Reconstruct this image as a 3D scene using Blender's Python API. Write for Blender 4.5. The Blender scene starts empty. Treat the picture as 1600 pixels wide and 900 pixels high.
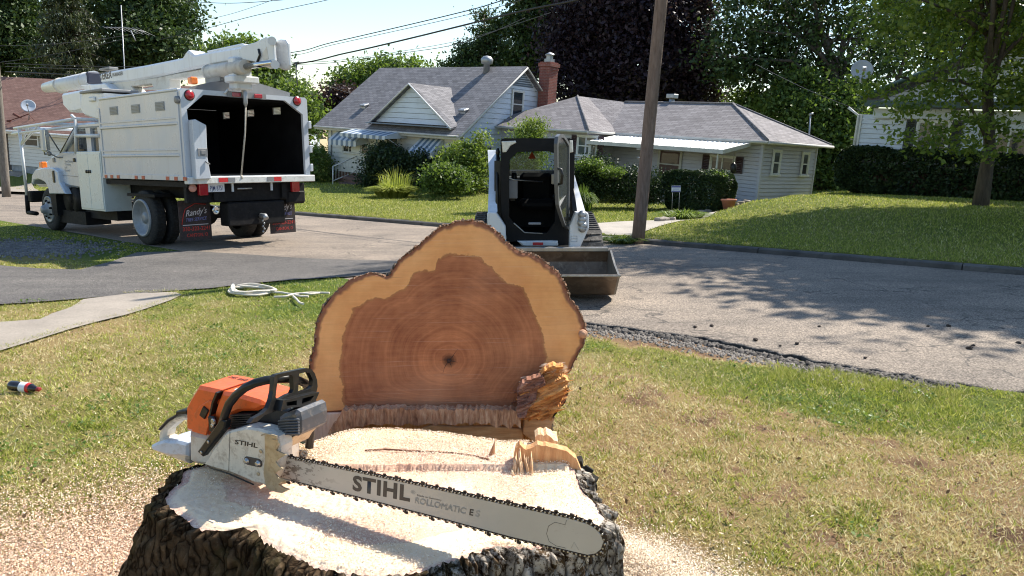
import bpy, math, random
import numpy as np
from mathutils import Vector, Matrix

random.seed(7)
rng = np.random.default_rng(7)
SC = bpy.context.scene
COL = SC.collection

# ------------------------------------------------------------------ camera, world, sun
# All is laid out in a frame that lies in the sloping street; at the very end the
# whole place is turned so that the house walls stand truly upright.
CAM_H = 1.53
PITCH = math.radians(9.73)
F = 1155.0
cam_data = bpy.data.cameras.new('camera')
cam = bpy.data.objects.new('camera', cam_data)
COL.objects.link(cam)
cam.location = (0, 0, CAM_H)
cam.rotation_euler = (math.pi / 2 - PITCH, 0, 0)
cam_data.sensor_width = 36
cam_data.lens = F * 36 / 1600
cam_data.clip_start = 0.05
cam_data.clip_end = 2000
SC.camera = cam

TRUE_UP = Vector((0.0607, -0.039, 0.9974)).normalized()
TURN = TRUE_UP.rotation_difference(Vector((0, 0, 1))).to_matrix().to_4x4()
SUN_AZ = math.radians(53)
SUN_EL = math.radians(48)
SUN = Vector((math.sin(SUN_AZ) * math.cos(SUN_EL), math.cos(SUN_AZ) * math.cos(SUN_EL), math.sin(SUN_EL)))
SUNW = (TURN.to_3x3() @ SUN).normalized()

world = bpy.data.worlds.new('World')
SC.world = world
world.use_nodes = True
wn = world.node_tree.nodes
wl = world.node_tree.links
wn.clear()
w_out = wn.new('ShaderNodeOutputWorld')
w_bg = wn.new('ShaderNodeBackground')
w_sky = wn.new('ShaderNodeTexSky')
w_sky.sky_type = 'NISHITA'
w_sky.sun_disc = False
w_sky.sun_elevation = math.asin(SUNW.z)
w_sky.sun_rotation = math.atan2(SUNW.x, SUNW.y)
w_sky.air_density = 1.3
w_sky.dust_density = .25
w_sky.ozone_density = 3.0
w_bg.inputs['Strength'].default_value = 0.108
wl.new(w_sky.outputs[0], w_bg.inputs['Color'])
wl.new(w_bg.outputs[0], w_out.inputs['Surface'])

sun_data = bpy.data.lights.new('sun', 'SUN')
sun_data.energy = 5.0
sun_data.angle = math.radians(0.53)
sun_data.color = (1.0, 0.935, 0.83)
sun_o = bpy.data.objects.new('sun', sun_data)
COL.objects.link(sun_o)
sun_o.rotation_euler = SUN.to_track_quat('Z', 'Y').to_euler()
sun_o.location = (20, 20, 30)

SC.view_settings.view_transform = 'Standard'
SC.view_settings.look = 'None'
SC.view_settings.gamma = 1
SC.view_settings.exposure = 0.9
SC.view_settings.use_curve_mapping = False
SC.cycles.max_bounces = 7
SC.cycles.transparent_max_bounces = 12
SC.cycles.use_denoising = True
SC.cycles.pixel_filter_type = 'BLACKMAN_HARRIS'
SC.cycles.filter_width = 1.1

# ------------------------------------------------------------------ finding places
RT = Vector((1, 0, 0))
DN = Vector((0, -math.sin(PITCH), -math.cos(PITCH)))
FW = Vector((0, math.cos(PITCH), -math.sin(PITCH)))
EYE = Vector((0, 0, CAM_H))
def ray(px, py):
    return RT * ((px - 800) / F) + DN * ((py - 450) / F) + FW
def P(px, py, zc):
    return EYE + ray(px, py) * zc
def on_plane(px, py, o, n):
    r = ray(px, py)
    return EYE + r * ((o - EYE).dot(n) / r.dot(n))
def GR(px, py, z=0.0):
    return on_plane(px, py, Vector((0, 0, z)), Vector((0, 0, 1)))
def frame(o, u, up):
    """4x4 whose x axis is u, z axis up (made square), y axis = z cross x"""
    x = Vector(u).normalized()
    z = Vector(up); z = (z - x * z.dot(x)).normalized()
    y = z.cross(x)
    m = Matrix.Identity(4)
    for i in range(3):
        m[i][0] = x[i]; m[i][1] = y[i]; m[i][2] = z[i]; m[i][3] = o[i]
    return m
def loc_xz(m, px, py, y=0.0):
    """pixel -> (x, z) on the local plane y = const of frame m"""
    n = m.to_3x3().col[1]
    o = m @ Vector((0, y, 0))
    p = m.inverted() @ on_plane(px, py, o, n)
    return (p.x, p.z)
def loc_yz(m, px, py, x=0.0):
    n = m.to_3x3().col[0]
    o = m @ Vector((x, 0, 0))
    p = m.inverted() @ on_plane(px, py, o, n)
    return (p.y, p.z)
def level(px, up=TRUE_UP):
    """horizontal direction towards picture column px near the skyline"""
    r = ray(px, 205 + 0.065 * (px - 800))
    return (r - up * r.dot(up)).normalized()

# ------------------------------------------------------------------ numpy noise
def _hash(ix, iy, iz):
    h = (ix * 374761393 + iy * 668265263 + iz * 2147483647 + 974634777) & 0xffffffff
    h = ((h ^ (h >> 13)) * 1274126177) & 0xffffffff
    h = ((h ^ (h >> 16)) * 2246822519) & 0xffffffff
    return ((h ^ (h >> 15)) & 0xffffff) / float(0xffffff)
def vnoise(x, y, z=0.0):
    x, y, z = np.broadcast_arrays(np.asarray(x, float), np.asarray(y, float), np.asarray(z, float))
    ix = np.floor(x).astype(np.int64); iy = np.floor(y).astype(np.int64); iz = np.floor(z).astype(np.int64)
    fx = x - ix; fy = y - iy; fz = z - iz
    fx = fx * fx * (3 - 2 * fx); fy = fy * fy * (3 - 2 * fy); fz = fz * fz * (3 - 2 * fz)
    r = 0
    for a in (0, 1):
        for b in (0, 1):
            for c in (0, 1):
                w = (fx if a else 1 - fx) * (fy if b else 1 - fy) * (fz if c else 1 - fz)
                r = r + w * _hash(ix + a, iy + b, iz + c)
    return r
def fbm(x, y, z=0.0, o=4):
    r = 0; a = 0.5; t = 0
    x = np.asarray(x, float); y = np.asarray(y, float); z = np.asarray(z, float)
    for i in range(o):
        r = r + a * vnoise(x * 2 ** i + 17.3 * i, y * 2 ** i - 9.1 * i, z * 2 ** i + 3.7 * i)
        t += a; a *= 0.5
    return r / t
def sstep(a, b, x):
    t = np.clip((np.asarray(x, float) - a) / (b - a), 0, 1)
    return t * t * (3 - 2 * t)

# ------------------------------------------------------------------ meshes and things
def link(o, parent=None):
    COL.objects.link(o)
    if parent is not None:
        o.parent = parent
    return o
def thing(name, label, cat, m=None, group=None):
    o = bpy.data.objects.new(name, None)
    o.empty_display_size = 0.3
    link(o)
    if m is not None:
        o.matrix_world = m
    o['label'] = label; o['category'] = cat
    if group: o['group'] = group
    return o
def tag(o, label, cat, group=None):
    o['label'] = label; o['category'] = cat
    if group: o['group'] = group
    return o
def kind(o, k, label=None):
    o['kind'] = k
    if label: o['label'] = label
    return o
def np_obj(name, V, Fc, mat, parent=None, m=None, smooth=False, uv=None, rnd=None, mats=None, mi=None):
    """V (n,3), Fc (m,k) same-size faces"""
    V = np.asarray(V, np.float32); Fc = np.asarray(Fc, np.int32)
    me = bpy.data.meshes.new(name)
    nf, k = Fc.shape
    me.vertices.add(len(V)); me.vertices.foreach_set('co', V.ravel())
    me.loops.add(nf * k); me.loops.foreach_set('vertex_index', Fc.ravel())
    me.polygons.add(nf)
    me.polygons.foreach_set('loop_start', np.arange(0, nf * k, k, dtype=np.int32))
    me.polygons.foreach_set('loop_total', np.full(nf, k, np.int32))
    if smooth:
        me.polygons.foreach_set('use_smooth', np.ones(nf, bool))
    for mm in (mats or [mat]):
        me.materials.append(mm)
    if mi is not None:
        me.polygons.foreach_set('material_index', np.asarray(mi, np.int32))
    me.update(calc_edges=True)
    if uv is not None:      # per vertex uv (n,2)
        l = me.uv_layers.new(name='UVMap')
        l.data.foreach_set('uv', np.asarray(uv, np.float32)[Fc.ravel()].ravel())
    if rnd is not None:     # per face values (m,) or (m,3)
        a = me.attributes.new('rnd', 'FLOAT_VECTOR', 'FACE')
        r = np.asarray(rnd, np.float32)
        if r.ndim == 1: r = np.stack([r, r, r], 1)
        a.data.foreach_set('vector', r.ravel())
    o = bpy.data.objects.new(name, me)
    link(o, parent)
    if m is not None: o.matrix_world = m
    return o

class MB:
    """collects shapes, then links them as ONE mesh object"""
    def __init__(s):
        s.v = []; s.f = []; s.sm = []
    def add(s, vs, fs, smooth=False):
        n = len(s.v)
        s.v += [Vector(v) for v in vs]
        for f in fs:
            s.f.append([i + n for i in f]); s.sm.append(smooth)
        return s
    def box(s, c, size, rot=None, bev=0.0, mtx=None):
        """c centre, size full, rot Euler tuple"""
        hx, hy, hz = [a / 2 for a in size]
        b = min(bev, hx * .9, hy * .9, hz * .9)
        if b <= 0:
            vs = [Vector((x, y, z)) for x in (-hx, hx) for y in (-hy, hy) for z in (-hz, hz)]
            fs = [(0, 1, 3, 2), (4, 6, 7, 5), (0, 4, 5, 1), (2, 3, 7, 6), (0, 2, 6, 4), (1, 5, 7, 3)]
        else:
            vs = []; idx = {}
            for sx in (-1, 1):
                for sy in (-1, 1):
                    for sz in (-1, 1):
                        for ax in range(3):
                            p = [sx * (hx - b), sy * (hy - b), sz * (hz - b)]
                            p[ax] = (sx, sy, sz)[ax] * (hx, hy, hz)[ax]
                            idx[(sx, sy, sz, ax)] = len(vs); vs.append(Vector(p))
            fs = []
            for ax in range(3):
                o1, o2 = [a for a in range(3) if a != ax]
                for sg in (-1, 1):
                    loop = []
                    for (p, q) in ((-1, -1), (1, -1), (1, 1), (-1, 1)):
                        k = [0, 0, 0]; k[ax] = sg; k[o1] = p; k[o2] = q
                        loop.append(idx[(k[0], k[1], k[2], ax)])
                    fs.append(loop)
                for p in (-1, 1):
                    for q in (-1, 1):
                        k0 = [0, 0, 0]; k1 = [0, 0, 0]
                        k0[ax] = -1; k1[ax] = 1; k0[o1] = k1[o1] = p; k0[o2] = k1[o2] = q
                        fs.append([idx[(*k0, o1)], idx[(*k1, o1)], idx[(*k1, o2)], idx[(*k0, o2)]])
            for sx in (-1, 1):
                for sy in (-1, 1):
                    for sz in (-1, 1):
                        fs.append([idx[(sx, sy, sz, a)] for a in range(3)])
            out = []
            for f in fs:
                c0 = sum((vs[i] for i in f), Vector()) / len(f)
                n = (vs[f[1]] - vs[f[0]]).cross(vs[f[2]] - vs[f[0]])
                out.append(f if n.dot(c0) > 0 else f[::-1])
            fs = out
        M3 = Matrix.Identity(4)
        if rot is not None:
            from mathutils import Euler
            M3 = Euler(rot).to_matrix().to_4x4()
        if mtx is not None: M3 = mtx @ M3
        c = Vector(c)
        return s.add([M3 @ v + c for v in vs], fs)
    def prism(s, poly, y0, y1, axes='xz', bev=0.0, m=None):
        """polygon (a, b) pulled from y0 to y1 along the third axis"""
        poly = [tuple(p) for p in poly]
        area = sum(poly[i][0] * poly[(i + 1) % len(poly)][1] - poly[(i + 1) % len(poly)][0] * poly[i][1] for i in range(len(poly)))
        if area < 0: poly = poly[::-1]
        n = len(poly)
        def mk(a, b, c):
            v = {'xz': (a, c, b), 'yz': (c, a, b), 'xy': (a, b, c)}[axes]
            return (m @ Vector(v)) if m is not None else Vector(v)
        def inset(d):
            out = []
            for i in range(n):
                p0 = Vector(poly[i - 1]); p1 = Vector(poly[i]); p2 = Vector(poly[(i + 1) % n])
                e1 = (p1 - p0); e2 = (p2 - p1)
                if e1.length < 1e-9 or e2.length < 1e-9: out.append(tuple(p1)); continue
                e1.normalize(); e2.normalize()
                n1 = Vector((-e1.y, e1.x)); n2 = Vector((-e2.y, e2.x))
                k = n1 + n2
                k = k / max(0.35, k.dot(n1)) if k.length > 1e-6 else n1
                out.append((p1.x + k.x * d, p1.y + k.y * d))
            return out
        if y1 < y0: y0, y1 = y1, y0
        if bev > 0:
            sp = inset(bev)
            rings = [(sp, y0), (poly, y0 + bev), (poly, y1 - bev), (sp, y1)]
        else:
            rings = [(poly, y0), (poly, y1)]
        vs = [mk(a, b, y) for (pl, y) in rings for (a, b) in pl]
        fs = []
        for r in range(len(rings) - 1):
            for i in range(n):
                j = (i + 1) % n
                fs.append([r * n + i, r * n + j, (r + 1) * n + j, (r + 1) * n + i])
        from mathutils.geometry import tessellate_polygon
        tri = tessellate_polygon([[Vector((a, b, 0)) for a, b in rings[0][0]]])
        L = (len(rings) - 1) * n
        for t in tri:
            fs.append([t[0], t[1], t[2]]); fs.append([L + t[2], L + t[1], L + t[0]])
        return s.add(vs, fs)
    def ring_prism(s, outer, holes, y0, y1, axes='xz'):
        """plate with holes"""
        from mathutils.geometry import tessellate_polygon
        def mk(a, b, c):
            return Vector({'xz': (a, c, b), 'yz': (c, a, b), 'xy': (a, b, c)}[axes])
        loops = [outer] + holes
        flat = [p for l in loops for p in l]
        tri = tessellate_polygon([[Vector((a, b, 0)) for a, b in l] for l in loops])
        N = len(flat)
        vs = [mk(a, b, y0) for a, b in flat] + [mk(a, b, y1) for a, b in flat]
        fs = [list(t) for t in tri] + [[N + i for i in reversed(t)] for t in tri]
        k = 0
        for l in loops:
            n = len(l)
            for i in range(n):
                j = (i + 1) % n
                fs.append([k + i, k + j, N + k + j, N + k + i])
            k += n
        return s.add(vs, fs)
    def tube(s, pts, r, n=8, caps=True, flat=1.0):
        pts = [Vector(p) for p in pts]
        R = r if isinstance(r, (list, tuple)) else [r] * len(pts)
        vs = []; prev = None
        for i, p in enumerate(pts):
            d = (pts[min(i + 1, len(pts) - 1)] - pts[max(i - 1, 0)])
            d = d.normalized() if d.length > 1e-9 else Vector((0, 0, 1))
            if prev is None:
                a = Vector((0, 0, 1)) if abs(d.z) < .9 else Vector((1, 0, 0))
                x = d.cross(a).normalized()
            else:
                x = (prev - d * prev.dot(d)).normalized()
            prev = x; y = d.cross(x)
            for k in range(n):
                t = 2 * math.pi * k / n
                vs.append(p + x * (math.cos(t) * R[i]) + y * (math.sin(t) * R[i] * flat))
        fs = []
        for i in range(len(pts) - 1):
            for k in range(n):
                j = (k + 1) % n
                fs.append([i * n + k, i * n + j, (i + 1) * n + j, (i + 1) * n + k])
        s.add(vs, fs, True)
        if caps:
            b = len(s.v) - len(vs)
            s.f.append([b + k for k in reversed(range(n))]); s.sm.append(False)
            s.f.append([b + (len(pts) - 1) * n + k for k in range(n)]); s.sm.append(False)
        return s
    def cyl(s, a, b, r, n=16, r2=None):
        return s.tube([a, b], [r, r if r2 is None else r2], n)
    def lathe(s, o, axis, prof, n=20):
        """prof list of (distance along axis, radius)"""
        ax = Vector(axis).normalized(); o = Vector(o)
        a = Vector((0, 0, 1)) if abs(ax.z) < .9 else Vector((1, 0, 0))
        x = ax.cross(a).normalized(); y = ax.cross(x)
        vs = []; fs = []
        for (h, r) in prof:
            for k in range(n):
                t = 2 * math.pi * k / n
                vs.append(o + ax * h + (x * math.cos(t) + y * math.sin(t)) * max(r, 1e-4))
        for i in range(len(prof) - 1):
            for k in range(n):
                j = (k + 1) % n
                fs.append([i * n + k, i * n + j, (i + 1) * n + j, (i + 1) * n + k])
        fs.append([k for k in reversed(range(n))]); fs.append([(len(prof) - 1) * n + k for k in range(n)])
        return s.add(vs, fs, True)
    def quad(s, a, b, c, d):
        return s.add([a, b, c, d], [(0, 1, 2, 3)])
    def build(s, name, mat, parent=None, m=None, fix=True):
        me = bpy.data.meshes.new(name)
        me.from_pydata([tuple(v) for v in s.v], [], s.f)
        me.polygons.foreach_set('use_smooth', s.sm)
        me.materials.append(mat)
        if fix:
            import bmesh
            bm = bmesh.new(); bm.from_mesh(me)
            bmesh.ops.recalc_face_normals(bm, faces=bm.faces)
            bm.to_mesh(me); bm.free()
        # uv in metres: u level, v up the slope
        l = me.uv_layers.new(name='UVMap')
        Z = Vector((0, 0, 1))
        for p in me.polygons:
            n = p.normal
            t = Z.cross(n)
            t = Vector((1, 0, 0)) if t.length < .05 else t.normalized()
            b = n.cross(t)
            for li in p.loop_indices:
                co = me.vertices[me.loops[li].vertex_index].co
                l.data[li].uv = (co.dot(t), co.dot(b))
        me.update()
        o = bpy.data.objects.new(name, me)
        link(o, parent)
        if m is not None: o.matrix_world = m
        return o

def text_obj(body, mat, parent, m, size=0.1, shear=0.0, offset=0.0, extrude=0.0004, name='lettering', space=1.0, outline=False):
    """lettering as a mesh; m maps text x/y to place (text lies in local xy)"""
    cu = bpy.data.curves.new('t', 'FONT')
    cu.body = body; cu.size = size; cu.shear = shear; cu.offset = offset; cu.extrude = extrude
    cu.space_character = space
    cu.resolution_u = 3
    if outline:
        cu.fill_mode = 'NONE'; cu.bevel_depth = outline; cu.extrude = 0; cu.bevel_resolution = 0
    t = bpy.data.objects.new('t', cu); COL.objects.link(t)
    bpy.context.view_layer.update()
    dg = bpy.context.evaluated_depsgraph_get()
    me = bpy.data.meshes.new_from_object(t.evaluated_get(dg))
    bpy.data.objects.remove(t); bpy.data.curves.remove(cu)
    me.name = name; me.materials.clear(); me.materials.append(mat)
    me.transform(m)
    o = bpy.data.objects.new(name, me); link(o, parent)
    return o

# ------------------------------------------------------------------ materials
def new_mat(name):
    m = bpy.data.materials.new(name); m.use_nodes = True
    nt = m.node_tree
    return m, nt, nt.nodes['Principled BSDF'], nt.nodes['Material Output']
def N(nt, t, **kw):
    n = nt.nodes.new(t)
    for k, v in kw.items():
        if k in n.inputs.keys(): n.inputs[k].default_value = v
        else: setattr(n, k, v)
    return n
def ramp(nt, src, stops):
    r = nt.nodes.new('ShaderNodeValToRGB')
    e = r.color_ramp.elements
    e[0].position, e[0].color = stops[0][0], (*stops[0][1], 1)
    e[1].position, e[1].color = stops[-1][0], (*stops[-1][1], 1)
    for p, c in stops[1:-1]:
        x = e.new(p); x.color = (*c, 1)
    nt.links.new(src, r.inputs[0])
    return r.outputs[0]
def mixc(nt, f, a, b, mode='MIX'):
    n = nt.nodes.new('ShaderNodeMix'); n.data_type = 'RGBA'; n.blend_type = mode
    for i, v in ((0, f), (6, a), (7, b)):
        if hasattr(v, 'node'): nt.links.new(v, n.inputs[i])
        elif i == 0: n.inputs[0].default_value = v
        else: n.inputs[i].default_value = (*v, 1)
    return n.outputs[2]
def math_n(nt, op, a, b=0.0, clamp=False):
    n = nt.nodes.new('ShaderNodeMath'); n.operation = op; n.use_clamp = clamp
    for i, v in ((0, a), (1, b)):
        if hasattr(v, 'node'): nt.links.new(v, n.inputs[i])
        else: n.inputs[i].default_value = v
    return n.outputs[0]
def coords(nt, which='Object', scale=(1, 1, 1), rot=(0, 0, 0)):
    tc = nt.nodes.new('ShaderNodeTexCoord')
    mp = nt.nodes.new('ShaderNodeMapping')
    mp.inputs['Scale'].default_value = scale
    mp.inputs['Rotation'].default_value = rot
    nt.links.new(tc.outputs[which], mp.inputs[0])
    return mp.outputs[0]
def noise(nt, vec, scale, detail=4, rough=.55, dist=0.0):
    n = N(nt, 'ShaderNodeTexNoise', Scale=scale, Detail=detail, Roughness=rough, Distortion=dist)
    nt.links.new(vec, n.inputs['Vector'])
    return n.outputs['Fac']
def bump(nt, bs, h, strength=.3, dist=.02, chain=None):
    b = nt.nodes.new('ShaderNodeBump')
    b.inputs['Strength'].default_value = strength; b.inputs['Distance'].default_value = dist
    nt.links.new(h, b.inputs['Height'])
    if chain is not None: nt.links.new(chain, b.inputs['Normal'])
    nt.links.new(b.outputs[0], bs.inputs['Normal'])
    return b.outputs[0]
MATS = {}
def plain(name, col, rough=.5, metal=0.0, var=.12, scale=3.0, bmp=.0, dirt=None, dirt_amt=.35, coat=0.0, spec=None):
    """paint, plastic, metal: base colour with uneven tone, grime patches and a little bump"""
    if name in MATS: return MATS[name]
    m, nt, bs, out = new_mat(name)
    v = coords(nt)
    n1 = noise(nt, v, scale, 6, .6)
    lo = tuple(c * (1 - var) for c in col); hi = tuple(min(1, c * (1 + var)) for c in col)
    c = ramp(nt, n1, [(.3, lo), (.7, hi)])
    if dirt is not None:
        n2 = noise(nt, v, scale * 2.3, 8, .7, .4)
        f = ramp(nt, n2, [(.5, (0, 0, 0)), (.68, (dirt_amt,) * 3)])
        c = mixc(nt, f, c, dirt)
    nt.links.new(c, bs.inputs['Base Color'])
    bs.inputs['Metallic'].default_value = metal
    r = ramp(nt, noise(nt, v, scale * 4, 5), [(.3, (max(.03, rough - .08),) * 3), (.7, (min(1, rough + .1),) * 3)])
    nt.links.new(r, bs.inputs['Roughness'])
    if coat: bs.inputs['Coat Weight'].default_value = coat
    if spec is not None: bs.inputs['Specular IOR Level'].default_value = spec
    if bmp: bump(nt, bs, noise(nt, v, scale * 25, 3), bmp, .004)
    MATS[name] = m
    return m
def glass(name, tint=(.03, .04, .045), alpha=.35, rough=.03):
    if name in MATS: return MATS[name]
    m, nt, bs, out = new_mat(name)
    bs.inputs['Base Color'].default_value = (*tint, 1)
    bs.inputs['Roughness'].default_value = rough
    bs.inputs['Specular IOR Level'].default_value = .8
    tr = nt.nodes.new('ShaderNodeBsdfTransparent')
    tr.inputs[0].default_value = (.8, .86, .84, 1)
    mx = nt.nodes.new('ShaderNodeMixShader'); mx.inputs[0].default_value = alpha
    nt.links.new(tr.outputs[0], mx.inputs[1]); nt.links.new(bs.outputs[0], mx.inputs[2])
    nt.links.new(mx.outputs[0], out.inputs[0])
    MATS[name] = m
    return m
def leaf_mat(name, dark, mid, light, transl=.4, rough=.5, clump=.9):
    m, nt, bs, out = new_mat(name)
    at = nt.nodes.new('ShaderNodeAttribute'); at.attribute_name = 'rnd'
    sp = nt.nodes.new('ShaderNodeSeparateXYZ'); nt.links.new(at.outputs['Vector'], sp.inputs[0])
    n = noise(nt, coords(nt), clump, 3)
    f = math_n(nt, 'ADD', math_n(nt, 'MULTIPLY', sp.outputs[0], .55), math_n(nt, 'MULTIPLY', n, .5))
    c = ramp(nt, f, [(.2, dark), (.5, mid), (.85, light)])
    nt.links.new(c, bs.inputs['Base Color'])
    bs.inputs['Roughness'].default_value = rough
    bs.inputs['Specular IOR Level'].default_value = .3
    tl = nt.nodes.new('ShaderNodeBsdfTranslucent')
    c2 = mixc(nt, .5, c, (light[0] * 1.3, light[1] * 1.5, light[2] * .6))
    nt.links.new(c2, tl.inputs[0])
    mx = nt.nodes.new('ShaderNodeMixShader'); mx.inputs[0].default_value = transl
    nt.links.new(bs.outputs[0], mx.inputs[1]); nt.links.new(tl.outputs[0], mx.inputs[2])
    nt.links.new(mx.outputs[0], out.inputs[0])
    return m

def grain_mat(name, lo, mid, hi, sc=(70, 70, 5), rough=.8, rot=(0, 0, 0)):
    """torn or split wood: long fibres up and down"""
    if name in MATS: return MATS[name]
    m, nt, bs, out = new_mat(name)
    a = noise(nt, coords(nt, 'Object', sc, rot), 1.4, 6, .7, .3); b = noise(nt, coords(nt), 9, 4, .6)
    f = math_n(nt, 'ADD', math_n(nt, 'MULTIPLY', a, .7), math_n(nt, 'MULTIPLY', b, .35))
    nt.links.new(ramp(nt, f, [(.34, lo), (.52, mid), (.70, hi)]), bs.inputs['Base Color'])
    bs.inputs['Roughness'].default_value = rough; bs.inputs['Specular IOR Level'].default_value = .2
    bump(nt, bs, a, .8, .006)
    MATS[name] = m
    return m
def streak_paint(name, col, grime, amt=.5, rough=.25, coat=.3):
    """white machine paint with runs of dirt and faint dull patches"""
    if name in MATS: return MATS[name]
    m, nt, bs, out = new_mat(name)
    v = coords(nt)
    c = ramp(nt, noise(nt, v, .8, 4), [(.3, tuple(x * .93 for x in col)), (.7, col)])
    s = noise(nt, coords(nt, 'Object', (7, 7, .7)), 1.5, 6, .7)
    f = ramp(nt, s, [(.52, (0, 0, 0)), (.72, (amt,) * 3)])
    c = mixc(nt, f, c, grime)
    p = noise(nt, v, 9, 8, .8)
    c = mixc(nt, ramp(nt, p, [(.64, (0, 0, 0)), (.70, (amt * .8,) * 3)]), c, (.22, .16, .11))
    nt.links.new(c, bs.inputs['Base Color'])
    nt.links.new(ramp(nt, noise(nt, v, 2.2, 5), [(.3, (rough * .7,) * 3), (.7, (rough * 1.9,) * 3)]), bs.inputs['Roughness'])
    bs.inputs['Coat Weight'].default_value = coat
    bump(nt, bs, noise(nt, v, 1.3, 2), .12, .03)
    MATS[name] = m
    return m
# ------------------------------------------------------------------ terrain
E_T = Vector((-.755, .656, 0)).normalized()   # along the street, away to the left
Q_N = Vector((.656, .755, 0)).normalized()    # across the street, away from us
def nt_xy(n, t):
    return n * Q_N.x + t * E_T.x, n * Q_N.y + t * E_T.y
def xy_nt(x, y):
    return x * Q_N.x + y * Q_N.y, x * E_T.x + y * E_T.y
CTRL = []
for t in np.arange(-30, 61, 3.0):
    x, y = nt_xy(12.25, t); CTRL.append((x, y, .10))
for px, py, zc in ((1180, 322, 26), (1060, 326, 31), (960, 318, 30), (800, 312, 34), (1270, 305.5, 20.5), (1200, 312, 20), (1140, 329, 21),
                   (1350, 307, 21), (1440, 311, 20), (1530, 317, 18.5), (1600, 323, 18), (1700, 330, 18), (1333, 302, 25), (1600, 314, 22),
                   (513, 284, 38), (600, 288, 35), (720, 300, 31), (640, 312, 28), (480, 283, 40), (760, 318, 26), (17, 267, 44), (120, 268, 42), (350, 275, 44),
                   (1050, 342, 20), (1090, 337, 21.5), (0, 250, 90), (800, 255, 90), (1600, 262, 60), (1300, 278, 45), (400, 250, 110), (-300, 250, 60), (2200, 330, 40)):
    p = P(px, py, zc); CTRL.append((p.x, p.y, p.z))
CTRL = np.array(CTRL)
def far_z(x, y):
    x = np.asarray(x, float); y = np.asarray(y, float)
    sh = x.shape; x = x.ravel(); y = y.ravel()
    out = np.empty_like(x)
    for i in range(0, len(x), 20000):
        xx = x[i:i + 20000, None]; yy = y[i:i + 20000, None]
        w = 1 / ((xx - CTRL[:, 0]) ** 2 + (yy - CTRL[:, 1]) ** 2 + .15) ** 1.7
        out[i:i + 20000] = (w * CTRL[:, 2]).sum(1) / w.sum(1)
    return out.reshape(sh)
def near_z(x, y):
    n, t = xy_nt(x, y)
    lip = sstep(5.15, 5.75, n) * (1 - sstep(4.6, 6.4, t)) * sstep(.8, 1.9, t)
    rise = .05 * (1 - sstep(2.5, 5.2, n)) * (1 - sstep(5.2, 6.6, t))
    mound = .06 * np.exp(-((x + .4) ** 2 + (y - 2.1) ** 2) / 1.1)
    lump = (fbm(x * 1.3, y * 1.3, 5.0, 3) - .5) * .05 * (1 - sstep(5.8, 6.9, t))
    return rise * 1.0 - .038 * lip + mound + lump
def H(x, y):
    x = np.asarray(x, float); y = np.asarray(y, float)
    n, t = xy_nt(x, y)
    return np.where(n < 5.9, near_z(x, y), np.where(n > 12.19, far_z(x, y), -.1))
def h1(x, y):
    return float(H(np.array([x]), np.array([y]))[0])

def soil_green(x, y):
    """0 = lush green, 1 = dry straw, about 1.6 = bare soil, for the near yard"""
    n, t = xy_nt(x, y)
    far = n > 9
    d = sstep(5.2, 3.8, n) * .80 + .05
    d = d + (fbm(x * .9, y * .9, 2.0, 3) - .5) * 1.1
    # greener beside the path on the left
    g = np.exp(-((n - 3.6) / .8) ** 2) * sstep(4.5, 6, t)
    d = d - g * .5
    d = d - .22 * sstep(-.8, -2.2, x)
    bare = sstep(.57, .70, fbm(x * 5.5 + 5, y * 6.5, 8.0, 4)) * sstep(.1, 1.0, x) * (n < 4.6) * 1.0
    patch = np.exp(-(((x - 1.75) / .75) ** 2 + ((y - 2.35) / .45) ** 2)) * 1.0
    d = np.clip(d, 0, 1) + np.clip(bare * .8 + patch * sstep(.46, .62, fbm(x * 8, y * 8, 1.0, 3)) * .9, 0, 1)
    lipdirt = sstep(5.12, 5.42, n + (fbm(t * 4, n * 4, 2.0, 3) - .5) * .5) * sstep(1.7, 2.6, t) * (1 - sstep(4.6, 6.4, t)) * (n < 6)
    d = d + lipdirt * 1.2
    return np.where(far, .12 + .35 * (fbm(x * .35, y * .35, 1.0, 3) - .3), d)

def ground_material():
    m, nt, bs, out = new_mat('ground')
    at = nt.nodes.new('ShaderNodeAttribute'); at.attribute_name = 'dry'
    v = coords(nt)
    n1 = noise(nt, v, 22, 8, .7)
    n2 = noise(nt, v, 2.2, 5, .6)
    d = math_n(nt, 'ADD', at.outputs['Fac'], math_n(nt, 'MULTIPLY', math_n(nt, 'SUBTRACT', n1, .5), .7))
    c = ramp(nt, math_n(nt, 'MULTIPLY', d, .5), [(.0, (.10, .15, .03)), (.16, (.20, .21, .06)), (.36, (.36, .27, .13)), (.6, (.28, .18, .11)), (.85, (.14, .085, .055))])
    fine = ramp(nt, noise(nt, v, 160, 4, .8), [(.3, (.45, .45, .45)), (.7, (1.25, 1.2, 1.1))])
    c = mixc(nt, 1.0, c, fine, 'MULTIPLY')
    nt.links.new(c, bs.inputs['Base Color']); bs.inputs['Roughness'].default_value = .95
    bs.inputs['Specular IOR Level'].default_value = .1
    bump(nt, bs, n1, .9, .05)
    return m
M_GROUND = ground_material()
def grid_sheet(name, ns, ts, mat, zf):
    A, B = np.meshgrid(ns, ts, indexing='ij')
    X, Y = nt_xy(A, B)
    Z = zf(X, Y)
    V = np.stack([X, Y, Z], -1).reshape(-1, 3)
    a, b = A.shape
    i = (np.arange(a - 1)[:, None] * b + np.arange(b - 1)[None, :]).ravel()
    Fc = np.stack([i, i + b, i + b + 1, i + 1], 1)
    # up-facing
    p = V[Fc[0]]
    if np.cross(p[1] - p[0], p[2] - p[0])[2] < 0: Fc = Fc[:, ::-1]
    o = np_obj(name, V, Fc, mat, smooth=True)
    dr = soil_green(V[:, 0], V[:, 1])
    a_ = o.data.attributes.new('dry', 'FLOAT', 'POINT'); a_.data.foreach_set('value', dr.astype(np.float32))
    return o
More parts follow.
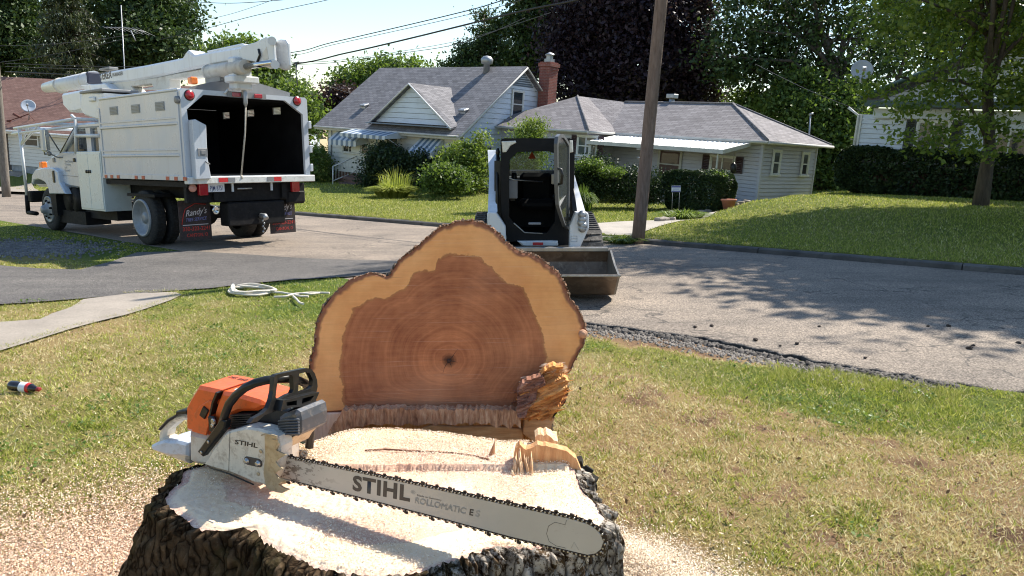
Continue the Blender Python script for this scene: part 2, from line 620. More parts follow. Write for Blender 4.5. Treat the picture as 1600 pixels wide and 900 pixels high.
ns = np.concatenate([np.arange(-40, -4, 2), np.arange(-4, 0, .4), np.arange(0, 5.0, .07), np.arange(5.0, 5.88, .04), [5.9, 6.2, 9, 11.8, 12.18, 12.2, 12.3], np.arange(12.6, 20, .4), np.arange(20, 40, 1.0), np.arange(40, 120, 5), [140, 200, 400]])
ts = np.concatenate([[-300, -150, -80, -50], np.arange(-34, -4, 1.0), np.arange(-4, 11, .09), np.arange(11, 40, .8), np.arange(40, 90, 4), [120, 200, 400]])
ground = kind(grid_sheet('ground', ns, ts, M_GROUND, H), 'structure')

# ---- asphalt
def asphalt(name, base, seal, spec_amt, tint=(1, 1, 1), cracks=True):
    m, nt, bs, out = new_mat(name)
    v = coords(nt)
    g = N(nt, 'ShaderNodeTexVoronoi', Scale=95.0); nt.links.new(v, g.inputs['Vector'])
    stone = ramp(nt, g.outputs['Color'], [(.1, tuple(b * .45 for b in base)), (.5, base), (.9, tuple(min(1, b * 1.75) for b in base))])
    big = ramp(nt, noise(nt, v, .7, 6, .65), [(.3, (.70, .70, .70)), (.7, (1.2, 1.18, 1.14))])
    c = mixc(nt, 1.0, stone, big, 'MULTIPLY')
    st = noise(nt, coords(nt, 'Object', (.25, 2.2, 1), (0, 0, math.radians(41))), 1.6, 5, .6)
    c = mixc(nt, 1.0, c, ramp(nt, st, [(.35, (.86, .86, .86)), (.65, (1.08, 1.07, 1.05))]), 'MULTIPLY')
    if cracks:
        dv = nt.nodes.new('ShaderNodeVectorMath'); dv.operation = 'ADD'
        nz = N(nt, 'ShaderNodeTexNoise', Scale=2.5, Detail=4.0); nt.links.new(v, nz.inputs['Vector'])
        nt.links.new(v, dv.inputs[0]); nt.links.new(nz.outputs['Color'], dv.inputs[1])
        vo = N(nt, 'ShaderNodeTexVoronoi', Scale=.42); vo.feature = 'DISTANCE_TO_EDGE'
        nt.links.new(dv.outputs[0], vo.inputs['Vector'])
        f = ramp(nt, vo.outputs['Distance'], [(.0, (1, 1, 1)), (.010, (0, 0, 0))])
        f2 = math_n(nt, 'MULTIPLY', f, ramp(nt, noise(nt, v, .8, 3), [(.38, (0, 0, 0)), (.5, (.85, .85, .85))]))
        c = mixc(nt, f2, c, seal)
    nt.links.new(c, bs.inputs['Base Color']); bs.inputs['Roughness'].default_value = .85
    bs.inputs['Specular IOR Level'].default_value = spec_amt
    bump(nt, bs, g.outputs['Distance'], .35, .006)
    return m
M_ROAD = asphalt('road_asphalt', (.22, .182, .148), (.035, .032, .03), .35)
M_ROAD_EDGE_SHADE = plain('asphalt_edge_shaded', (.04, .037, .034), .9, var=.4, scale=14, bmp=.6)  # broken asphalt face; the shade it lies in is put into this dark colour
def road_sheet():
    ts = np.concatenate([np.arange(-120, -6, 3.0), np.arange(-6, 13, .022), np.arange(13, 140, 2.0)])
    e = 5.84 + (fbm(ts * 1.7, 0 * ts, 3.0, 4) - .5) * .22 + (fbm(ts * 11, 0 * ts, 5.0, 4) - .5) * .16 + .5 * sstep(1.2, -1.5, ts)
    lines = []
    for n_of, z in ((lambda: e + .015, -.10), (lambda: e + .002 + (fbm(ts * 30, 0 * ts, 2.0, 2) - .5) * .05, -.010), (lambda: e + .05, 0.0), (lambda: e * 0 + 7.0, 0.006), (lambda: e * 0 + 9.0, 0.012), (lambda: e * 0 + 11.3, 0.004), (lambda: e * 0 + 12.08, 0.0)):
        n = n_of(); x, y = nt_xy(n, ts)
        lines.append(np.stack([x, y, x * 0 + z], 1))
    V = np.concatenate(lines); b = len(ts)
    i = (np.arange(len(lines) - 1)[:, None] * b + np.arange(b - 1)[None, :]).ravel()
    Fc = np.stack([i, i + 1, i + b + 1, i + b], 1)
    p = V[Fc[-1]]
    if np.cross(p[1] - p[0], p[2] - p[0])[2] < 0: Fc = Fc[:, ::-1]
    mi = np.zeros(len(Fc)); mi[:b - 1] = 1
    return np_obj('road', V, Fc, None, smooth=False, mats=[M_ROAD, M_ROAD_EDGE_SHADE], mi=mi)
kind(road_sheet(), 'structure')

def flat_patch(name, pix, mat, z=0.0, zf=None, step=.25, wob=.03, thick=0.0):
    """a sheet outlined by picture points on the ground, laid out in metres"""
    pts = []
    for k in range(len(pix)):
        a = pix[k]; b = pix[(k + 1) % len(pix)]
        A = GR(*a, z); B = GR(*b, z)
        L = (B - A).length; m = max(1, int(L / step))
        for j in range(m):
            q = A.lerp(B, j / m)
            w = (float(fbm(q.x * 3, q.y * 3, 1.0, 3)) - .5) * 2 * wob
            w2 = (float(fbm(q.x * 3, q.y * 3, 7.0, 3)) - .5) * 2 * wob
            pts.append((q.x + w, q.y + w2))
    mb = MB()
    from mathutils.geometry import delaunay_2d_cdt
    inner = []
    xs = [p[0] for p in pts]; ys = [p[1] for p in pts]
    if zf is not None:
        s = .4
        for x in np.arange(min(xs), max(xs), s):
            for y in np.arange(min(ys), max(ys), s): inner.append(Vector((x, y)))
    r = delaunay_2d_cdt([Vector(p) for p in pts] + inner, [], [list(range(len(pts)))], 1, 1e-4)
    vs = [Vector((v.x, v.y, (zf(v.x, v.y) if zf else 0) + z)) for v in r[0]]
    mb.add(vs, r[2])
    o = mb.build(name, mat)
    return o
M_DRIVE = asphalt('driveway_asphalt', (.112, .104, .098), (.03, .03, .03), .3, cracks=False)
driveway = kind(flat_patch('driveway', [(-420, 445), (-150, 425), (0, 414), (60, 419), (125, 421), (175, 408), (215, 394), (300, 392), (380, 397), (470, 403), (560, 406), (650, 408), (665, 412), (640, 421), (590, 428), (545, 432), (470, 436), (400, 442), (330, 450), (270, 454), (130, 466), (0, 475), (-420, 505)], M_DRIVE, .018, None), 'structure')

def concrete(name, base=(.33, .285, .235)):
    m, nt, bs, out = new_mat(name)
    v = coords(nt)
    c = ramp(nt, noise(nt, v, 1.6, 7, .65), [(.25, tuple(b * .72 for b in base)), (.75, tuple(b * 1.15 for b in base))])
    c = mixc(nt, 1.0, c, ramp(nt, noise(nt, v, 70, 5, .8), [(.3, (.62, .62, .62)), (.7, (1.2, 1.2, 1.2))]), 'MULTIPLY')
    nt.links.new(c, bs.inputs['Base Color']); bs.inputs['Roughness'].default_value = .9
    bump(nt, bs, noise(nt, v, 60, 4, .7), .35, .008)
    return m
M_CONC = concrete('old_concrete')
sidewalk = kind(flat_patch('sidewalk', [(-420, 560), (-200, 515), (0, 503), (60, 499), (105, 482), (135, 467), (200, 459), (272, 456), (285, 460), (268, 468), (200, 491), (150, 503), (109, 514), (50, 532), (0, 547), (-420, 680)], M_CONC, .02, None, wob=.05), 'structure')
# concrete drive across the street
cd = kind(flat_patch('front_walk', [(915, 357), (1010, 350), (1060, 343), (1120, 333), (1135, 336), (1085, 348), (1035, 360), (985, 376), (925, 374)], concrete('drive_concrete', (.40, .36, .31)), .018,
                     lambda x, y: float(far_z(np.array([x]), np.array([y]))[0]) if (x * Q_N.x + y * Q_N.y) > 12.2 else .03), 'structure')
# the drives of the left side across the street, and the gravel and grass patch by the truck
lw = kind(flat_patch('far_walk', [(0, 302), (60, 304), (60, 300), (20, 280), (12, 272), (6, 272), (8, 284), (-40, 300)], M_CONC, .03,
                     lambda x, y: float(far_z(np.array([x]), np.array([y]))[0])), 'structure')

# kerb stones
M_KERB = plain('kerb_stone', (.10, .093, .085), .9, var=.45, scale=2.2, bmp=.5, dirt=(.05, .05, .045), dirt_amt=.8)
def kerb(t0, t1):
    mb = MB()
    t = t0
    while t < t1:
        L = min(3.0, t1 - t)
        seg = 6
        prof = [(12.07, -.1), (12.08, .065), (12.11, .088), (12.19, .092), (12.2, .06), (12.2, -.1)]
        m = Matrix.Identity(4)
        m.col[0] = (*Q_N, 0); m.col[1] = (*E_T, 0)
        mb.prism(prof, t + .008, t + L - .008, 'xz', m=m)
        t += L
    return kind(mb.build('kerb', M_KERB), 'structure')
kerb(-40, 7.55); kerb(10.4, 60)

# ------------------------------------------------------------------ grass blades
def blades(name, X, Y, Z, hgt, wid, dry, mat, lean=.55, label=None):
    n = len(X)
    a = rng.uniform(0, 2 * math.pi, n); la = rng.uniform(0, 2 * math.pi, n)
    l = rng.uniform(.1, 1, n) * lean * hgt
    dx = np.cos(a) * wid / 2; dy = np.sin(a) * wid / 2
    up = np.stack([np.cos(la) * l, np.sin(la) * l, hgt * rng.uniform(.45, 1, n) * (1 - .35 * lean)], 1)
    b = np.stack([X, Y, Z - .004], 1)
    off = np.stack([dx, dy, 0 * dx], 1)
    V = np.concatenate([b - off, b + off, b + up * [[1, 1, 1]]])
    i = np.arange(n)
    Fc = np.stack([i, i + n, i + 2 * n], 1)
    o = np_obj(name, V, Fc, mat, rnd=np.stack([dry, rng.random(n), rng.random(n)], 1))
    return kind(o, 'stuff', label)
def blade_mat():
    m, nt, bs, out = new_mat('grass_blades')
    at = nt.nodes.new('ShaderNodeAttribute'); at.attribute_name = 'rnd'
    sp = nt.nodes.new('ShaderNodeSeparateXYZ'); nt.links.new(at.outputs['Vector'], sp.inputs[0])
    green = ramp(nt, sp.outputs[1], [(0, (.11, .16, .02)), (.5, (.29, .34, .045)), (1, (.56, .54, .13))])
    straw = ramp(nt, sp.outputs[1], [(0, (.40, .29, .12)), (.5, (.72, .58, .30)), (1, (.92, .84, .58))])
    c = mixc(nt, sp.outputs[0], green, straw)
    nt.links.new(c, bs.inputs['Base Color']); bs.inputs['Roughness'].default_value = .6
    bs.inputs['Specular IOR Level'].default_value = .25
    tl = nt.nodes.new('ShaderNodeBsdfTranslucent'); nt.links.new(c, tl.inputs[0])
    mx = nt.nodes.new('ShaderNodeMixShader'); mx.inputs[0].default_value = .4
    nt.links.new(bs.outputs[0], mx.inputs[1]); nt.links.new(tl.outputs[0], mx.inputs[2])
    nt.links.new(mx.outputs[0], out.inputs[0])
    return m
M_BLADE = blade_mat()
def in_poly(x, y, poly):
    c = np.zeros(len(x), bool); j = len(poly) - 1
    for i in range(len(poly)):
        xi, yi = poly[i]; xj, yj = poly[j]
        k = ((yi > y) != (yj > y)) & (x < (xj - xi) * (y - yi) / (yj - yi + 1e-12) + xi)
        c ^= k; j = i
    return c
def gpoly(pix, z=0.0):
    return [tuple(GR(*p, z))[:2] for p in pix]
POLY_DRIVE = gpoly([(-420, 445), (-150, 425), (0, 415), (60, 420), (125, 422), (175, 409), (215, 394), (300, 391), (560, 408), (670, 406), (640, 427), (545, 434), (400, 443), (270, 455), (130, 467), (0, 476), (-420, 505)])
POLY_WALK = gpoly([(-420, 560), (0, 504), (60, 499), (105, 483), (135, 468), (200, 459), (275, 456), (268, 468), (200, 491), (109, 514), (0, 547), (-420, 680)])
POLY_GRAV = gpoly([(-40, 375), (60, 368), (150, 378), (200, 388), (150, 408), (40, 412), (-40, 408)])
SAW_C = (-.85, 2.35)     # sawdust lies thick round the stump
def near_grass(n, seed, hmin, hmax, wid, ymax, ymin=.9):
    r = np.random.default_rng(seed)
    # even in the picture-ish: denser close to the viewer
    y = ymin * (ymax / ymin) ** r.random(n)
    x = (r.random(n) * 2 - 1) * (y * .80 + .9)
    nn, t = xy_nt(x, y)
    ok = (nn < 5.72 + (fbm(t * 2.2, t * 0, 9.0, 3) - .5) * .5)
    ok &= ~in_poly(x, y, POLY_DRIVE) & ~in_poly(x, y, POLY_WALK)
    ok &= ~(in_poly(x, y, POLY_GRAV) & (fbm(x * 1.2, y * 1.2, 3.0, 4) < .47))
    d = soil_green(x, y)
    ok &= r.random(n) > (d - .85) * .72
    dd = np.hypot((x - SAW_C[0]) / 1.0, (y - SAW_C[1]) / .75)
    dd = dd * np.where(x > -.4, 1.6, 1.0); dd = np.minimum(dd, np.hypot((x - .46) / .3, (y - 2.52) / .24) + .35); saw = np.exp(-((dd / 1.25) ** 4)) + .5 * np.exp(-((dd / 1.6) ** 4))
    ok &= r.random(n) > saw * .97
    ok &= r.random(n) > .97 * sstep(5.05, 5.45, nn + (fbm(t * 4, nn * 4, 2.0, 3) - .5) * .5) * (1 - sstep(4.6, 6.4, t)) * sstep(1.7, 2.6, t)
    clump = fbm(x * 5, y * 5, 4.0, 3)
    ok &= r.random(n) < .45 + 1.1 * (clump - .3)
    x = x[ok]; y = y[ok]; d = d[ok]; clump = clump[ok]; nn = nn[ok]
    m = len(x)
    fine = fbm(x * 7 + 3, y * 7, 4.0, 3)
    dry = (r.random(m) < np.clip(.12 + d * .85 + (fine - .5) * 1.5, .06, .93)).astype(float) * r.uniform(.75, 1, m)
    h = r.uniform(hmin, hmax, m) * (.6 + .8 * clump) * (1 - .3 * (dry > .5))
    return x, y, near_z(x, y), h, wid * r.uniform(.6, 1.3, m), dry
x, y, z, h, w, d = near_grass(1200000, 3, .026, .072, .0058, 20)
w = w * (1 + .10 * y)
blades('lawn_grass', x, y, z, h, w, d, M_BLADE, lean=1.0, label='short sunburnt grass of straw and green blades in the near yard')
# long green tufts along the asphalt edge and the path
r = np.random.default_rng(11)
t = np.where(r.random(26000) < .6, r.uniform(-3, 2.0, 26000), r.uniform(-3, 7, 26000)); n_ = 5.62 - .2 * (t > 1.8) - np.abs(r.normal(0, .32, 26000)) + .45 * sstep(1.2, -1.5, t); xx, yy = nt_xy(n_, t)
keep = (fbm(xx * 2.2, yy * 2.2, 6.0, 3) > .47) & ((t < 2.1) | (t > 4.9) | (n_ < 5.1))
xx, yy = xx[keep], yy[keep]
blades('edge_grass', xx, yy, near_z(xx, yy), r.uniform(.05, .10, len(xx)), np.full(len(xx), .006), np.where(r.random(len(xx)) < .25, .8, .12) * r.random(len(xx)), M_BLADE, lean=.8, label='taller green grass along the broken asphalt edge')
# grass creeping over the path's edges
n = 16000
pw = np.array(POLY_WALK); L_ = []
for a_, b_ in zip(pw, np.roll(pw, -1, axis=0)):
    d_ = np.hypot(*(b_ - a_)); m_ = int(d_ * 900)
    if d_ < 6: L_.append(a_ + (b_ - a_) * r.random(m_)[:, None])
L_ = np.concatenate(L_) + r.normal(0, .035, (sum(len(q_) for q_ in L_), 2))
L_ = L_[fbm(L_[:, 0] * 3, L_[:, 1] * 3, 1.0, 3) > .36]
blades('path_edge_grass', L_[:, 0], L_[:, 1], near_z(L_[:, 0], L_[:, 1]) + .005, r.uniform(.03, .075, len(L_)), np.full(len(L_), .009), np.where(r.random(len(L_)) < .4, .8, .1), M_BLADE, lean=1.1, label='grass creeping over the edges of the concrete path')
# far lawns
n = 420000
r = np.random.default_rng(5)
yy = 10 * (60 / 10) ** r.random(n); xx = (r.random(n) * 2 - 1) * (yy * .78)
nn, tt = xy_nt(xx, yy)
POLY_CD = gpoly([(915, 357), (1010, 350), (1060, 343), (1120, 333), (1135, 336), (1085, 348), (1035, 360), (985, 376), (925, 374)])
ok = (nn > 12.2) & ~in_poly(xx, yy, POLY_CD)
xx, yy = xx[ok], yy[ok]; nn = nn[ok]; tt = tt[ok]
dry = np.clip((r.random(len(xx)) < .10 + .5 * np.clip(fbm(xx * .4, yy * .4, 2.0, 3) - .4, 0, 1)) * r.uniform(.3, .8, len(xx)), 0, 1)
hh = r.uniform(.03, .075, len(xx)) * (1 + .02 * yy)
blades('far_grass', xx, yy, far_z(xx, yy), hh, .006 + .0008 * yy, dry, M_BLADE, lean=.8, label='mown green lawn grass on the far side of the street')

n = 60000
tk = r.uniform(-14, 34, n); nk = 12.14 + np.abs(r.normal(0, .10, n)) ; nk = nk + .05 * (fbm(tk * 3, tk * 0, 3.0, 3) > .5)
ok = ((tk < 7.5) | (tk > 10.5)) & (fbm(tk * 1.7, tk * 0, 8.0, 3) > .40)
tk, nk = tk[ok], nk[ok]; xk, yk_ = nt_xy(nk, tk)
blades('kerb_grass', xk, yk_, np.full(len(xk), .085), r.uniform(.03, .08, len(xk)), .006 + .0006 * yk_, np.where(r.random(len(xk)) < .2, .7, .1), M_BLADE, lean=1.2, label='longer grass hanging over the old kerb across the street')
# crumbs of asphalt and grit along the broken edge
n = 2000
te = r.uniform(1.0, 6.5, n); ne = 5.72 - np.abs(r.normal(0, .16, n)); xe, ye = nt_xy(ne, te)
C_ = np.stack([xe, ye, near_z(xe, ye) + .006], 1); sz = r.uniform(.004, .016, n)[:, None]
o8 = np.array([[-1, -1, -.5], [1, -1, -.5], [1, 1, -.5], [-1, 1, -.5], [-.6, -.7, .6], [.7, -.5, .5], [.5, .7, .7], [-.7, .6, .5]])
V = (C_[:, None, :] + (o8[None] + r.normal(size=(n, 8, 3)) * .2) * sz[:, None, :]).reshape(-1, 3)
Fb = np.array([[0, 1, 5, 4], [1, 2, 6, 5], [2, 3, 7, 6], [3, 0, 4, 7], [4, 5, 6, 7]])
Fc = (Fb[None] + 8 * np.arange(n)[:, None, None]).reshape(-1, 4)
kind(np_obj('edge_grit', V, Fc, plain('grit', (.17, .15, .13), .9, var=.6, scale=9)), 'stuff', 'grit and crumbs of asphalt along the broken street edge')

n = 16000
px_ = r.normal(48, 52, n); py_ = r.normal(388, 6, n)
g_ = np.array([tuple(GR(a_, b_, .0))[:2] for a_, b_ in zip(px_[:3800], np.clip(py_[:3800], 366, 408))])
C_ = np.stack([g_[:, 0], g_[:, 1], near_z(g_[:, 0], g_[:, 1]) + .01], 1); m_ = len(C_); sz = r.uniform(.006, .022, m_)[:, None]
V = (C_[:, None, :] + (o8[None] + r.normal(size=(m_, 8, 3)) * .2) * sz[:, None, :]).reshape(-1, 3)
kind(np_obj('gravel', V, (Fb[None] + 8 * np.arange(m_)[:, None, None]).reshape(-1, 4), plain('gravel_stone', (.17, .16, .155), .9, var=.6, scale=5)), 'stuff', 'loose grey gravel in the shaded verge beside the truck')
# broken lumps of the asphalt edge
n = 1500
te = r.uniform(.9, 6.0, n); ne = 5.80 + (fbm(te * 1.7, 0 * te, 3.0, 4) - .5) * .22 - np.abs(r.normal(0, .045, n)); xe, ye = nt_xy(ne, te)
C_ = np.stack([xe, ye, near_z(xe, ye) + .008], 1); sz = r.uniform(.006, .028, n)[:, None]
V = (C_[:, None, :] + (o8[None] + r.normal(size=(n, 8, 3)) * .25) * sz[:, None, :]).reshape(-1, 3)
kind(np_obj('asphalt_crumbs', V, (Fb[None] + 8 * np.arange(n)[:, None, None]).reshape(-1, 4), plain('crumb_dark', (.075, .066, .058), .9, var=.6, scale=9)), 'stuff', 'dark broken lumps along the asphalt lip')

# pebbles and clods of soil on the street
M_CLOD = plain('clod_soil', (.06, .045, .035), .95, var=.4, scale=20, bmp=.5)
def rock(name, p, r_, mat, label, cat, group, seed, flat=.6, n=8):
    q = np.random.default_rng(seed)
    mb = MB(); vs = []; fs = []
    for i in range(n // 2 + 1):
        ph = math.pi * i / (n // 2)
        for k in range(n):
            th = 2 * math.pi * k / n
            rr = r_ * q.uniform(.72, 1.2)
            vs.append((math.sin(ph) * math.cos(th) * rr, math.sin(ph) * math.sin(th) * rr, r_ * flat * .8 + math.cos(ph) * rr * flat))
    for i in range(n // 2):
        for k in range(n):
            j = (k + 1) % n
            fs.append([i * n + k, i * n + j, (i + 1) * n + j, (i + 1) * n + k])
    mb.add(vs, fs)
    o = mb.build(name, mat, m=Matrix.Translation(p))
    return tag(o, label, cat, group)
CLOD_L = ['dark soil clod on the street, left one of a pair far out', 'dark soil clod on the street, right one of a pair far out', 'dark soil clod on the street nearest the broken asphalt lip', 'tiny dark crumb just right of the clod nearest the lip',
          'tiny dark speck alone in the middle of the lane', 'small dark crumb left of the far right clod', 'dark clod alone in the lane toward the far right', 'largest dark clod near the right picture edge, front of two',
          'smaller clod touching the back of the largest clod', 'dark clod at the very right edge of the picture', 'tiny crumb between the lip clod and the middle ones', 'dark clod close to the grass edge, lowest on the street']
for i, (px, py, s) in enumerate(((1086, 512, .02), (1112, 510, .02), (1180, 532, .024), (1245, 538, .02), (1280, 511, .015), (1450, 511, .018), (1482, 511, .024), (1515, 546, .028), (1521, 541, .018), (1591, 537, .022), (1219, 541, .012), (1352, 560, .014))):
    rock('soil_clod', GR(px, py, .003), s, M_CLOD, CLOD_L[i], 'clod', 'soil clods scattered on the street', i)

# ---- clover, weeds and dead leaves in the near yard
r = np.random.default_rng(77)
def near_spots(n, ymin=2.2, ymax=9):
    y = ymin * (ymax / ymin) ** r.random(n); x = (r.random(n) * 2 - 1) * (y * .75 + .3); nn, t = xy_nt(x, y)
    ok = (nn < 5.4) & ~in_poly(x, y, POLY_DRIVE) & ~in_poly(x, y, POLY_WALK) & (np.hypot(x + .4, y - 2.1) > 1.0)
    return x[ok], y[ok]
def scatter_leaves(name, x, y, per, spread, size, z0, zr, mat, label, up=.9, aspect=.8):
    m = len(x)
    C = np.stack([np.repeat(x, per) + r.normal(0, spread, m * per), np.repeat(y, per) + r.normal(0, spread, m * per)], 1)
    z = near_z(C[:, 0], C[:, 1]) + z0 + r.random(m * per) * zr
    C = np.concatenate([C, z[:, None]], 1); n = len(C)
    nz = r.normal(size=(n, 3)); nz[:, 2] += up * 2; nz /= np.linalg.norm(nz, axis=1)[:, None]
    a = r.normal(size=(n, 3)); u = a - nz * (a * nz).sum(1)[:, None]; u /= np.linalg.norm(u, axis=1)[:, None]; v = np.cross(nz, u)
    s = (size * r.uniform(.5, 1.3, n))[:, None]
    V = np.concatenate([C - u * s * .5, C + v * s * .5 * aspect, C + u * s * .55, C - v * s * .5 * aspect]); i = np.arange(n)
    return kind(np_obj(name, V, np.stack([i, i + n, i + 2 * n, i + 3 * n], 1), mat, rnd=r.random((n, 3))), 'stuff', label)
M_CLOVER = leaf_mat('clover', (.05, .10, .02), (.10, .17, .03), (.20, .27, .06), .3, clump=5)
x, y = near_spots(420); g_ = (soil_green(x, y) < .55) & (np.hypot((x + .85) / 1.0, (y - 2.35) / .75) > 1.5) & (np.hypot(x - .5, y - 2.5) > .6)
scatter_leaves('clover', x[g_], y[g_], 26, .045, .020, .018, .03, M_CLOVER, 'clover and broad-leaved weeds in the greener parts of the near yard')
x, y = near_spots(900)
scatter_leaves('leaf_litter', x, y, 1, .0, .026, .018, .03, plain('dead_leaf', (.20, .12, .06), .9, var=.6, scale=3), 'dead brown leaves and bits of bark lying in the near grass', aspect=.6)
x, y = near_spots(3500)
hh = r.uniform(.07, .13, len(x)); blades('seed_stalks', x, y, near_z(x, y), hh, np.full(len(x), .0045), np.where(r.random(len(x)) < .6, .95, .2), M_BLADE, lean=.7, label='longer dry stalks standing above the near lawn')
# ------------------------------------------------------------------ plants
def leaf_quads(C, size, r, up_bias=.35, aspect=.62, droop=0.0):
    n = len(C)
    nz = r.normal(size=(n, 3)); nz[:, 2] += up_bias * 2
    nz /= np.linalg.norm(nz, axis=1)[:, None]
    a = r.normal(size=(n, 3)); a[:, 2] -= droop * 2
    u = a - nz * (a * nz).sum(1)[:, None]; u /= np.linalg.norm(u, axis=1)[:, None] + 1e-9
    v = np.cross(nz, u)
    s = (size * r.uniform(.6, 1.25, n))[:, None]
    V = np.concatenate([C - u * s * .5, C + v * s * .5 * aspect, C + u * s * .6, C - v * s * .5 * aspect])
    i = np.arange(n)
    return V, np.stack([i, i + n, i + 2 * n, i + 3 * n], 1)
def crown_points(blobs, clumps, per, rc, r, flat=.65, shell=.45):
    """blobs: (centre, (rx, ry, rz)); leaves gather in clumps spread through each blob"""
    out = []; cl = []
    vol = np.array([b[1][0] * b[1][1] + b[1][0] * b[1][2] + b[1][1] * b[1][2] for b in blobs]); vol = vol / vol.sum()
    for (c, rad), w in zip(blobs, vol):
        m = max(3, int(clumps * w))
        d = r.normal(size=(m, 3)); d /= np.linalg.norm(d, axis=1)[:, None]
        k = (shell + (1 - shell) * r.random(m) ** .6)[:, None]
        cc = np.array(c) + d * k * np.array(rad)
        sz = rc * r.uniform(.55, 1.4, m)
        cl.append(cc)
        p = r.normal(size=(m, per, 3)) * np.array([1, 1, flat]) * .5
        p = cc[:, None, :] + p * sz[:, None, None]
        keep = r.random((m, per)) < r.uniform(.45, 1, m)[:, None]
        out.append(p[keep])
    return np.concatenate(out), np.concatenate(cl)
def foliage(name, C, size, mat, r, parent=None, m=None, up_bias=.35, aspect=.62, droop=0.0):
    V, Fc = leaf_quads(C, size, r, up_bias, aspect, droop)
    n = len(C)
    return np_obj(name, V, Fc, mat, parent=parent, m=m, rnd=np.stack([r.random(n), r.random(n), r.random(n)], 1))
def bark_mat(name, a, b, sc=6):
    m, nt, bs, out = new_mat(name)
    v = coords(nt, 'Object', (sc, sc, sc * .18))
    n1 = noise(nt, v, 2.5, 8, .7, .6)
    nt.links.new(ramp(nt, n1, [(.3, a), (.7, b)]), bs.inputs['Base Color'])
    bs.inputs['Roughness'].default_value = .95
    bump(nt, bs, n1, .8, .03)
    return m
M_TRUNK = bark_mat('tree_bark', (.035, .028, .022), (.12, .095, .075))
def tree(name, label, base, blobs, mat, leaf, clumps, per, rc, trunk_r, seed, group=None, limbs=8, cat='tree', shell=.45, fork=.35, flat=.65, lean=(0, 0), twigs=0, droop=0.0):
    """base: world point; blobs: world centres and radii"""
    r = np.random.default_rng(seed)
    root = thing(name, label, cat, Matrix.Translation(base), group)
    B = Vector(base)
    bl = [(Vector(c) - B, rad) for c, rad in blobs]
    C, cl = crown_points([(tuple(c), rad) for c, rad in bl], clumps, per, rc, r, shell=shell, flat=flat)
    foliage('crown', C, leaf, mat, r, parent=root, droop=droop)
    mb = MB()
    top = sum((c for c, _ in bl), Vector()) / len(bl)
    zt = max(c.z for c, _ in bl)
    top = Vector((top.x, top.y, zt))
    path = []
    for i in range(9):
        k = i / 8
        wob = Vector((r.normal() * trunk_r * .35, r.normal() * trunk_r * .35, 0)) * (k > 0)
        path.append(Vector((top.x * k ** 1.5, top.y * k ** 1.5, -.12 + (top.z + .12) * k)) + wob)
    rad = [trunk_r * (1.35 if i == 0 else 1.0) * (1 - .82 * i / 8) for i in range(9)]
    mb.tube(path, rad, 10)
    idx = r.permutation(len(cl))[:limbs]
    for j, i in enumerate(idx):
        e = Vector(cl[i])
        k = fork + (1 - fork) * r.random() * .7
        s = path[0].lerp(path[-1], 0)
        ii = min(7, int(k * 8)); s = path[ii].lerp(path[ii + 1], k * 8 - ii)
        if e.z < s.z - .2 * abs(e.z): s = path[max(1, ii - 2)]
        mid = s.lerp(e, .5) + Vector((0, 0, (e - s).length * .12)) + Vector(r.normal(size=3)) * (e - s).length * .06
        r0 = trunk_r * (1 - .75 * k) * .5
        mb.tube([s, s.lerp(mid, .5) + Vector(r.normal(size=3)) * .03 * (e - s).length, mid, mid.lerp(e, .5) + Vector(r.normal(size=3)) * .03 * (e - s).length, e], [r0, r0 * .8, r0 * .6, r0 * .4, r0 * .15], 6)
        for q in range(twigs):
            e2 = Vector(cl[r.integers(len(cl))])
            if (e2 - mid).length < (e - s).length * .8:
                mb.tube([mid, mid.lerp(e2, .5) + Vector(r.normal(size=3)) * .1, e2], [r0 * .4, r0 * .25, r0 * .08], 5)
    mb.build('trunk', M_TRUNK, root, fix=False)
    return root
def blob(px, py, zc, rpx, rpy=None, deep=None):
    s = zc / F
    rx = rpx * s; rz = (rpy or rpx) * s
    return (tuple(P(px, py, zc)), (rx, deep or rx, rz))
def foot(px, zc, z=None):
    p = P(px, 260, zc)
    return (p.x, p.y, h1(p.x, p.y) if z is None else z)

L_DARK = leaf_mat('leaf_dark', (.014, .030, .012), (.04, .072, .022), (.095, .14, .042), .16)
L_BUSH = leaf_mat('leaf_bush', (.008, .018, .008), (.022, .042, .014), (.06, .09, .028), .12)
L_MID = leaf_mat('leaf_mid', (.03, .06, .014), (.075, .125, .03), (.19, .25, .06), .38)
L_BRIGHT = leaf_mat('leaf_bright', (.05, .09, .02), (.11, .17, .03), (.24, .29, .07), .35)
L_MAPLE = leaf_mat('leaf_young_maple', (.03, .06, .014), (.085, .14, .028), (.30, .34, .07), .45, clump=1.4)
L_PURPLE = leaf_mat('leaf_purple', (.012, .010, .014), (.028, .018, .026), (.06, .035, .045), .2)
L_SPRUCE = leaf_mat('leaf_spruce', (.018, .03, .014), (.04, .055, .022), (.085, .10, .04), .15)
L_PLUM = leaf_mat('leaf_plum', (.02, .012, .016), (.045, .025, .03), (.09, .05, .055), .25)
L_LIME = leaf_mat('leaf_lime', (.09, .13, .02), (.24, .28, .05), (.50, .50, .15), .35, clump=4)

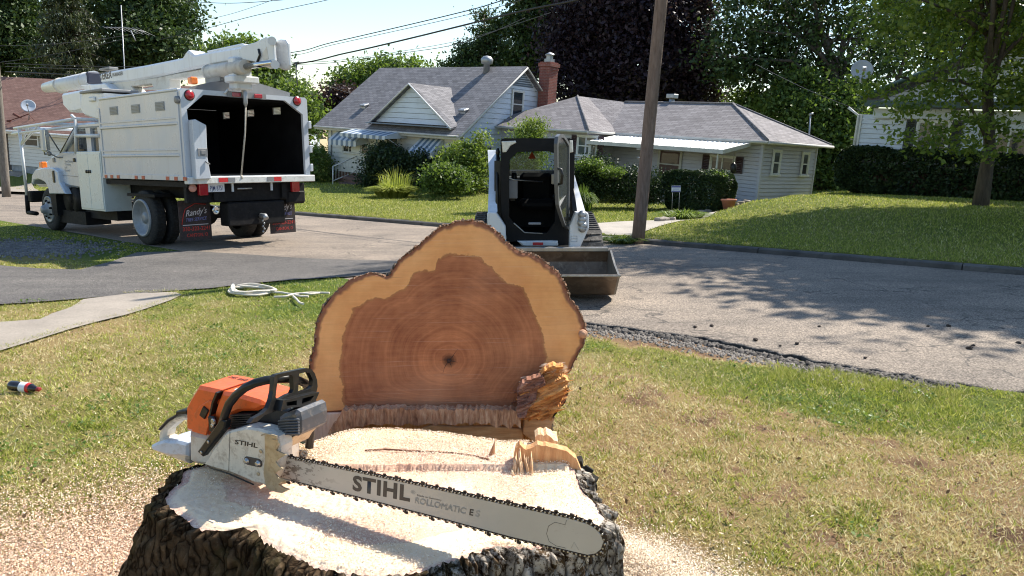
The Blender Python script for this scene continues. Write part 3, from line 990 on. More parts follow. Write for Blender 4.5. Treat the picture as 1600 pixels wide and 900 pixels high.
# left group behind the truck
tree('broadleaf_tree', 'dark broadleaf tree at the far left edge behind the red-brown roof', foot(-5, 58), [blob(-40, 60, 58, 60, 55), blob(15, 55, 58, 45, 55), blob(40, 20, 60, 38, 30), blob(-10, -20, 58, 60, 40), blob(30, 95, 60, 45, 30)], L_DARK, .34, 330, 90, 1.5, .45, 21, limbs=10, fork=.3)
def spruce(name, label, base, h, rad, seed):
    r = np.random.default_rng(seed)
    root = thing(name, label, 'spruce', Matrix.Translation(base))
    pts = []; mb = MB()
    mb.tube([(0, 0, -.1), (0, 0, h * .5), (0, 0, h)], [.28, .18, .03], 8)
    nb = 190
    for i in range(nb):
        k = (i / nb) ** .9
        z = h * (.12 + .87 * k); L = rad * (1 - k) ** .8 * r.uniform(.75, 1.12) + .2
        a = r.uniform(0, 2 * math.pi)
        d = Vector((math.cos(a), math.sin(a), -.25))
        e = Vector((0, 0, z)) + d * L
        mb.tube([(0, 0, z), tuple(Vector((0, 0, z)) + d * L * .5 + Vector((0, 0, .08))), tuple(e)], [.05, .03, .01], 4)
        m = int(200 * L / rad) + 30
        s = r.random(m) ** .8
        p = np.array([0, 0, z]) + np.outer(s * L, np.array(d))
        p += r.normal(size=(m, 3)) * np.array([.28, .28, .2]) * (.5 + .6 * (1 - s))[:, None]
        p[:, 2] -= r.random(m) * .45
        pts.append(p)
    foliage('crown', np.concatenate(pts), .30, L_SPRUCE, r, parent=root, up_bias=.1, aspect=.35, droop=1.2)
    mb.build('trunk', M_TRUNK, root, fix=False)
p = foot(125, 52)
spruce('spruce_tree', 'olive green spruce with drooping boughs between two broadleaf trees behind the truck', p, 15.5, 4.4, 5)
tree('broadleaf_tree', 'tall dark maple behind the raised boom of the truck', foot(225, 56), [blob(215, 60, 56, 70, 50), blob(250, 25, 57, 62, 40), blob(180, 5, 57, 50, 40), blob(265, 70, 55, 42, 32), blob(210, -30, 57, 80, 40), blob(205, 115, 57, 60, 30)], L_DARK, .34, 420, 95, 1.5, .45, 22, limbs=10, fork=.3)
tree('broadleaf_tree', 'leafy mid green tree showing over the boom end and behind the truck box', foot(395, 50), [blob(380, 78, 50, 36, 18), blob(350, 92, 50, 30, 20), blob(405, 110, 50, 45, 20), blob(455, 160, 48, 36, 34), blob(420, 150, 49, 45, 30), blob(478, 185, 48, 25, 25)], L_MID, .28, 330, 80, 1.0, .3, 23, limbs=8)
tree('broadleaf_tree', 'round sunlit green tree rising behind the left end of the shingled cape house roof', foot(590, 60), [blob(565, 128, 60, 42, 28), blob(600, 118, 60, 42, 24), blob(640, 112, 60, 28, 18), blob(545, 145, 60, 26, 20), blob(600, 150, 60, 60, 30)], L_MID, .30, 330, 80, 1.1, .3, 24, limbs=8)
tree('plum_tree', 'small purple-leaved tree beside the left end of the cape house', foot(515, 52), [blob(515, 165, 52, 28, 22), blob(540, 152, 52, 20, 20), blob(498, 185, 52, 22, 18)], L_PLUM, .24, 130, 70, .8, .2, 25, limbs=5, cat='tree')
tree('larch_tree', 'feathery blue-green tree standing behind the cape house ridge', foot(750, 48), [blob(735, 85, 48, 28, 22), blob(760, 60, 48, 26, 24), blob(785, 40, 48, 22, 22), blob(720, 105, 48, 30, 14), blob(790, 90, 48, 32, 26), blob(760, 115, 48, 50, 20), blob(755, 25, 48, 8, 14)], L_DARK, .2, 420, 60, .7, .3, 26, limbs=22, shell=.2, flat=.4, twigs=2)
tree('broadleaf_tree', 'dark green tree crown just left of the dark purple maple', foot(845, 46), [blob(835, 30, 46, 34, 40), blob(860, 75, 46, 38, 40), blob(830, 90, 46, 28, 30), blob(850, -20, 46, 45, 30)], L_DARK, .28, 260, 80, 1.1, .35, 27, limbs=8)
tree('purple_maple', 'huge dark purple maple towering behind the grey bungalow', foot(960, 42), [blob(910, 60, 42, 62, 60), blob(960, 20, 41, 75, 60), blob(1050, 40, 42, 75, 60), blob(1000, 100, 42, 90, 55), blob(1085, 100, 42, 55, 50), blob(900, 120, 42, 50, 45), blob(980, -40, 42, 110, 50), blob(960, 150, 43, 70, 30), blob(1060, 150, 43, 70, 28)], L_PURPLE, .26, 1300, 85, 1.0, .55, 28, limbs=14)
tree('broadleaf_tree', 'airy green tree with bare limbs showing against the sky right of the purple maple', foot(1330, 38), [blob(1150, 70, 38, 55, 50), blob(1180, 20, 38, 60, 45), blob(1240, 60, 38, 45, 45), blob(1290, 20, 38, 60, 45), blob(1330, 90, 38, 55, 50), blob(1230, 110, 39, 50, 22), blob(1165, 120, 38, 45, 30), blob(1250, -30, 38, 120, 45), blob(1205, 90, 38.5, 50, 40), blob(1390, 50, 38, 55, 60), blob(1385, 120, 39, 40, 30)], L_DARK, .24, 500, 58, .95, .42, 29, limbs=30, fork=.2, twigs=2, shell=.35)
tree('broadleaf_tree', 'pale green bushy tree between the bungalow roof and the white house', foot(1285, 36), [blob(1225, 160, 37, 35, 28), blob(1270, 190, 36, 42, 40), blob(1305, 220, 36, 38, 55), blob(1250, 130, 37, 30, 15), blob(1310, 170, 36, 36, 40), blob(1295, 270, 36, 34, 40), blob(1175, 165, 40, 35, 22)], L_MID, .22, 480, 80, .8, .25, 30, limbs=8)
tree('broadleaf_tree', 'backlit dark tree with a thick leaning trunk behind the white house at right', foot(1470, 42), [blob(1450, 30, 42, 75, 60), blob(1540, 20, 42, 75, 60), blob(1600, 70, 42, 70, 60), blob(1500, 100, 42, 60, 35), blob(1640, 20, 42, 60, 60)], L_DARK, .26, 480, 70, 1.0, .5, 31, limbs=14, twigs=1)
# young maple on the mound
mz = 17.6
tree('young_maple', 'young maple with sunlit yellow-green leaves on the grassy mound in front of the white house', foot(1538, mz),
     [blob(1540, 60, mz, 75, 70, 1.6), blob(1440, 60, mz - .6, 55, 50), blob(1380, 30, mz - 1, 50, 42), blob(1480, 130, mz - 1, 62, 42), blob(1400, 165, mz - .8, 48, 20), blob(1560, 140, mz - .6, 65, 45), blob(1630, 90, mz, 60, 70), blob(1500, 200, mz - .6, 52, 26), blob(1450, 0, mz, 80, 50), blob(1590, 215, mz - 1, 35, 22),
      blob(1440, 215, mz - .8, 42, 20), blob(1520, 235, mz - .8, 40, 16), blob(1590, 160, mz - .8, 45, 40), blob(1370, 140, mz - .8, 36, 24), blob(1540, -60, mz, 130, 80, 2.2), blob(1480, -150, mz, 110, 70, 2.0), blob(1620, -120, mz, 100, 80, 2.0), blob(1560, -230, mz, 90, 60, 1.6), ((11.8, 16.8, 8.8), (2.4, 2.2, 1.3)), ((10.2, 17.6, 9.6), (2.6, 2.4, 1.5)), ((8.6, 17.2, 11.6), (2.3, 2.2, 1.2)), ((11.5, 18.5, 12.2), (2.6, 2.2, 1.3)), ((12.6, 16.2, 8.2), (2.2, 2, 1.6)), ((9.0, 15.8, 8.0), (1.8, 1.8, 1.2))],
     L_MAPLE, .125, 1500, 42, .42, .145, 32, limbs=34, fork=.18, shell=.15, twigs=2, flat=.45)
# a big tree just outside the picture on the right throws the dappled shade
tree('shade_tree', 'broad street tree on the right lawn whose shade falls across the mown grass', (14.5, 14.0, .4), [((14.2, 14.0, 6.5), (2.6, 2.4, 1.7)), ((12.9, 15.0, 8.7), (2.6, 2.2, 1.3)), ((14.6, 12.6, 6.2), (2.4, 2.2, 1.5)), ((16.5, 18.6, 6.8), (2.6, 2.4, 1.7)), ((12.8, 19.5, 8.2), (2.4, 2.2, 1.4)), ((15.5, 15.6, 6.0), (2.4, 2.2, 1.5)), ((13.8, 13.6, 5.6), (2.4, 2.2, 1.7)), ((16, 15, 7.5), (3, 2.6, 2.4)), ((13.4, 15.6, 8), (2.6, 2.2, 1.8)), ((15, 12.6, 5.2), (2.2, 2, 1.3)), ((13.0, 13.8, 9.5), (3, 2.4, 1.6))], L_MID, .26, 1500, 80, .9, .3, 33, limbs=12)

def shrub(name, label, blobs, mat, leaf, clumps, per, rc, seed, cat='shrub', base=None, **kw):
    r = np.random.default_rng(seed)
    c0 = Vector(blobs[0][0])
    B = Vector((c0.x, c0.y, h1(c0.x, c0.y)))
    C, cl = crown_points([(tuple(Vector(c) - B), rad) for c, rad in blobs], clumps, per, rc, r, shell=.55)
    C = C[C[:, 2] > -.05]
    o = foliage(name, C, leaf, mat, r, m=Matrix.Translation(B), **kw)
    return tag(o, label, cat)
shrub('hedge_bush', 'leafy green hedge between the truck box and the cape house wall', [blob(494, 262, 37, 22, 30), blob(478, 255, 38, 20, 26), blob(505, 245, 38, 10, 16)], L_MID, .13, 160, 60, .45, 41)
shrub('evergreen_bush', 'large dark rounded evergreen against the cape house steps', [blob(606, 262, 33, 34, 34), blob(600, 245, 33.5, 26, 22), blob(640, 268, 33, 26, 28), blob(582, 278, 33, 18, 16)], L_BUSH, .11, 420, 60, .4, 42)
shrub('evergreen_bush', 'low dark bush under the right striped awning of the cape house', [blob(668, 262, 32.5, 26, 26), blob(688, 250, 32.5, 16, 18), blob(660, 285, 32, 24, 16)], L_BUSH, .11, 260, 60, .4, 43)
shrub('flowering_bush', 'tall yellow-green bush at the right corner of the cape house', [blob(722, 243, 30, 28, 20), blob(744, 250, 30, 22, 28), blob(706, 262, 30, 22, 26), blob(735, 278, 30, 30, 20), blob(752, 225, 30, 8, 18)], L_BRIGHT, .11, 300, 50, .4, 44)
shrub('leafy_bush', 'broad leafed green bush in front of the yellow-green one', [blob(690, 278, 28, 26, 20), blob(712, 284, 28, 20, 16), blob(680, 290, 28, 14, 12)], L_MID, .12, 200, 55, .35, 45)
def tuft(name, label, base, h, rad, n, mat, seed, wid=.02, cat='plant', spread=.8, flowers=None):
    r = np.random.default_rng(seed)
    a = r.uniform(0, 2 * math.pi, n); q = r.random(n) ** .5
    bx = np.cos(a) * q * rad * .45; by = np.sin(a) * q * rad * .45
    hh = h * r.uniform(.6, 1.05, n); ex = np.cos(a) * q * rad * spread; ey = np.sin(a) * q * rad * spread
    t = r.uniform(0, 2 * math.pi, n); wx = np.cos(t) * wid; wy = np.sin(t) * wid
    z0 = np.zeros(n)
    m1 = np.stack([bx + ex * .35, by + ey * .35, hh * .62], 1)
    tip = np.stack([bx + ex, by + ey, hh * (1 - .8 * q * spread)], 1)
    b = np.stack([bx, by, z0 - .03], 1); w = np.stack([wx, wy, z0], 1)
    V = np.concatenate([b - w, b + w, m1 + w * .9, m1 - w * .9, tip + w * .15, tip - w * .15])
    i = np.arange(n)
    Fc = np.concatenate([np.stack([i, i + n, i + 2 * n, i + 3 * n], 1), np.stack([i + 3 * n, i + 2 * n, i + 4 * n, i + 5 * n], 1)])
    o = np_obj(name, V, Fc, mat, m=Matrix.Translation(base), rnd=np.tile(r.random((n, 3)), (2, 1)))
    return tag(o, label, cat)
tuft('daylily_clump', 'bright yellow-green clump of arching daylily leaves on the cape house lawn', foot(612, 29), .72, 1.15, 2200, L_LIME, 51, .02, spread=.62)
tuft('wildflower_clump', 'tall thin stalks with seed heads behind the bright daylily clump', foot(618, 29.8), 1.35, 1.2, 160, L_LIME, 52, .012, spread=.5)
tuft('ornamental_grass', 'upright spiky green grass clump in front of the bungalow hedge', foot(911, 20.5), .95, .42, 700, L_MID, 53, .012)
tuft('weed_patch', 'low leafy weeds growing over the stone edging by the drive', foot(1070, 19.5), .35, .8, 420, L_BRIGHT, 54, .02, cat='weeds')
tuft('weed_tuft', 'small tuft of weeds at the kerb end beside the utility pole', (2.1, 14.0, .03), .14, .5, 420, L_BRIGHT, 55, .012, cat='weeds')
shrub('tall_bush', 'light green feathery bush showing above the skid loader cab', [blob(827, 212, 21, 22, 22), blob(822, 250, 21, 30, 40), blob(838, 200, 21, 12, 14)], L_BRIGHT, .10, 260, 50, .3, 46, aspect=.3, droop=-.6)
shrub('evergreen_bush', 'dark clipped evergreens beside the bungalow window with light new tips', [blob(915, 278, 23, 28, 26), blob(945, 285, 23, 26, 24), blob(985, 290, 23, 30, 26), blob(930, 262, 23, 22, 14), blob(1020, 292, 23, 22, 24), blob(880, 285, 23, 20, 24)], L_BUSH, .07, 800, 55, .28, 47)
shrub('light_bush', 'small rounded yellow-green tipped shrub in the dark evergreens under the bungalow window', [blob(920, 258, 22.3, 18, 6), blob(955, 268, 22.2, 16, 4)], L_MID, .07, 90, 50, .22, 48)
def box_hedge(name, label, m, size, mat, seed, n, leaf, light=None):
    r = np.random.default_rng(seed)
    # leaves on the faces of a rounded block, with bumps
    u = r.random((n, 3)) * 2 - 1
    ax = r.integers(0, 3, n); sg = np.where(r.random(n) < .5, -1, 1)
    k = r.uniform(.8, 1.02, n)
    for a in range(3):
        s = ax == a
        u[s, a] = (sg * k)[s]
    ln = (np.abs(u) ** 5).sum(1) ** (1 / 5)
    u = u / np.maximum(ln, 1)[:, None]
    C = u * np.array(size) / 2 + np.array([0, 0, size[2] / 2])
    C += (np.stack([fbm(C[:, 0] * 2, C[:, 1] * 2, C[:, 2] * 2 + 9 * i, 3) for i in range(3)], 1) - .5) * .4
    C = C[C[:, 2] > 0]
    o = foliage(name, C, leaf, mat, r, m=m)
    return tag(o, label, 'hedge')
uB_ = -level(-250)
hp = foot(1093, 22.3)
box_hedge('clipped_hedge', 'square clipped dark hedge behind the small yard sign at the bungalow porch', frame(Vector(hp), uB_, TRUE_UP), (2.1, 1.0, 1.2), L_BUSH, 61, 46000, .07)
shrub('light_bush', 'light new growth on top of the square hedge nearest the flower pot', [blob(1118, 277, 21.9, 15, 5), blob(1128, 285, 21.7, 8, 10)], L_MID, .06, 80, 50, .18, 49)
uR_ = -level(-400)
hp = P(1500, 318, 23.0)
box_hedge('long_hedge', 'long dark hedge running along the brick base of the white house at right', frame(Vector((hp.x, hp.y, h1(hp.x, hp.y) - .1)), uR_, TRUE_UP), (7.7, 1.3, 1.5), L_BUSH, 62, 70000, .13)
# ------------------------------------------------------------------ houses
def siding(mb, o, du, dout, z0, z1, prof, course=.2, proud=.016):
    """lapped boards: each course leans out at its foot"""
    o = Vector(o); du = Vector(du); dout = Vector(dout); Z = Vector((0, 0, 1))
    z = z0
    while z < z1 - .01:
        zt = min(z + course, z1)
        a0, a1 = prof(z); b0, b1 = prof(zt)
        if a1 - a0 > .02:
            gz = min(.10 * course, .015)
            A = o + du * a0 + Z * (z + gz) + dout * (proud + .012); B = o + du * a1 + Z * (z + gz) + dout * (proud + .012)
            Cc = o + du * b1 + Z * zt + dout * .006; D = o + du * b0 + Z * zt + dout * .006
            mb.quad(A, B, Cc, D)
            mb.quad(A - dout * (proud + .03), B - dout * (proud + .03), B, A)
        z = zt
def siding_mat(name, col, dirt=(.3, .3, .27)):
    m, nt, bs, out = new_mat(name)
    v = coords(nt)
    c = ramp(nt, noise(nt, v, .9, 6, .6), [(.3, tuple(x * .9 for x in col)), (.7, col)])
    g = ramp(nt, noise(nt, coords(nt, 'Object', (1, 1, 5)), 2, 7, .7), [(.5, (0, 0, 0)), (.75, (.35,) * 3)])
    c = mixc(nt, g, c, dirt)
    nt.links.new(c, bs.inputs['Base Color']); bs.inputs['Roughness'].default_value = .55
    return m
def shingle_mat(name, lo, mid, hi, course=.14):
    m, nt, bs, out = new_mat(name)
    tc = nt.nodes.new('ShaderNodeTexCoord')
    b = nt.nodes.new('ShaderNodeTexBrick')
    nt.links.new(tc.outputs['UV'], b.inputs['Vector'])
    b.inputs['Scale'].default_value = 1.0
    b.inputs['Brick Width'].default_value = .32; b.inputs['Row Height'].default_value = course
    b.inputs['Mortar Size'].default_value = .009; b.inputs['Mortar Smooth'].default_value = .1
    b.inputs['Color1'].default_value = (0, 0, 0, 1); b.inputs['Color2'].default_value = (1, 1, 1, 1); b.inputs['Mortar'].default_value = (0, 0, 0, 1)
    v = coords(nt, 'UV')
    n = noise(nt, v, 1.1, 6, .65)
    sp = nt.nodes.new('ShaderNodeSeparateColor'); nt.links.new(b.outputs['Color'], sp.inputs[0])
    f = math_n(nt, 'ADD', math_n(nt, 'MULTIPLY', sp.outputs[0], .45), math_n(nt, 'MULTIPLY', n, .7))
    c = ramp(nt, f, [(.15, lo), (.5, mid), (.95, hi)])
    c = mixc(nt, math_n(nt, 'MULTIPLY', b.outputs['Fac'], .75), c, tuple(x * .35 for x in lo))
    c = mixc(nt, 1.0, c, ramp(nt, noise(nt, v, 60, 3), [(.3, (.8,) * 3), (.7, (1.15,) * 3)]), 'MULTIPLY')
    nt.links.new(c, bs.inputs['Base Color']); bs.inputs['Roughness'].default_value = .9
    bump(nt, bs, b.outputs['Fac'], -.6, .012)
    return m
def brick_mat(name, a, b_, mortar=(.35, .32, .29), w=.2, h=.068):
    m, nt, bs, out = new_mat(name)
    tc = nt.nodes.new('ShaderNodeTexCoord')
    b = nt.nodes.new('ShaderNodeTexBrick'); nt.links.new(tc.outputs['UV'], b.inputs['Vector'])
    b.inputs['Scale'].default_value = 1; b.inputs['Brick Width'].default_value = w; b.inputs['Row Height'].default_value = h
    b.inputs['Mortar Size'].default_value = .006
    b.inputs['Color1'].default_value = (*a, 1); b.inputs['Color2'].default_value = (*b_, 1); b.inputs['Mortar'].default_value = (*mortar, 1)
    c = mixc(nt, 1.0, b.outputs['Color'], ramp(nt, noise(nt, coords(nt), 6, 6, .7), [(.3, (.7,) * 3), (.7, (1.15,) * 3)]), 'MULTIPLY')
    nt.links.new(c, bs.inputs['Base Color']); bs.inputs['Roughness'].default_value = .9
    bump(nt, bs, b.outputs['Fac'], -.5, .008)
    return m
M_SIDE_CREAM = siding_mat('siding_cream', (.68, .67, .63))
M_SIDE_WHITE = siding_mat('siding_white', (.64, .69, .76))
M_SIDE_GREY = siding_mat('siding_grey', (.53, .53, .61))
M_TRIM = plain('white_trim', (.66, .66, .64), .5, var=.08, scale=4, dirt=(.3, .28, .24))
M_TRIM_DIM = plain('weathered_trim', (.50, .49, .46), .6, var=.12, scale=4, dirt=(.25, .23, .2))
M_SHING = shingle_mat('shingle_grey', (.095, .092, .098), (.165, .16, .17), (.25, .24, .25))
M_SHING2 = shingle_mat('shingle_warm', (.115, .105, .11), (.19, .175, .18), (.28, .26, .265))
M_SHING3 = shingle_mat('shingle_brown', (.15, .075, .055), (.21, .11, .085), (.28, .16, .125))
M_BRICK = brick_mat('chimney_brick', (.27, .075, .05), (.20, .055, .04), (.26, .2, .17))
M_BRICK2 = brick_mat('base_brick', (.16, .07, .05), (.12, .05, .035), (.2, .17, .14))
M_SHUT = plain('shutter_maroon', (.045, .022, .03), .6, var=.2)
M_SHUT2 = plain('shutter_dark', (.03, .035, .035), .6, var=.2)
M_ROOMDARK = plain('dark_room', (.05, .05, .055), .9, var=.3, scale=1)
M_CURTAIN = plain('curtain', (.42, .41, .40), .9, var=.15, scale=5)
M_WGLASS = glass('window_glass', (.05, .06, .07), .55, .04)
M_FOUND = plain('foundation_block', (.28, .30, .31), .9, var=.2, scale=5, bmp=.4)
M_ALU = plain('awning_white', (.55, .58, .62), .45, var=.06)
M_ALU_BLUE = plain('awning_blue', (.13, .19, .27), .45, var=.08)
M_METAL = plain('galvanised', (.35, .36, .37), .45, .6, var=.15, scale=8)

def window(parent, m, u0, z0, u1, z1, shutters=None, split='h', curtain=.6, fw=.07, mat=None, out=.03, bars=0, name='window'):
    """double-hung window on the wall plane y = 0 of frame m (relative to parent); faces -y"""
    m = m @ Matrix.Translation((0, -.035, 0))
    mb = MB()
    def bx(c, s):
        mb.box(m @ Vector(c), s, mtx=m.to_3x3().to_4x4(), bev=.006)
    cx = (u0 + u1) / 2; cz = (z0 + z1) / 2; W = u1 - u0; Hh = z1 - z0
    bx((cx, -out, z1 + fw / 2), (W + 2 * fw + .04, .06, fw))
    bx((cx, -out - .015, z0 - fw / 2), (W + 2 * fw + .10, .09, fw * .9))
    for s in (-1, 1): bx((cx + s * (W / 2 + fw / 2), -out, cz), (fw, .06, Hh - .004))
    fr = mb.build(name, mat or M_TRIM, parent)
    mb = MB()
    def bx2(c, s):
        mb.box(m @ Vector(c), s, mtx=m.to_3x3().to_4x4())
    if split == 'h': bx2((cx, -out + .002, cz), (W, .035, .045))
    if split == 'v': bx2((cx, -out + .002, cz), (.05, .035, Hh))
    if split == '3':
        for k in (-1, 1): bx2((cx + k * W * .26, -out + .002, cz), (.05, .035, Hh))
    for s in (-1, 1):
        bx2((cx + s * (W / 2 - .018), -out + .004, cz), (.034, .03, Hh - .002))
        bx2((cx, -out + .005, cz + s * (Hh / 2 - .018)), (W - .07, .03, .034))
    mb.build('sash', mat or M_TRIM, fr)
    g = MB(); y = -out + .006
    g.quad(m @ Vector((u0, y, z0)), m @ Vector((u1, y, z0)), m @ Vector((u1, y, z1)), m @ Vector((u0, y, z1)))
    g.build('pane', M_WGLASS, fr, fix=False)
    b = MB(); y = -.0225
    if curtain > 0:
        zc = z1 - Hh * curtain
        k = 14
        for i in range(k):
            a = u0 + W * i / k; c2 = u0 + W * (i + 1) / k
            ya = y + (.004 if i % 2 else 0); yb = y + (0 if i % 2 else .004)
            b.quad(m @ Vector((a, ya - .001, zc)), m @ Vector((c2, yb - .001, zc)), m @ Vector((c2, yb - .001, z1)), m @ Vector((a, ya - .001, z1)))
        b.build('curtain', M_CURTAIN, fr, fix=False)
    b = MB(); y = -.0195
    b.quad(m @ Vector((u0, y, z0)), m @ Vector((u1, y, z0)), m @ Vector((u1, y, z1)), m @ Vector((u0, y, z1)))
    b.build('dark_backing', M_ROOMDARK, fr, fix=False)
    if shutters:
        for s in (-1, 1):
            sh = MB(); w = .3
            c = cx + s * (W / 2 + fw + w / 2 + .01)
            for k in (-1, 1): sh.box(m @ Vector((c + k * (w / 2 - .025), -.035, cz)), (.05, .03, Hh + .1), mtx=m.to_3x3().to_4x4())
            nz = int(Hh / .06)
            for k in range(nz):
                sh.box(m @ Vector((c, -.03, z0 + (k + .5) * Hh / nz)), (w - .1, .022, Hh / nz * .8), mtx=m.to_3x3().to_4x4(), rot=(.5, 0, 0))
            for zz in (z0 - .02, cz, z1 + .02): sh.box(m @ Vector((c, -.034, zz)), (w - .101, .028, .06), mtx=m.to_3x3().to_4x4())
            sh.build('shutter', shutters, parent)
    return fr
def slab(mb, pts, t=.1):
    """roof plane with thickness below"""
    pts = [Vector(p) for p in pts]
    n = len(pts)
    lo = [p - Vector((0, 0, t)) for p in pts]
    fs = [list(range(n)), [n + i for i in reversed(range(n))]] + [[i, n + i, n + (i + 1) % n, (i + 1) % n] for i in range(n)]
    mb.add(pts + lo, fs)
def local(px, py, m, y=0.0):
    a = loc_xz(m, px, py, y); return a
I4 = Matrix.Identity(4)

# ---------------- the cape house
uC = -level(-600)
MC = frame(P(513, 283, 38), uC, TRUE_UP)
house = thing('cape_house', 'white one-and-a-half storey house with grey shingle roof, front dormer gable and striped awnings', 'house', MC)
CW, CDp, CE = 9.48, 7.3, 3.03
CR = 5.88
w = MB(); siding(w, (0, 0, 0), (1, 0, 0), (0, -1, 0), .58, CE, lambda z: (0, CW), .23)
w.box((CW / 2, CDp / 2 + .02, (CE + .58) / 2), (CW - .08, CDp - .08, CE - .60))
w.build('front_wall', M_SIDE_CREAM, house)
def gprof(z):
    if z <= CE: return (0, CDp)
    k = (z - CE) / (CR - CE) * CDp / 2
    return (k, CDp - k)
w = MB(); siding(w, (CW, 0, 0), (0, 1, 0), (1, 0, 0), .58, CR - .12, gprof, .23)
w.prism([(0.0, CE - .01), (CDp, CE - .01), (CDp / 2, CR - .12)], CW - .09, CW - .035, 'yz')
w.prism([(0.0, CE - .01), (CDp, CE - .01), (CDp / 2, CR - .12)], .005, .06, 'yz')
w.build('gable_wall', M_SIDE_WHITE, house)
w = MB(); w.box((CW / 2, CDp / 2, .1), (CW - .06, CDp - .06, .96)); w.build('foundation', M_BRICK2, house)
# roof
rf = MB(); ov = .35; sl = (CR - CE) / (CDp / 2)
zE = CE - sl * .45 + .1
slab(rf, [(-.55, -.45, zE), (CW + .3, -.45, zE), (CW + .3, CDp / 2, CR + .1), (-.55, CDp / 2, CR + .1)], .08)
slab(rf, [(CW + .3, CDp + .45, zE), (-.55, CDp + .45, zE), (-.55, CDp / 2 + .001, CR + .098), (CW + .3, CDp / 2 + .001, CR + .098)], .08)
roof = rf.build('roof', M_SHING, house)
rf = MB()
rf.box((CW / 2 - .12, -.47, zE - .10), (CW + .83, .03, .16))
for sx in (CW + .315, -.565):
    rf.tube([(sx, -.47, zE - .08), (sx, CDp / 2, CR + .02), (sx, CDp + .47, zE - .08)], .055, 4)
rf.box((CW / 2 - .1, -.22, zE - .19), (CW + .5, .46, .03))
rf.build('fascia', M_TRIM_DIM, roof)
g = MB()    # gutter
g.tube([(-.5, -.54, zE - .07), (CW + .25, -.54, zE - .07)], .06, 8, flat=.8); g.build('gutter', M_TRIM_DIM, roof)
# gable louvre
g = MB(); zt = CR - .16
for i in range(6):
    z = zt - .12 - i * .095; hw = (CR - z) / sl - .15
    if hw > .05: g.box((CW + .03, CDp / 2, z), (.03, 2 * hw, .055), rot=(0, .5, 0))
g.build('gable_vent', plain('vent_blue', (.13, .17, .22), .6), house)
g = MB(); 
x0, z0 = loc_xz(MC, 587, 187, -.1); xa, za = loc_xz(MC, 646, 133, -.1); x1, z1 = loc_xz(MC, 706, 193, -.1)
zb = zE + .42 * sl + .02
# front dormer gable
def dprof(z):
    k = (z - zb) / (za - zb); return (x0 + (xa - x0) * k, x1 + (xa - x1) * k)
siding(g, (0, -.1, 0), (1, 0, 0), (0, -1, 0), zb, za - .06, dprof, .23)
dorm = g.build('dormer', M_SIDE_WHITE, house)
def vroof(z): return (z - .1 - CE) / sl
rr = MB()
vb = vroof(za + .06)
slab(rr, [(xa, -.35, za + .08), (xa, vb + .1, za + .08), (x1 + .22, vroof(zb), zb + .02), (x1 + .22, -.35, zb - .08)], .07)
slab(rr, [(xa, -.35, za + .081), (x0 - .22, -.35, zb - .08), (x0 - .22, vroof(zb), zb + .02), (xa, vb + .1, za + .081)], .07)
rr.build('dormer_roof', M_SHING, dorm)
rr = MB(); rr.tube([(x0 - .22, -.38, zb - .12), (xa, -.38, za + .03), (x1 + .22, -.38, zb - .12)], .05, 4)
rr.build('rake_board', M_TRIM, dorm)
rr = MB(); rr.box(((x0 + x1) / 2, -.36, zb - .06), (x1 - x0 + .3, .45, .05)); rr.build('flashing', plain('flashing_blue', (.14, .18, .24), .5), dorm)
# vents on the roof
for px, py, nm, rsz in ((490, 0, 'x', 0),): pass
def on_roof(px, py, m, z0_, slope, y0_):
    # local roof plane z = z0 + slope * (y - y0)
    n = (m.to_3x3() @ Vector((0, -slope, 1))).normalized()
    return m.inverted() @ on_plane(px, py, m @ Vector((0, y0_, z0_)), n)
for px, py in ((569, 168), (724, 176)):
    q = on_roof(px, py, MC, zE, sl, -.45)
    v = MB(); v.box((q.x, q.y, q.z + .12), (.42, .34, .10), rot=(.3, 0, 0), bev=.03); v.box((q.x, q.y + .05, q.z + .02), (.3, .22, .16)); v.build('roof_vent', M_METAL, roof)
q = on_roof(760, 112, MC, zE, sl, -.45)
v = MB(); v.lathe((q.x, q.y, q.z - .1), (0, 0, 1), [(0, .16), (.42, .14), (.46, .27), (.66, .29), (.78, .18), (.82, .02)], 14); v.build('turbine_vent', M_METAL, roof)
# chimney outside the right gable
ca = loc_xz(MC, 833, 175, 4.9); 
cy = 5.1
ch = MB()
def chx(px): return loc_xz(MC, px, 140, cy)[0]
cx0 = CW + .07
ztop = loc_xz(MC, 848, 98, cy)[1]
ch.box((cx0 + .32, cy, 1.6), (.64, .95, 4.2)); ch.box((cx0 + .32, cy, (3.7 + ztop) / 2), (.60, .62, ztop - 3.68))
ch.box((cx0 + .32, cy, ztop - .12), (.72, .74, .16)); ch.box((cx0 + .32, cy, ztop - .3), (.66, .68, .1))
chim = ch.build('chimney', M_BRICK, house)
v = MB(); v.box((cx0 + .32, cy, ztop + .06), (.34, .34, .2)); v.box((cx0 + .32, cy, ztop + .24), (.22, .22, .2)); v.lathe((cx0 + .32, cy, ztop + .33), (0, 0, 1), [(0, .28), (.04, .27), (.14, .02)], 4)
v.build('flue_cap', M_METAL, chim)
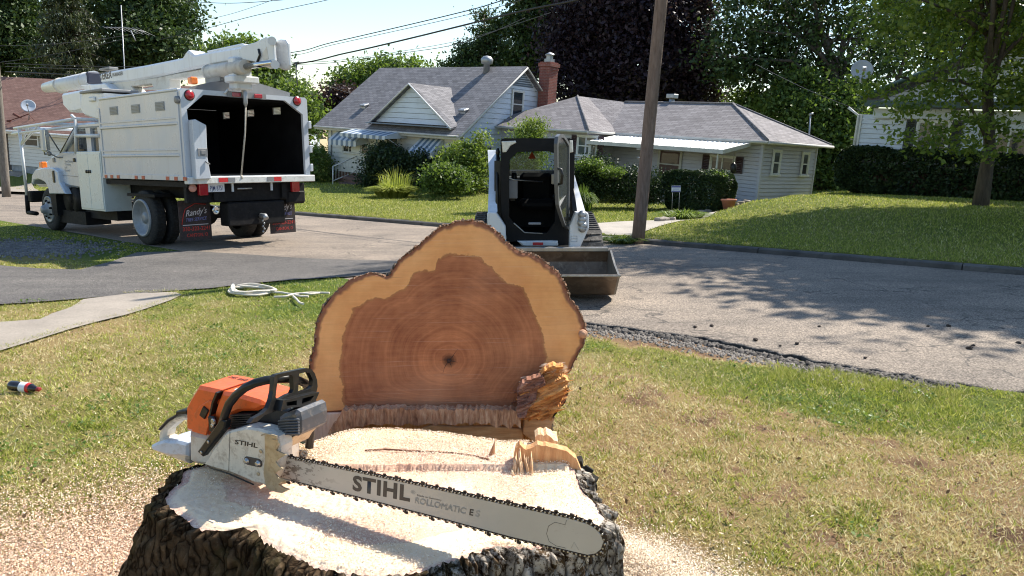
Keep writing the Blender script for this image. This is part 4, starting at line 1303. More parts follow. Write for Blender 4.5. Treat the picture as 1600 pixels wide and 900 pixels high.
# windows
MS = frame(Vector((CW, 0, 0)), (0, 1, 0), (0, 0, 1))   # right gable: x runs back, faces +x
yw0, zw1 = loc_yz(MC, 811, 151, CW); yw1, zw0 = loc_yz(MC, 822, 184, CW)
window(house, MS, 3.05, 3.72, 3.75, 4.85, curtain=.0)
yw0, zw1 = loc_yz(MC, 765, 224, CW); window(house, MS, 1.0, 1.35, 1.8, 2.35, curtain=0)
a = loc_xz(MC, 538, 221); b = loc_xz(MC, 576, 241)
window(house, I4, a[0], b[1], b[0], a[1], split='3', curtain=0)
fl = MB(); fl.box(((a[0] + b[0]) / 2 + .1, -.10, (a[1] + b[1]) / 2), (.72, .03, a[1] - b[1] - .02), bev=.01); fl.build('white_board', M_TRIM, house)
a = loc_xz(MC, 656, 228); b = loc_xz(MC, 684, 252)
window(house, I4, a[0], b[1], b[0], a[1], split='v', curtain=.5)
# door
a = loc_xz(MC, 607, 205); b = loc_xz(MC, 621, 262)
d = MB(); d.box(((a[0] + b[0]) / 2, -.05, (a[1] + b[1]) / 2), (b[0] - a[0], .05, a[1] - b[1])); door = d.build('door', plain('door_dark', (.03, .03, .035), .5), house)
d = MB()
for s in (a[0] - .07, b[0] + .07): d.box((s, -.05, (a[1] + b[1]) / 2), (.1, .08, a[1] - b[1] + .1))
d.build('door_frame', M_TRIM, door)
# awnings
def awning(parent, x0, x1, zt, zb, outw, drop, n, name='awning', side=True):
    aw = MB(); st = MB(); W = (x1 - x0) / n
    for i in range(n):
        t = aw if i % 2 == 0 else st
        xa_ = x0 + W * i; xb_ = xa_ + W * .98; yo = -.02 if i % 2 else 0
        dz = -.004 if i % 2 else 0
        t.add([(xa_, -.05, zt + dz), (xb_, -.05, zt + dz), (xb_, -outw, zb + dz), (xa_, -outw, zb + dz)], [(0, 1, 2, 3)])
        k = 5
        t.add([(xa_, -outw + yo * .2, zb + dz), (xb_, -outw + yo * .2, zb + dz), (xb_, -outw + yo * .2, zb - drop * .8), ((xa_ + xb_) / 2, -outw + yo * .2, zb - drop), (xa_, -outw + yo * .2, zb - drop * .8)], [(0, 1, 2, 3, 4)])
    if side:
        for x in (x0, x1):
            aw.prism([(-.05, zt - .01), (-.05, zb - drop * .3), (-outw + .02, zb - drop * .7), (-outw + .02, zb - .01)], x - .008, x + .008, 'yz')
    o = aw.build(name, M_ALU, parent, fix=False); st.build('stripe', M_ALU_BLUE, o, fix=False)
    return o
a = loc_xz(MC, 536, 196); b = loc_xz(MC, 572, 205)
awning(house, a[0] - .15, b[0] + .2, 2.72, 2.15, .75, .28, 11)
a = loc_xz(MC, 662, 210); b = loc_xz(MC, 692, 210)
awning(house, a[0] - .15, b[0] + .1, 2.55, 1.95, .75, .30, 9)
a = loc_xz(MC, 573, 205); b = loc_xz(MC, 640, 205)
awning(house, a[0] - .3, b[0] - .1, 2.86, 2.52, 1.35, .18, 15)
xd = (loc_xz(MC, 607, 240)[0], loc_xz(MC, 640, 240)[0])
for x in (a[0] - .2, b[0] - .2):
    br = MB(); br.tube([(x, -.06, 1.9), (x, -1.28, 2.5)], .018, 6); br.build('awning_brace', M_TRIM, house)
lt = MB(); lt.lathe((xd[0] - .35, -.18, 1.95), (0, 0, 1), [(0, .05), (.04, .09), (.2, .11), (.26, .05), (.3, .02)], 6); lt.box((xd[0] - .35, -.08, 2.18), (.04, .2, .04)); lt.build('porch_lamp', M_SHUT2, house)
# steps with railing, meter
st = MB(); xs = loc_xz(MC, 560, 280)[0]
for i in range(4): st.box((xs + .9, -.5 - .28 * (3 - i), .08 + .14 * i - .1), (1.6, .30 + (0 if i < 3 else .7), .14 + .0))
st.box((xs + .9, -.35, .22), (1.6, .7, .66)); st.build('front_steps', plain('step_brown', (.13, .08, .07), .9, var=.3), house)
rl = MB(); x = xs + .05
rl.tube([(x, -1.55, -.1), (x, -1.55, .95)], .03, 6); rl.tube([(x, -.15, .5), (x, -.15, 1.45)], .03, 6)
rl.tube([(x, -1.55, .93), (x, -.15, 1.43)], .025, 6); rl.tube([(x, -1.55, .25), (x, -.15, .7)], .02, 6)
for i in range(1, 8):
    k = i / 8; rl.tube([(x, -1.55 + 1.4 * k, .25 + .45 * k), (x, -1.55 + 1.4 * k, .93 + .5 * k)], .012, 5)
rl.build('stair_railing', M_TRIM, house)
mt = MB(); mt.lathe((.25, -.1, 1.1), (0, -1, 0), [(0, .12), (.1, .12), (.14, .08)], 12); mt.box((.25, -.06, .85), (.25, .1, .5)); mt.tube([(.3, -.06, 1.3), (.3, -.06, 2.7), (.2, -.1, 2.8)], .03, 6); mt.tube([(.25, -.06, .6), (.25, -.06, .1)], .02, 6)
mt.build('electric_meter', M_METAL, house)

# ---------------- the grey bungalow
uB = -level(-250)
MBG = frame(P(1180, 322, 26), uB, TRUE_UP)
bung = thing('grey_bungalow', 'low grey vinyl-sided house with hipped shingle roof and white metal porch roof', 'house', MBG)
BE = 2.22; BW = 6.8; BD = 3.85; xL = -13.0; BR = 3.6; ridV = 2.15
w = MB(); siding(w, (-BW, 0, 0), (1, 0, 0), (0, -1, 0), .05, BE, lambda z: (0, BW), .135, .018)
siding(w, (0, 0, 0), (0, 1, 0), (1, 0, 0), -.2, BE, lambda z: (0, BD), .135, .018)
w.box((-BW / 2 - 3, BD / 2 + .01, BE / 2 - .1), (BW + 5.92, BD - .09, BE + .1))
siding(w, (xL, -1.6, 0), (1, 0, 0), (0, -1, 0), .05, BE, lambda z: (0, -BW - xL), .135, .018)
siding(w, (-BW, -1.6, 0), (0, 1, 0), (1, 0, 0), .05, BE, lambda z: (0, 1.6), .135, .018)
w.box(((xL - BW) / 2, .2, BE / 2), (-BW - xL - .08, 3.52, BE - .02))
w.build('wall', M_SIDE_GREY, bung)
for c_, s_ in (((.018, -.018, BE / 2 - .1), (.10, .10, BE + .15)), ((.018, BD + .01, BE / 2 - .1), (.08, .05, BE + .15)), ((-BW + .018, -1.618, BE / 2), (.09, .09, BE))):
    w = MB(); w.box(c_, s_); w.build('corner_trim', M_SIDE_GREY, bung)
e = .38; zE2 = BE + .04
rf = MB()
# main hip
slab(rf, [(-9, -e, zE2), (e, -e, zE2), (-2.75, ridV, BR), (-9, ridV, BR)], .07)
slab(rf, [(e, -e, zE2), (e + .02, BD + e, zE2), (-2.75, ridV, BR)], .07)
slab(rf, [(e, BD + e, zE2), (xL - e, BD + e, zE2), (-11, ridV, BR), (-2.75, ridV, BR)], .07)
# wing hip
RW = BR + .16; xm = (xL - BW) / 2; xm = -9.9
slab(rf, [(xL - e, -1.6 - e, zE2), (-BW + e, -1.6 - e, zE2), (xm, .9, RW)], .07)
slab(rf, [(-BW + e, -1.6 - e, zE2), (-BW + e, -.2, zE2), (-8.2, ridV, BR + .01), (xm, 1.6, RW), (xm, .9, RW)], .07)
slab(rf, [(xL - e, -1.6 - e, zE2), (xm, .9, RW), (xm, 1.6, RW), (-11, ridV, BR), (xL - e, BD + e, zE2)], .07)
roof = rf.build('roof', M_SHING2, bung)
cp = MB()
cp.tube([(e, -e, zE2 + .02), (-2.75, ridV, BR + .02)], .045, 5); cp.tube([(-2.75, ridV, BR + .02), (-8.2, ridV, BR + .02)], .045, 5); cp.tube([(-BW + e, -1.6 - e, zE2 + .02), (xm, .9, RW + .02)], .045, 5)
cp.tube([(e, BD + e, zE2 + .02), (-2.75, ridV, BR + .02)], .045, 5)
cp.build('ridge_cap', M_SHING, roof)
gt = MB()
def gutter(pts): gt.tube(pts, .065, 6, flat=.9)
gutter([(-BW + e + .06, -e - .06, zE2 - .06), (e + .06, -e - .06, zE2 - .06)]); gutter([(e + .07, -e - .07, zE2 - .06), (e + .07, BD + e, zE2 - .06)])
gutter([(xL - e, -1.66 - e, zE2 - .06), (-BW + e + .06, -1.66 - e, zE2 - .06)]); gutter([(-BW + e + .06, -1.6 - e, zE2 - .06), (-BW + e + .06, -e, zE2 - .06)])
gt.build('gutter', M_TRIM_DIM, roof)
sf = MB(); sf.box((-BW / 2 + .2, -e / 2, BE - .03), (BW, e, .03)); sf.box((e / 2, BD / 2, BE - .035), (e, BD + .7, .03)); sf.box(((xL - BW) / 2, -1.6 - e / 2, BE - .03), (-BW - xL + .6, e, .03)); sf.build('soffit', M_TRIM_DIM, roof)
fv = MB(); q = on_roof(1060, 163, MBG, BR, 0, ridV); fv.lathe((q.x, ridV + .3, BR - .2), (0, 0, 1), [(0, .12), (.38, .12)], 10); fv.box((q.x, ridV + .3, BR + .3), (.42, .3, .17), bev=.02); fv.build('flue_vent', M_METAL, roof)
# side windows
MSB = frame(Vector((0, 0, 0)), (0, 1, 0), (0, 0, 1))
a = loc_yz(MBG, 1204, 236, 0); window(bung, MSB, .72, 1.13, 1.15, 1.92, curtain=1.0)
window(bung, MSB, 2.82, 1.12, 3.22, 1.90, curtain=.5)
# front windows
a = loc_xz(MBG, 1114, 244); b = loc_xz(MBG, 1146, 268)
window(bung, I4, a[0], b[1], b[0], a[1], M_SHUT, split='v', curtain=.35)
a = loc_xz(MBG, 906, 213, -1.6); b = loc_xz(MBG, 932, 244, -1.6)
MW = Matrix.Translation((0, -1.6, 0))
window(bung, MW, a[0], b[1], b[0], a[1], M_SHUT, split='h', curtain=1.0)
# door
a = loc_xz(MBG, 1034, 236); b = loc_xz(MBG, 1060, 282)
d = MB(); d.box(((a[0] + b[0]) / 2, -.03, (a[1] + b[1]) / 2 - .1), (b[0] - a[0], .05, a[1] - b[1] + .2)); door = d.build('door', plain('door_maroon', (.06, .018, .02), .45), bung)
d = MB()
for s in (a[0] - .05, b[0] + .05): d.box((s, -.04, (a[1] + b[1]) / 2 - .1), (.1, .08, a[1] - b[1] + .3))
d.box(((a[0] + b[0]) / 2, -.062, (a[1] + b[1]) / 2 + .05), (b[0] - a[0], .02, .05))
d.build('door_frame', M_TRIM_DIM, door)
d = MB(); y = -.062; zz = (a[1] + b[1]) / 2 + .09
d.quad((a[0] + .08, y, zz), (b[0] - .08, y, zz), (b[0] - .08, y, a[1] - .06), (a[0] + .08, y, a[1] - .06)); d.build('door_glass', M_WGLASS, door, fix=False)
# porch
pr = MB(); yF = -2.0
xa, za = loc_xz(MBG, 958, 226, yF); xb, zb_ = loc_xz(MBG, 1140, 236, yF)
zf = 1.86; zw = 2.13; x0 = -BW + .42; x1 = -.25
n = 34
for i in range(n):
    a_ = x0 + (x1 - x0) * i / n; b_ = x0 + (x1 - x0) * (i + 1) / n; wv = (b_ - a_)
    for (s0, s1, h0, h1_) in ((0, .55, 0, 0), (.55, .7, 0, .028), (.7, .85, .028, .028), (.85, 1, .028, 0)):
        pr.quad((a_ + wv * s0, yF, zf + h0), (a_ + wv * s1, yF, zf + h1_), (a_ + wv * s1, -.45, zw + h1_), (a_ + wv * s0, -.45, zw + h0))
pr.build('porch_roof', plain('roof_sheet_white', (.72, .74, .76), .35, var=.05), bung, fix=False)
pr = MB(); pr.box(((x0 + x1) / 2, yF - .03, zf - .05), (x1 - x0 + .06, .05, .14)); pr.prism([(yF, zf - .11), (yF, zf + .03), (-.45, zw + .03), (-.45, zw - .1)], x1, x1 + .04, 'yz')
pr.build('porch_fascia', M_TRIM_DIM, bung)
for x, w_ in ((x0 + .1, .13), (x1 - .25, .05)):
    pr = MB(); pr.box((x, yF + .1, zf / 2 - .15), (w_, w_, zf + .2)); pr.build('porch_post', M_TRIM_DIM, bung)
pr = MB(); pr.box(((x0 + x1) / 2, (yF - .0) / 2, -.02), (x1 - x0, -yF, .16)); pr.build('porch_floor', M_CONC, bung)
pr = MB(); xr = x0 + .2
while xr < x1:
    if not (-4.1 < xr < -3.3): pr.box((xr, yF + .08, .42), (.035, .035, .72))
    xr += .13
for z in (.12, .78): pr.box(((x0 - 4.1) / 2, yF + .08, z), (-4.1 - x0, .05, .05)); pr.box(((x1 - 3.3) / 2, yF + .08, z), (x1 + 3.3, .05, .05))
pr.build('porch_railing', plain('rail_grey', (.22, .21, .2), .7, var=.2), bung)
pr = MB(); pr.tube([(x1 + .05, yF + .1, .75), (x1 - .5, yF - .4, .2)], .03, 5); pr.build('step_rail', plain('rail_grey', (.22, .21, .2), .7), bung)

# ---------------- white house at the right
uR = -level(-400)
MR = frame(P(1333, 252, 25), uR, TRUE_UP)
wh = thing('white_house', 'white-sided house with green-edged gable on a brick base behind the young maple', 'house', MR)
w = MB(); RWd = 9.6; RE = 1.42
siding(w, (0, 0, 0), (1, 0, 0), (0, -1, 0), 0, 1.55, lambda z: (0, RWd), .155)
w.box((RWd / 2, 3.5, .7), (RWd - .08, 6.92, 1.5)); w.build('wall', M_SIDE_WHITE, wh)
w = MB()
ra = loc_xz(MR, 1358, 152, -.5); rb = loc_xz(MR, 1418, 128, -.5)
slp = (rb[1] - ra[1]) / (rb[0] - ra[0]); xg0 = ra[0]; xg1 = 9.9; xm_ = (xg0 + xg1) / 2; zg = ra[1]; za_ = zg + slp * (xm_ - xg0)
siding(w, (0, -.3, 0), (1, 0, 0), (0, -1, 0), zg - .12, za_ - .1, lambda z: (xg0 + max(0, (z - zg + .12)) / slp + .25, xg1 - max(0, (z - zg + .12)) / slp - .25), .155)
w.build('gable', M_SIDE_WHITE, wh)
w = MB(); w.box((RWd / 2, 3.5, -.75), (RWd - .1, 6.9, 1.5)); w.build('brick_base', M_BRICK2, wh)
rf = MB()
slab(rf, [(xg0 - .15, -.75, zg), (xm_, -.75, za_ + .06), (xm_, 7.5, za_ + .06), (xg0 - .15, 7.5, zg)], .1)
slab(rf, [(xm_ + .001, -.75, za_ + .06), (xg1 + .15, -.75, zg), (xg1 + .15, 7.5, zg), (xm_ + .001, 7.5, za_ + .06)], .1)
rf.build('roof', M_SHING, wh)
gm = plain('green_trim', (.035, .075, .065), .5)
w = MB(); w.tube([(xg0 - .15, -.78, zg - .03), (xm_, -.78, za_ + .03), (xg1 + .15, -.78, zg - .03)], .075, 4); w.box(((xg0 + xg1) / 2, -.45, zg - .2), (xg1 - xg0, .72, .18)); w.build('green_fascia', gm, wh)
w = MB(); w.box((xm_, -.1, 1.6), (xg1 - xg0 - .2, .2, .3)); w.build('frieze', M_SIDE_WHITE, wh)
w = MB(); w.box((.02, -.03, .78), (.14, .06, 1.56)); w.tube([(-.02, -.08, -.9), (-.02, -.08, 1.5), (-.35, -.2, 1.75)], .045, 6); w.build('downspout', M_TRIM, wh)
a = loc_xz(MR, 1438, 190); b = loc_xz(MR, 1476, 242)
window(wh, I4, a[0], b[1], b[0], a[1], M_SHUT2, split='v', curtain=0)
a = loc_xz(MR, 1560, 205); b = loc_xz(MR, 1640, 249)
window(wh, I4, a[0], b[1], b[0], a[1], None, split='3', curtain=.3)
w = MB(); w.box((RWd / 2, -.03, -.05), (RWd, .08, .08)); w.build('sill_band', gm, wh)
def dish(name, label, base, aim, r, arm_to, mat, parent=None):
    root = thing(name, label, 'satellite dish', Matrix.Translation(base))
    ax = Vector(aim).normalized()
    mb = MB()
    prof_o = [(-.16 * r * (1 - k * k) - .012, r * k) for k in (0, .3, .6, .85, 1)]
    prof_i = [(-.16 * r * (1 - k * k), r * k * .985) for k in (1, .85, .6, .3, 0)]
    mb.lathe((0, 0, 0), ax, prof_o + prof_i, 28)
    mb.build('reflector', mat, root)
    side = ax.cross(Vector((0, 0, 1))).normalized(); up = side.cross(ax)
    mb = MB(); mb.tube([tuple(-up * r * .95), tuple(ax * r * 1.1 - up * r * .5)], .022, 6); mb.tube([tuple(ax * r * 1.0 - up * r * .5), tuple(ax * r * 1.25 - up * r * .25)], .06, 8)
    mb.build('feed_arm', M_METAL, root)
    mb = MB(); q = Vector(arm_to) - Vector(base); mb.tube([tuple(-ax * .1), tuple(-ax * .2 - Vector((0, 0, r * .9))), tuple(q)], .028, 6); mb.build('mast', M_METAL, root)
    return root
M_DISH = plain('dish_grey', (.42, .46, .52), .45, var=.08)
dish('satellite_dish', 'large grey satellite dish on the gable corner of the white house', P(1347, 109, 24.3), (-.25, -.9, .28), .34, P(1353, 150, 24.3), M_DISH)

# ---------------- brown-roofed house at the left
uL = -level(-3500)
ML = frame(P(17, 268, 44), uL, TRUE_UP)
lh = thing('brown_roofed_house', 'cream house with a broad red-brown shingle roof at the left behind the truck', 'house', ML)
LW = 15; LE = 2.66; LD = 7.5; LR = 5.5
w = MB(); siding(w, (0, 0, 0), (1, 0, 0), (0, -1, 0), .4, LE, lambda z: (0, LW), .2)
w.box((LW / 2, LD / 2 + .02, LE / 2 + .2), (LW - .08, LD - .1, LE - .44))
w.prism([(0, LE - .02), (LD, LE - .02), (LD / 2, LR - .1)], .01, .1, 'yz'); w.prism([(0, LE - .02), (LD, LE - .02), (LD / 2, LR - .1)], LW - .1, LW - .01, 'yz')
w.build('wall', M_SIDE_CREAM, lh)
w = MB(); w.box((LW / 2, LD / 2, -.1), (LW - .08, LD - .08, 1.0)); w.build('foundation', M_FOUND, lh)
rf = MB(); s_ = (LR - LE) / (LD / 2); zE3 = LE - .4 * s_ + .1
slab(rf, [(-5.2, -.5, zE3), (LW + .4, -.5, zE3), (LW + .4, LD / 2, LR + .1), (-5.2, LD / 2, LR + .1)], .09)
slab(rf, [(LW + .4, LD + .5, zE3), (-5.2, LD + .5, zE3), (-5.2, LD / 2 + .001, LR + .098), (LW + .4, LD / 2 + .001, LR + .098)], .09)
roof = rf.build('roof', M_SHING3, lh)
g = MB(); g.box((LW / 2 - 2.4, -.53, zE3 - .1), (LW + 5.6, .04, .2)); g.box((LW / 2 - 2.4, -.25, zE3 - .2), (LW + 5.6, .5, .03)); g.tube([(-5.2, -.6, zE3 - .07), (LW + .4, -.6, zE3 - .07)], .06, 6); g.build('gutter', M_TRIM, roof)
a = loc_xz(ML, 39, 206); b = loc_xz(ML, 61, 229)
window(lh, I4, a[0], b[1], b[0], a[1], curtain=.3)
w = MB(); w.box((-2.6, 1.5, 1.3), (4.6, 2.9, 2.5)); w.build('side_porch', plain('porch_dim', (.35, .3, .27), .9), lh)
for x in (-5, -.2):
    w = MB(); w.box((x, -.35, 1.3), (.12, .12, 2.5)); w.build('porch_post', M_TRIM, lh)
q = on_roof(45, 187, ML, zE3, s_, -.5)
dish('satellite_dish', 'small dish on the red-brown roof edge at the left', P(44, 165, 43), (.4, -.8, .35), .38, ML @ Vector((q.x, q.y, q.z)), M_DISH)
an = thing('roof_antenna', 'rusty fallen aerial lying on the brown roof near the dish', 'antenna', Matrix.Translation(P(30, 186, 43.2)))
mb = MB(); A = P(14, 189, 43.2); O = Vector(P(30, 186, 43.2))
mb.tube([A - O, P(45, 178, 43.2) - O], .03, 6); an_p = mb.build('boom', plain('rust', (.12, .04, .03), .8), an)
mb = MB(); mb.tube([P(21, 178, 43.2) - O, P(33, 184, 43.2) - O], [.08, .05], 6); mb.tube([P(45, 178, 43.2) - O, P(54, 189, 43.2) - O], .015, 5); mb.tube([A - O + Vector((-.1, 0, 0)), A - O + Vector((.1, 0, 0))], .08, 6)
mb.build('element', plain('rust', (.12, .04, .03), .8), an)

# ---------------- small far house between truck and cape
MF = frame(P(452, 262, 58), level(900) * 1.0, TRUE_UP)
fh = thing('far_house', 'plain white gabled house glimpsed between the truck box and the cape house', 'house', MF)
w = MB()
x1_, z1_ = loc_xz(MF, 515, 186)
Wf = 7.0; za = z1_ + .2
siding(w, (0, 0, 0), (1, 0, 0), (0, -1, 0), -.3, za, lambda z: (max(0, (z - 2.5) / .62), Wf - max(0, (z - 2.5) / .62) * .3), .25)
w.box((Wf / 2, 4, 1.1), (Wf - .09, 7.88, 2.8)); w.build('wall', M_SIDE_WHITE, fh)
w = MB(); slab(w, [(-.3, -.3, 2.3), (3.5, -.3, 4.7), (3.5, 8, 4.7), (-.3, 8, 2.3)], .12); slab(w, [(3.501, -.3, 4.7), (Wf + .3, -.3, 2.3), (Wf + .3, 8, 2.3), (3.501, 8, 4.7)], .12); w.build('roof', M_SHING, fh)
a = loc_xz(MF, 492, 222); window(fh, I4, a[0], a[1] - .7, a[0] + .5, a[1], curtain=0, split='h')
dish('satellite_dish', 'tiny pale dish on the roof of the far white house beside the truck', P(486, 188, 56.5), (-.5, -.8, .3), .38, P(488, 205, 57), M_DISH)
# ------------------------------------------------------------------ stump, log
def polar_r(poly, c, th):
    """distance from c to the polygon edge along angles th"""
    out = np.zeros(len(th)); c = np.array(c)
    P_ = np.array(poly) - c; Q_ = np.roll(P_, -1, axis=0)
    for i, t in enumerate(th):
        d = np.array([math.cos(t), math.sin(t)])
        e = Q_ - P_
        den = d[0] * e[:, 1] - d[1] * e[:, 0]
        den = np.where(np.abs(den) < 1e-12, 1e-12, den)
        k = (P_[:, 0] * e[:, 1] - P_[:, 1] * e[:, 0]) / den
        s = (P_[:, 0] * d[1] - P_[:, 1] * d[0]) / den
        ok = (k > 0) & (s >= -1e-6) & (s <= 1 + 1e-6)
        out[i] = k[ok].max() if ok.any() else (out[i - 1] if i else .1)
    return out
def wood_face_mat(name, heart_lo, heart_hi, sap_lo, sap_hi, rim, dust=0.0, dust_col=(.78, .62, .45)):
    m, nt, bs, out = new_mat(name)
    a1 = nt.nodes.new('ShaderNodeAttribute'); a1.attribute_name = 'ring'     # metres from the pith, following the rings
    a2 = nt.nodes.new('ShaderNodeAttribute'); a2.attribute_name = 'heart'    # 1 at the heartwood edge
    a3 = nt.nodes.new('ShaderNodeAttribute'); a3.attribute_name = 'edge'     # 1 at the bark
    v = coords(nt)
    cb = nt.nodes.new('ShaderNodeCombineXYZ'); nt.links.new(a1.outputs['Fac'], cb.inputs[0])
    wob = math_n(nt, 'ADD', a1.outputs['Fac'], math_n(nt, 'MULTIPLY', noise(nt, v, 5, 5), .035))
    nt.links.new(wob, cb.inputs[0])
    rings = noise(nt, cb.outputs[0], 75, 3, .6)
    bands = noise(nt, cb.outputs[0], 14, 4, .6)
    # saw marks: long shallow scratches
    sm = noise(nt, coords(nt, 'Object', (2.5, 2.5, 70), (0, math.radians(-9), 0)), 1.5, 6, .75)
    sm2 = noise(nt, coords(nt, 'Object', (2, 2, 50), (0, math.radians(24), 0)), 1.6, 6, .75)
    blot = noise(nt, v, 5.5, 6, .65)
    f = math_n(nt, 'ADD', math_n(nt, 'MULTIPLY', rings, .45), math_n(nt, 'ADD', math_n(nt, 'MULTIPLY', bands, .30), math_n(nt, 'MULTIPLY', sm, .34)))
    f = math_n(nt, 'ADD', f, math_n(nt, 'MULTIPLY', math_n(nt, 'SUBTRACT', blot, .5), .8))
    hc = ramp(nt, f, [(.38, heart_lo), (.62, tuple((a + b) / 2 for a, b in zip(heart_lo, heart_hi))), (.86, heart_hi)])
    pith = ramp(nt, a1.outputs['Fac'], [(.0, (.28, .25, .24)), (.018, (.6, .6, .6)), (.03, (1.15, 1.1, 1.05)), (.10, (1.15, 1.12, 1.08)), (.17, (1, 1, 1))])
    hc = mixc(nt, 1.0, hc, pith, 'MULTIPLY')
    g = math_n(nt, 'ADD', math_n(nt, 'MULTIPLY', bands, .4), math_n(nt, 'MULTIPLY', blot, .7))
    sc = ramp(nt, g, [(.35, sap_lo), (.75, sap_hi)])
    sc = mixc(nt, .25, sc, mixc(nt, 1.0, sc, ramp(nt, sm2, [(.35, (.75, .72, .7)), (.65, (1.15, 1.15, 1.15))]), 'MULTIPLY'))
    he = math_n(nt, 'ADD', a2.outputs['Fac'], math_n(nt, 'MULTIPLY', math_n(nt, 'SUBTRACT', noise(nt, v, 28, 5, .7), .5), .10))
    c = mixc(nt, ramp(nt, he, [(.97, (0, 0, 0)), (1.01, (1, 1, 1))]), hc, sc)
    lin = ramp(nt, he, [(.965, (0, 0, 0)), (.99, (.5, .5, .5)), (1.0, (0, 0, 0))])
    c = mixc(nt, lin, c, tuple(x * .55 for x in heart_lo))
    scr = noise(nt, coords(nt, 'Object', (1.2, 1.2, 110), (0, math.radians(-14), 0)), 2.2, 3, .6)
    c = mixc(nt, ramp(nt, scr, [(.63, (0, 0, 0)), (.70, (.32, .32, .32))]), c, (.80, .58, .42))
    scr2 = noise(nt, coords(nt, 'Object', (1.4, 1.4, 90), (0, math.radians(31), 0)), 2.5, 3, .6)
    c = mixc(nt, ramp(nt, scr2, [(.64, (0, 0, 0)), (.71, (.28, .28, .28))]), c, (.20, .09, .05))
    stn = noise(nt, v, 2.1, 3, .5)
    c = mixc(nt, ramp(nt, stn, [(.5, (0, 0, 0)), (.75, (.35, .35, .35))]), c, (.62, .34, .20))
    c = mixc(nt, ramp(nt, math_n(nt, 'ADD', a3.outputs['Fac'], math_n(nt, 'MULTIPLY', math_n(nt, 'SUBTRACT', noise(nt, v, 20, 4), .5), .06)), [(.955, (0, 0, 0)), (.975, (1, 1, 1))]), c, rim)
    if dust > 0:
        dn = noise(nt, v, 3.2, 5, .6); sp = noise(nt, v, 130, 3, .8)
        f2 = math_n(nt, 'ADD', dn, math_n(nt, 'MULTIPLY', math_n(nt, 'SUBTRACT', sp, .5), .9))
        c = mixc(nt, ramp(nt, f2, [(.42, (0, 0, 0)), (.62, (dust,) * 3)]), c, dust_col)
        dk = noise(nt, v, 210, 2, .6)
        c = mixc(nt, ramp(nt, dk, [(.30, (.35, .35, .35)), (.36, (0, 0, 0))]), c, (.3, .19, .13))
    nt.links.new(c, bs.inputs['Base Color'])
    bs.inputs['Roughness'].default_value = .75; bs.inputs['Specular IOR Level'].default_value = .25
    b = bump(nt, bs, sm, .4, .006)
    bump(nt, bs, noise(nt, v, 90, 4, .7), .55 if dust else .2, .004, chain=b)
    return m
def bark_face_mat(name, deep, mid, hi, moss=None, flecks=None, crack=((34, 34, 5.5),)):
    m, nt, bs, out = new_mat(name)
    v = coords(nt)
    a = nt.nodes.new('ShaderNodeAttribute'); a.attribute_name = 'depth'
    n1 = noise(nt, v, 26, 8, .75, .5)
    f = math_n(nt, 'ADD', math_n(nt, 'MULTIPLY', a.outputs['Fac'], .6), math_n(nt, 'MULTIPLY', n1, .6))
    c = ramp(nt, f, [(.25, deep), (.55, mid), (.85, hi)])
    if moss: c = mixc(nt, ramp(nt, noise(nt, v, 5, 5, .7), [(.5, (0, 0, 0)), (.62, (.6, .6, .6))]), c, moss)
    if flecks:
        sx = nt.nodes.new('ShaderNodeSeparateXYZ'); nt.links.new(v, sx.inputs[0])
        g = ramp(nt, math_n(nt, 'ADD', math_n(nt, 'MULTIPLY', sx.outputs[0], 1.1), .35), [(.25, (0, 0, 0)), (.75, (1, 1, 1))])
        k = math_n(nt, 'ADD', noise(nt, v, 38, 6, .8), math_n(nt, 'MULTIPLY', g, .10))
        up = math_n(nt, 'MULTIPLY', ramp(nt, k, [(.555, (0, 0, 0)), (.60, (1, 1, 1))]), math_n(nt, 'ADD', math_n(nt, 'MULTIPLY', g, .85), .05))
        c = mixc(nt, up, c, flecks)
    dv = nt.nodes.new('ShaderNodeVectorMath'); dv.operation = 'MULTIPLY_ADD'
    nz = N(nt, 'ShaderNodeTexNoise', Scale=9.0, Detail=4.0); nt.links.new(v, nz.inputs['Vector'])
    nt.links.new(nz.outputs['Color'], dv.inputs[0]); dv.inputs[1].default_value = (2.6, 2.6, 2.0)
    nt.links.new(coords(nt, 'Object', *crack), dv.inputs[2])
    vo = N(nt, 'ShaderNodeTexVoronoi', Scale=1.0); vo.feature = 'DISTANCE_TO_EDGE'; nt.links.new(dv.outputs[0], vo.inputs['Vector'])
    cr = ramp(nt, vo.outputs['Distance'], [(.0, (.18, .16, .15)), (.10, (.75, .75, .75)), (.3, (1.15, 1.15, 1.15))])
    c = mixc(nt, 1.0, c, cr, 'MULTIPLY')
    nt.links.new(c, bs.inputs['Base Color']); bs.inputs['Roughness'].default_value = .95
    bs.inputs['Specular IOR Level'].default_value = .04
    b_ = bump(nt, bs, n1, 1.0, .02)
    bump(nt, bs, ramp(nt, vo.outputs['Distance'], [(0, (0, 0, 0)), (.25, (1, 1, 1))]), .6, .018, chain=b_)
    return m
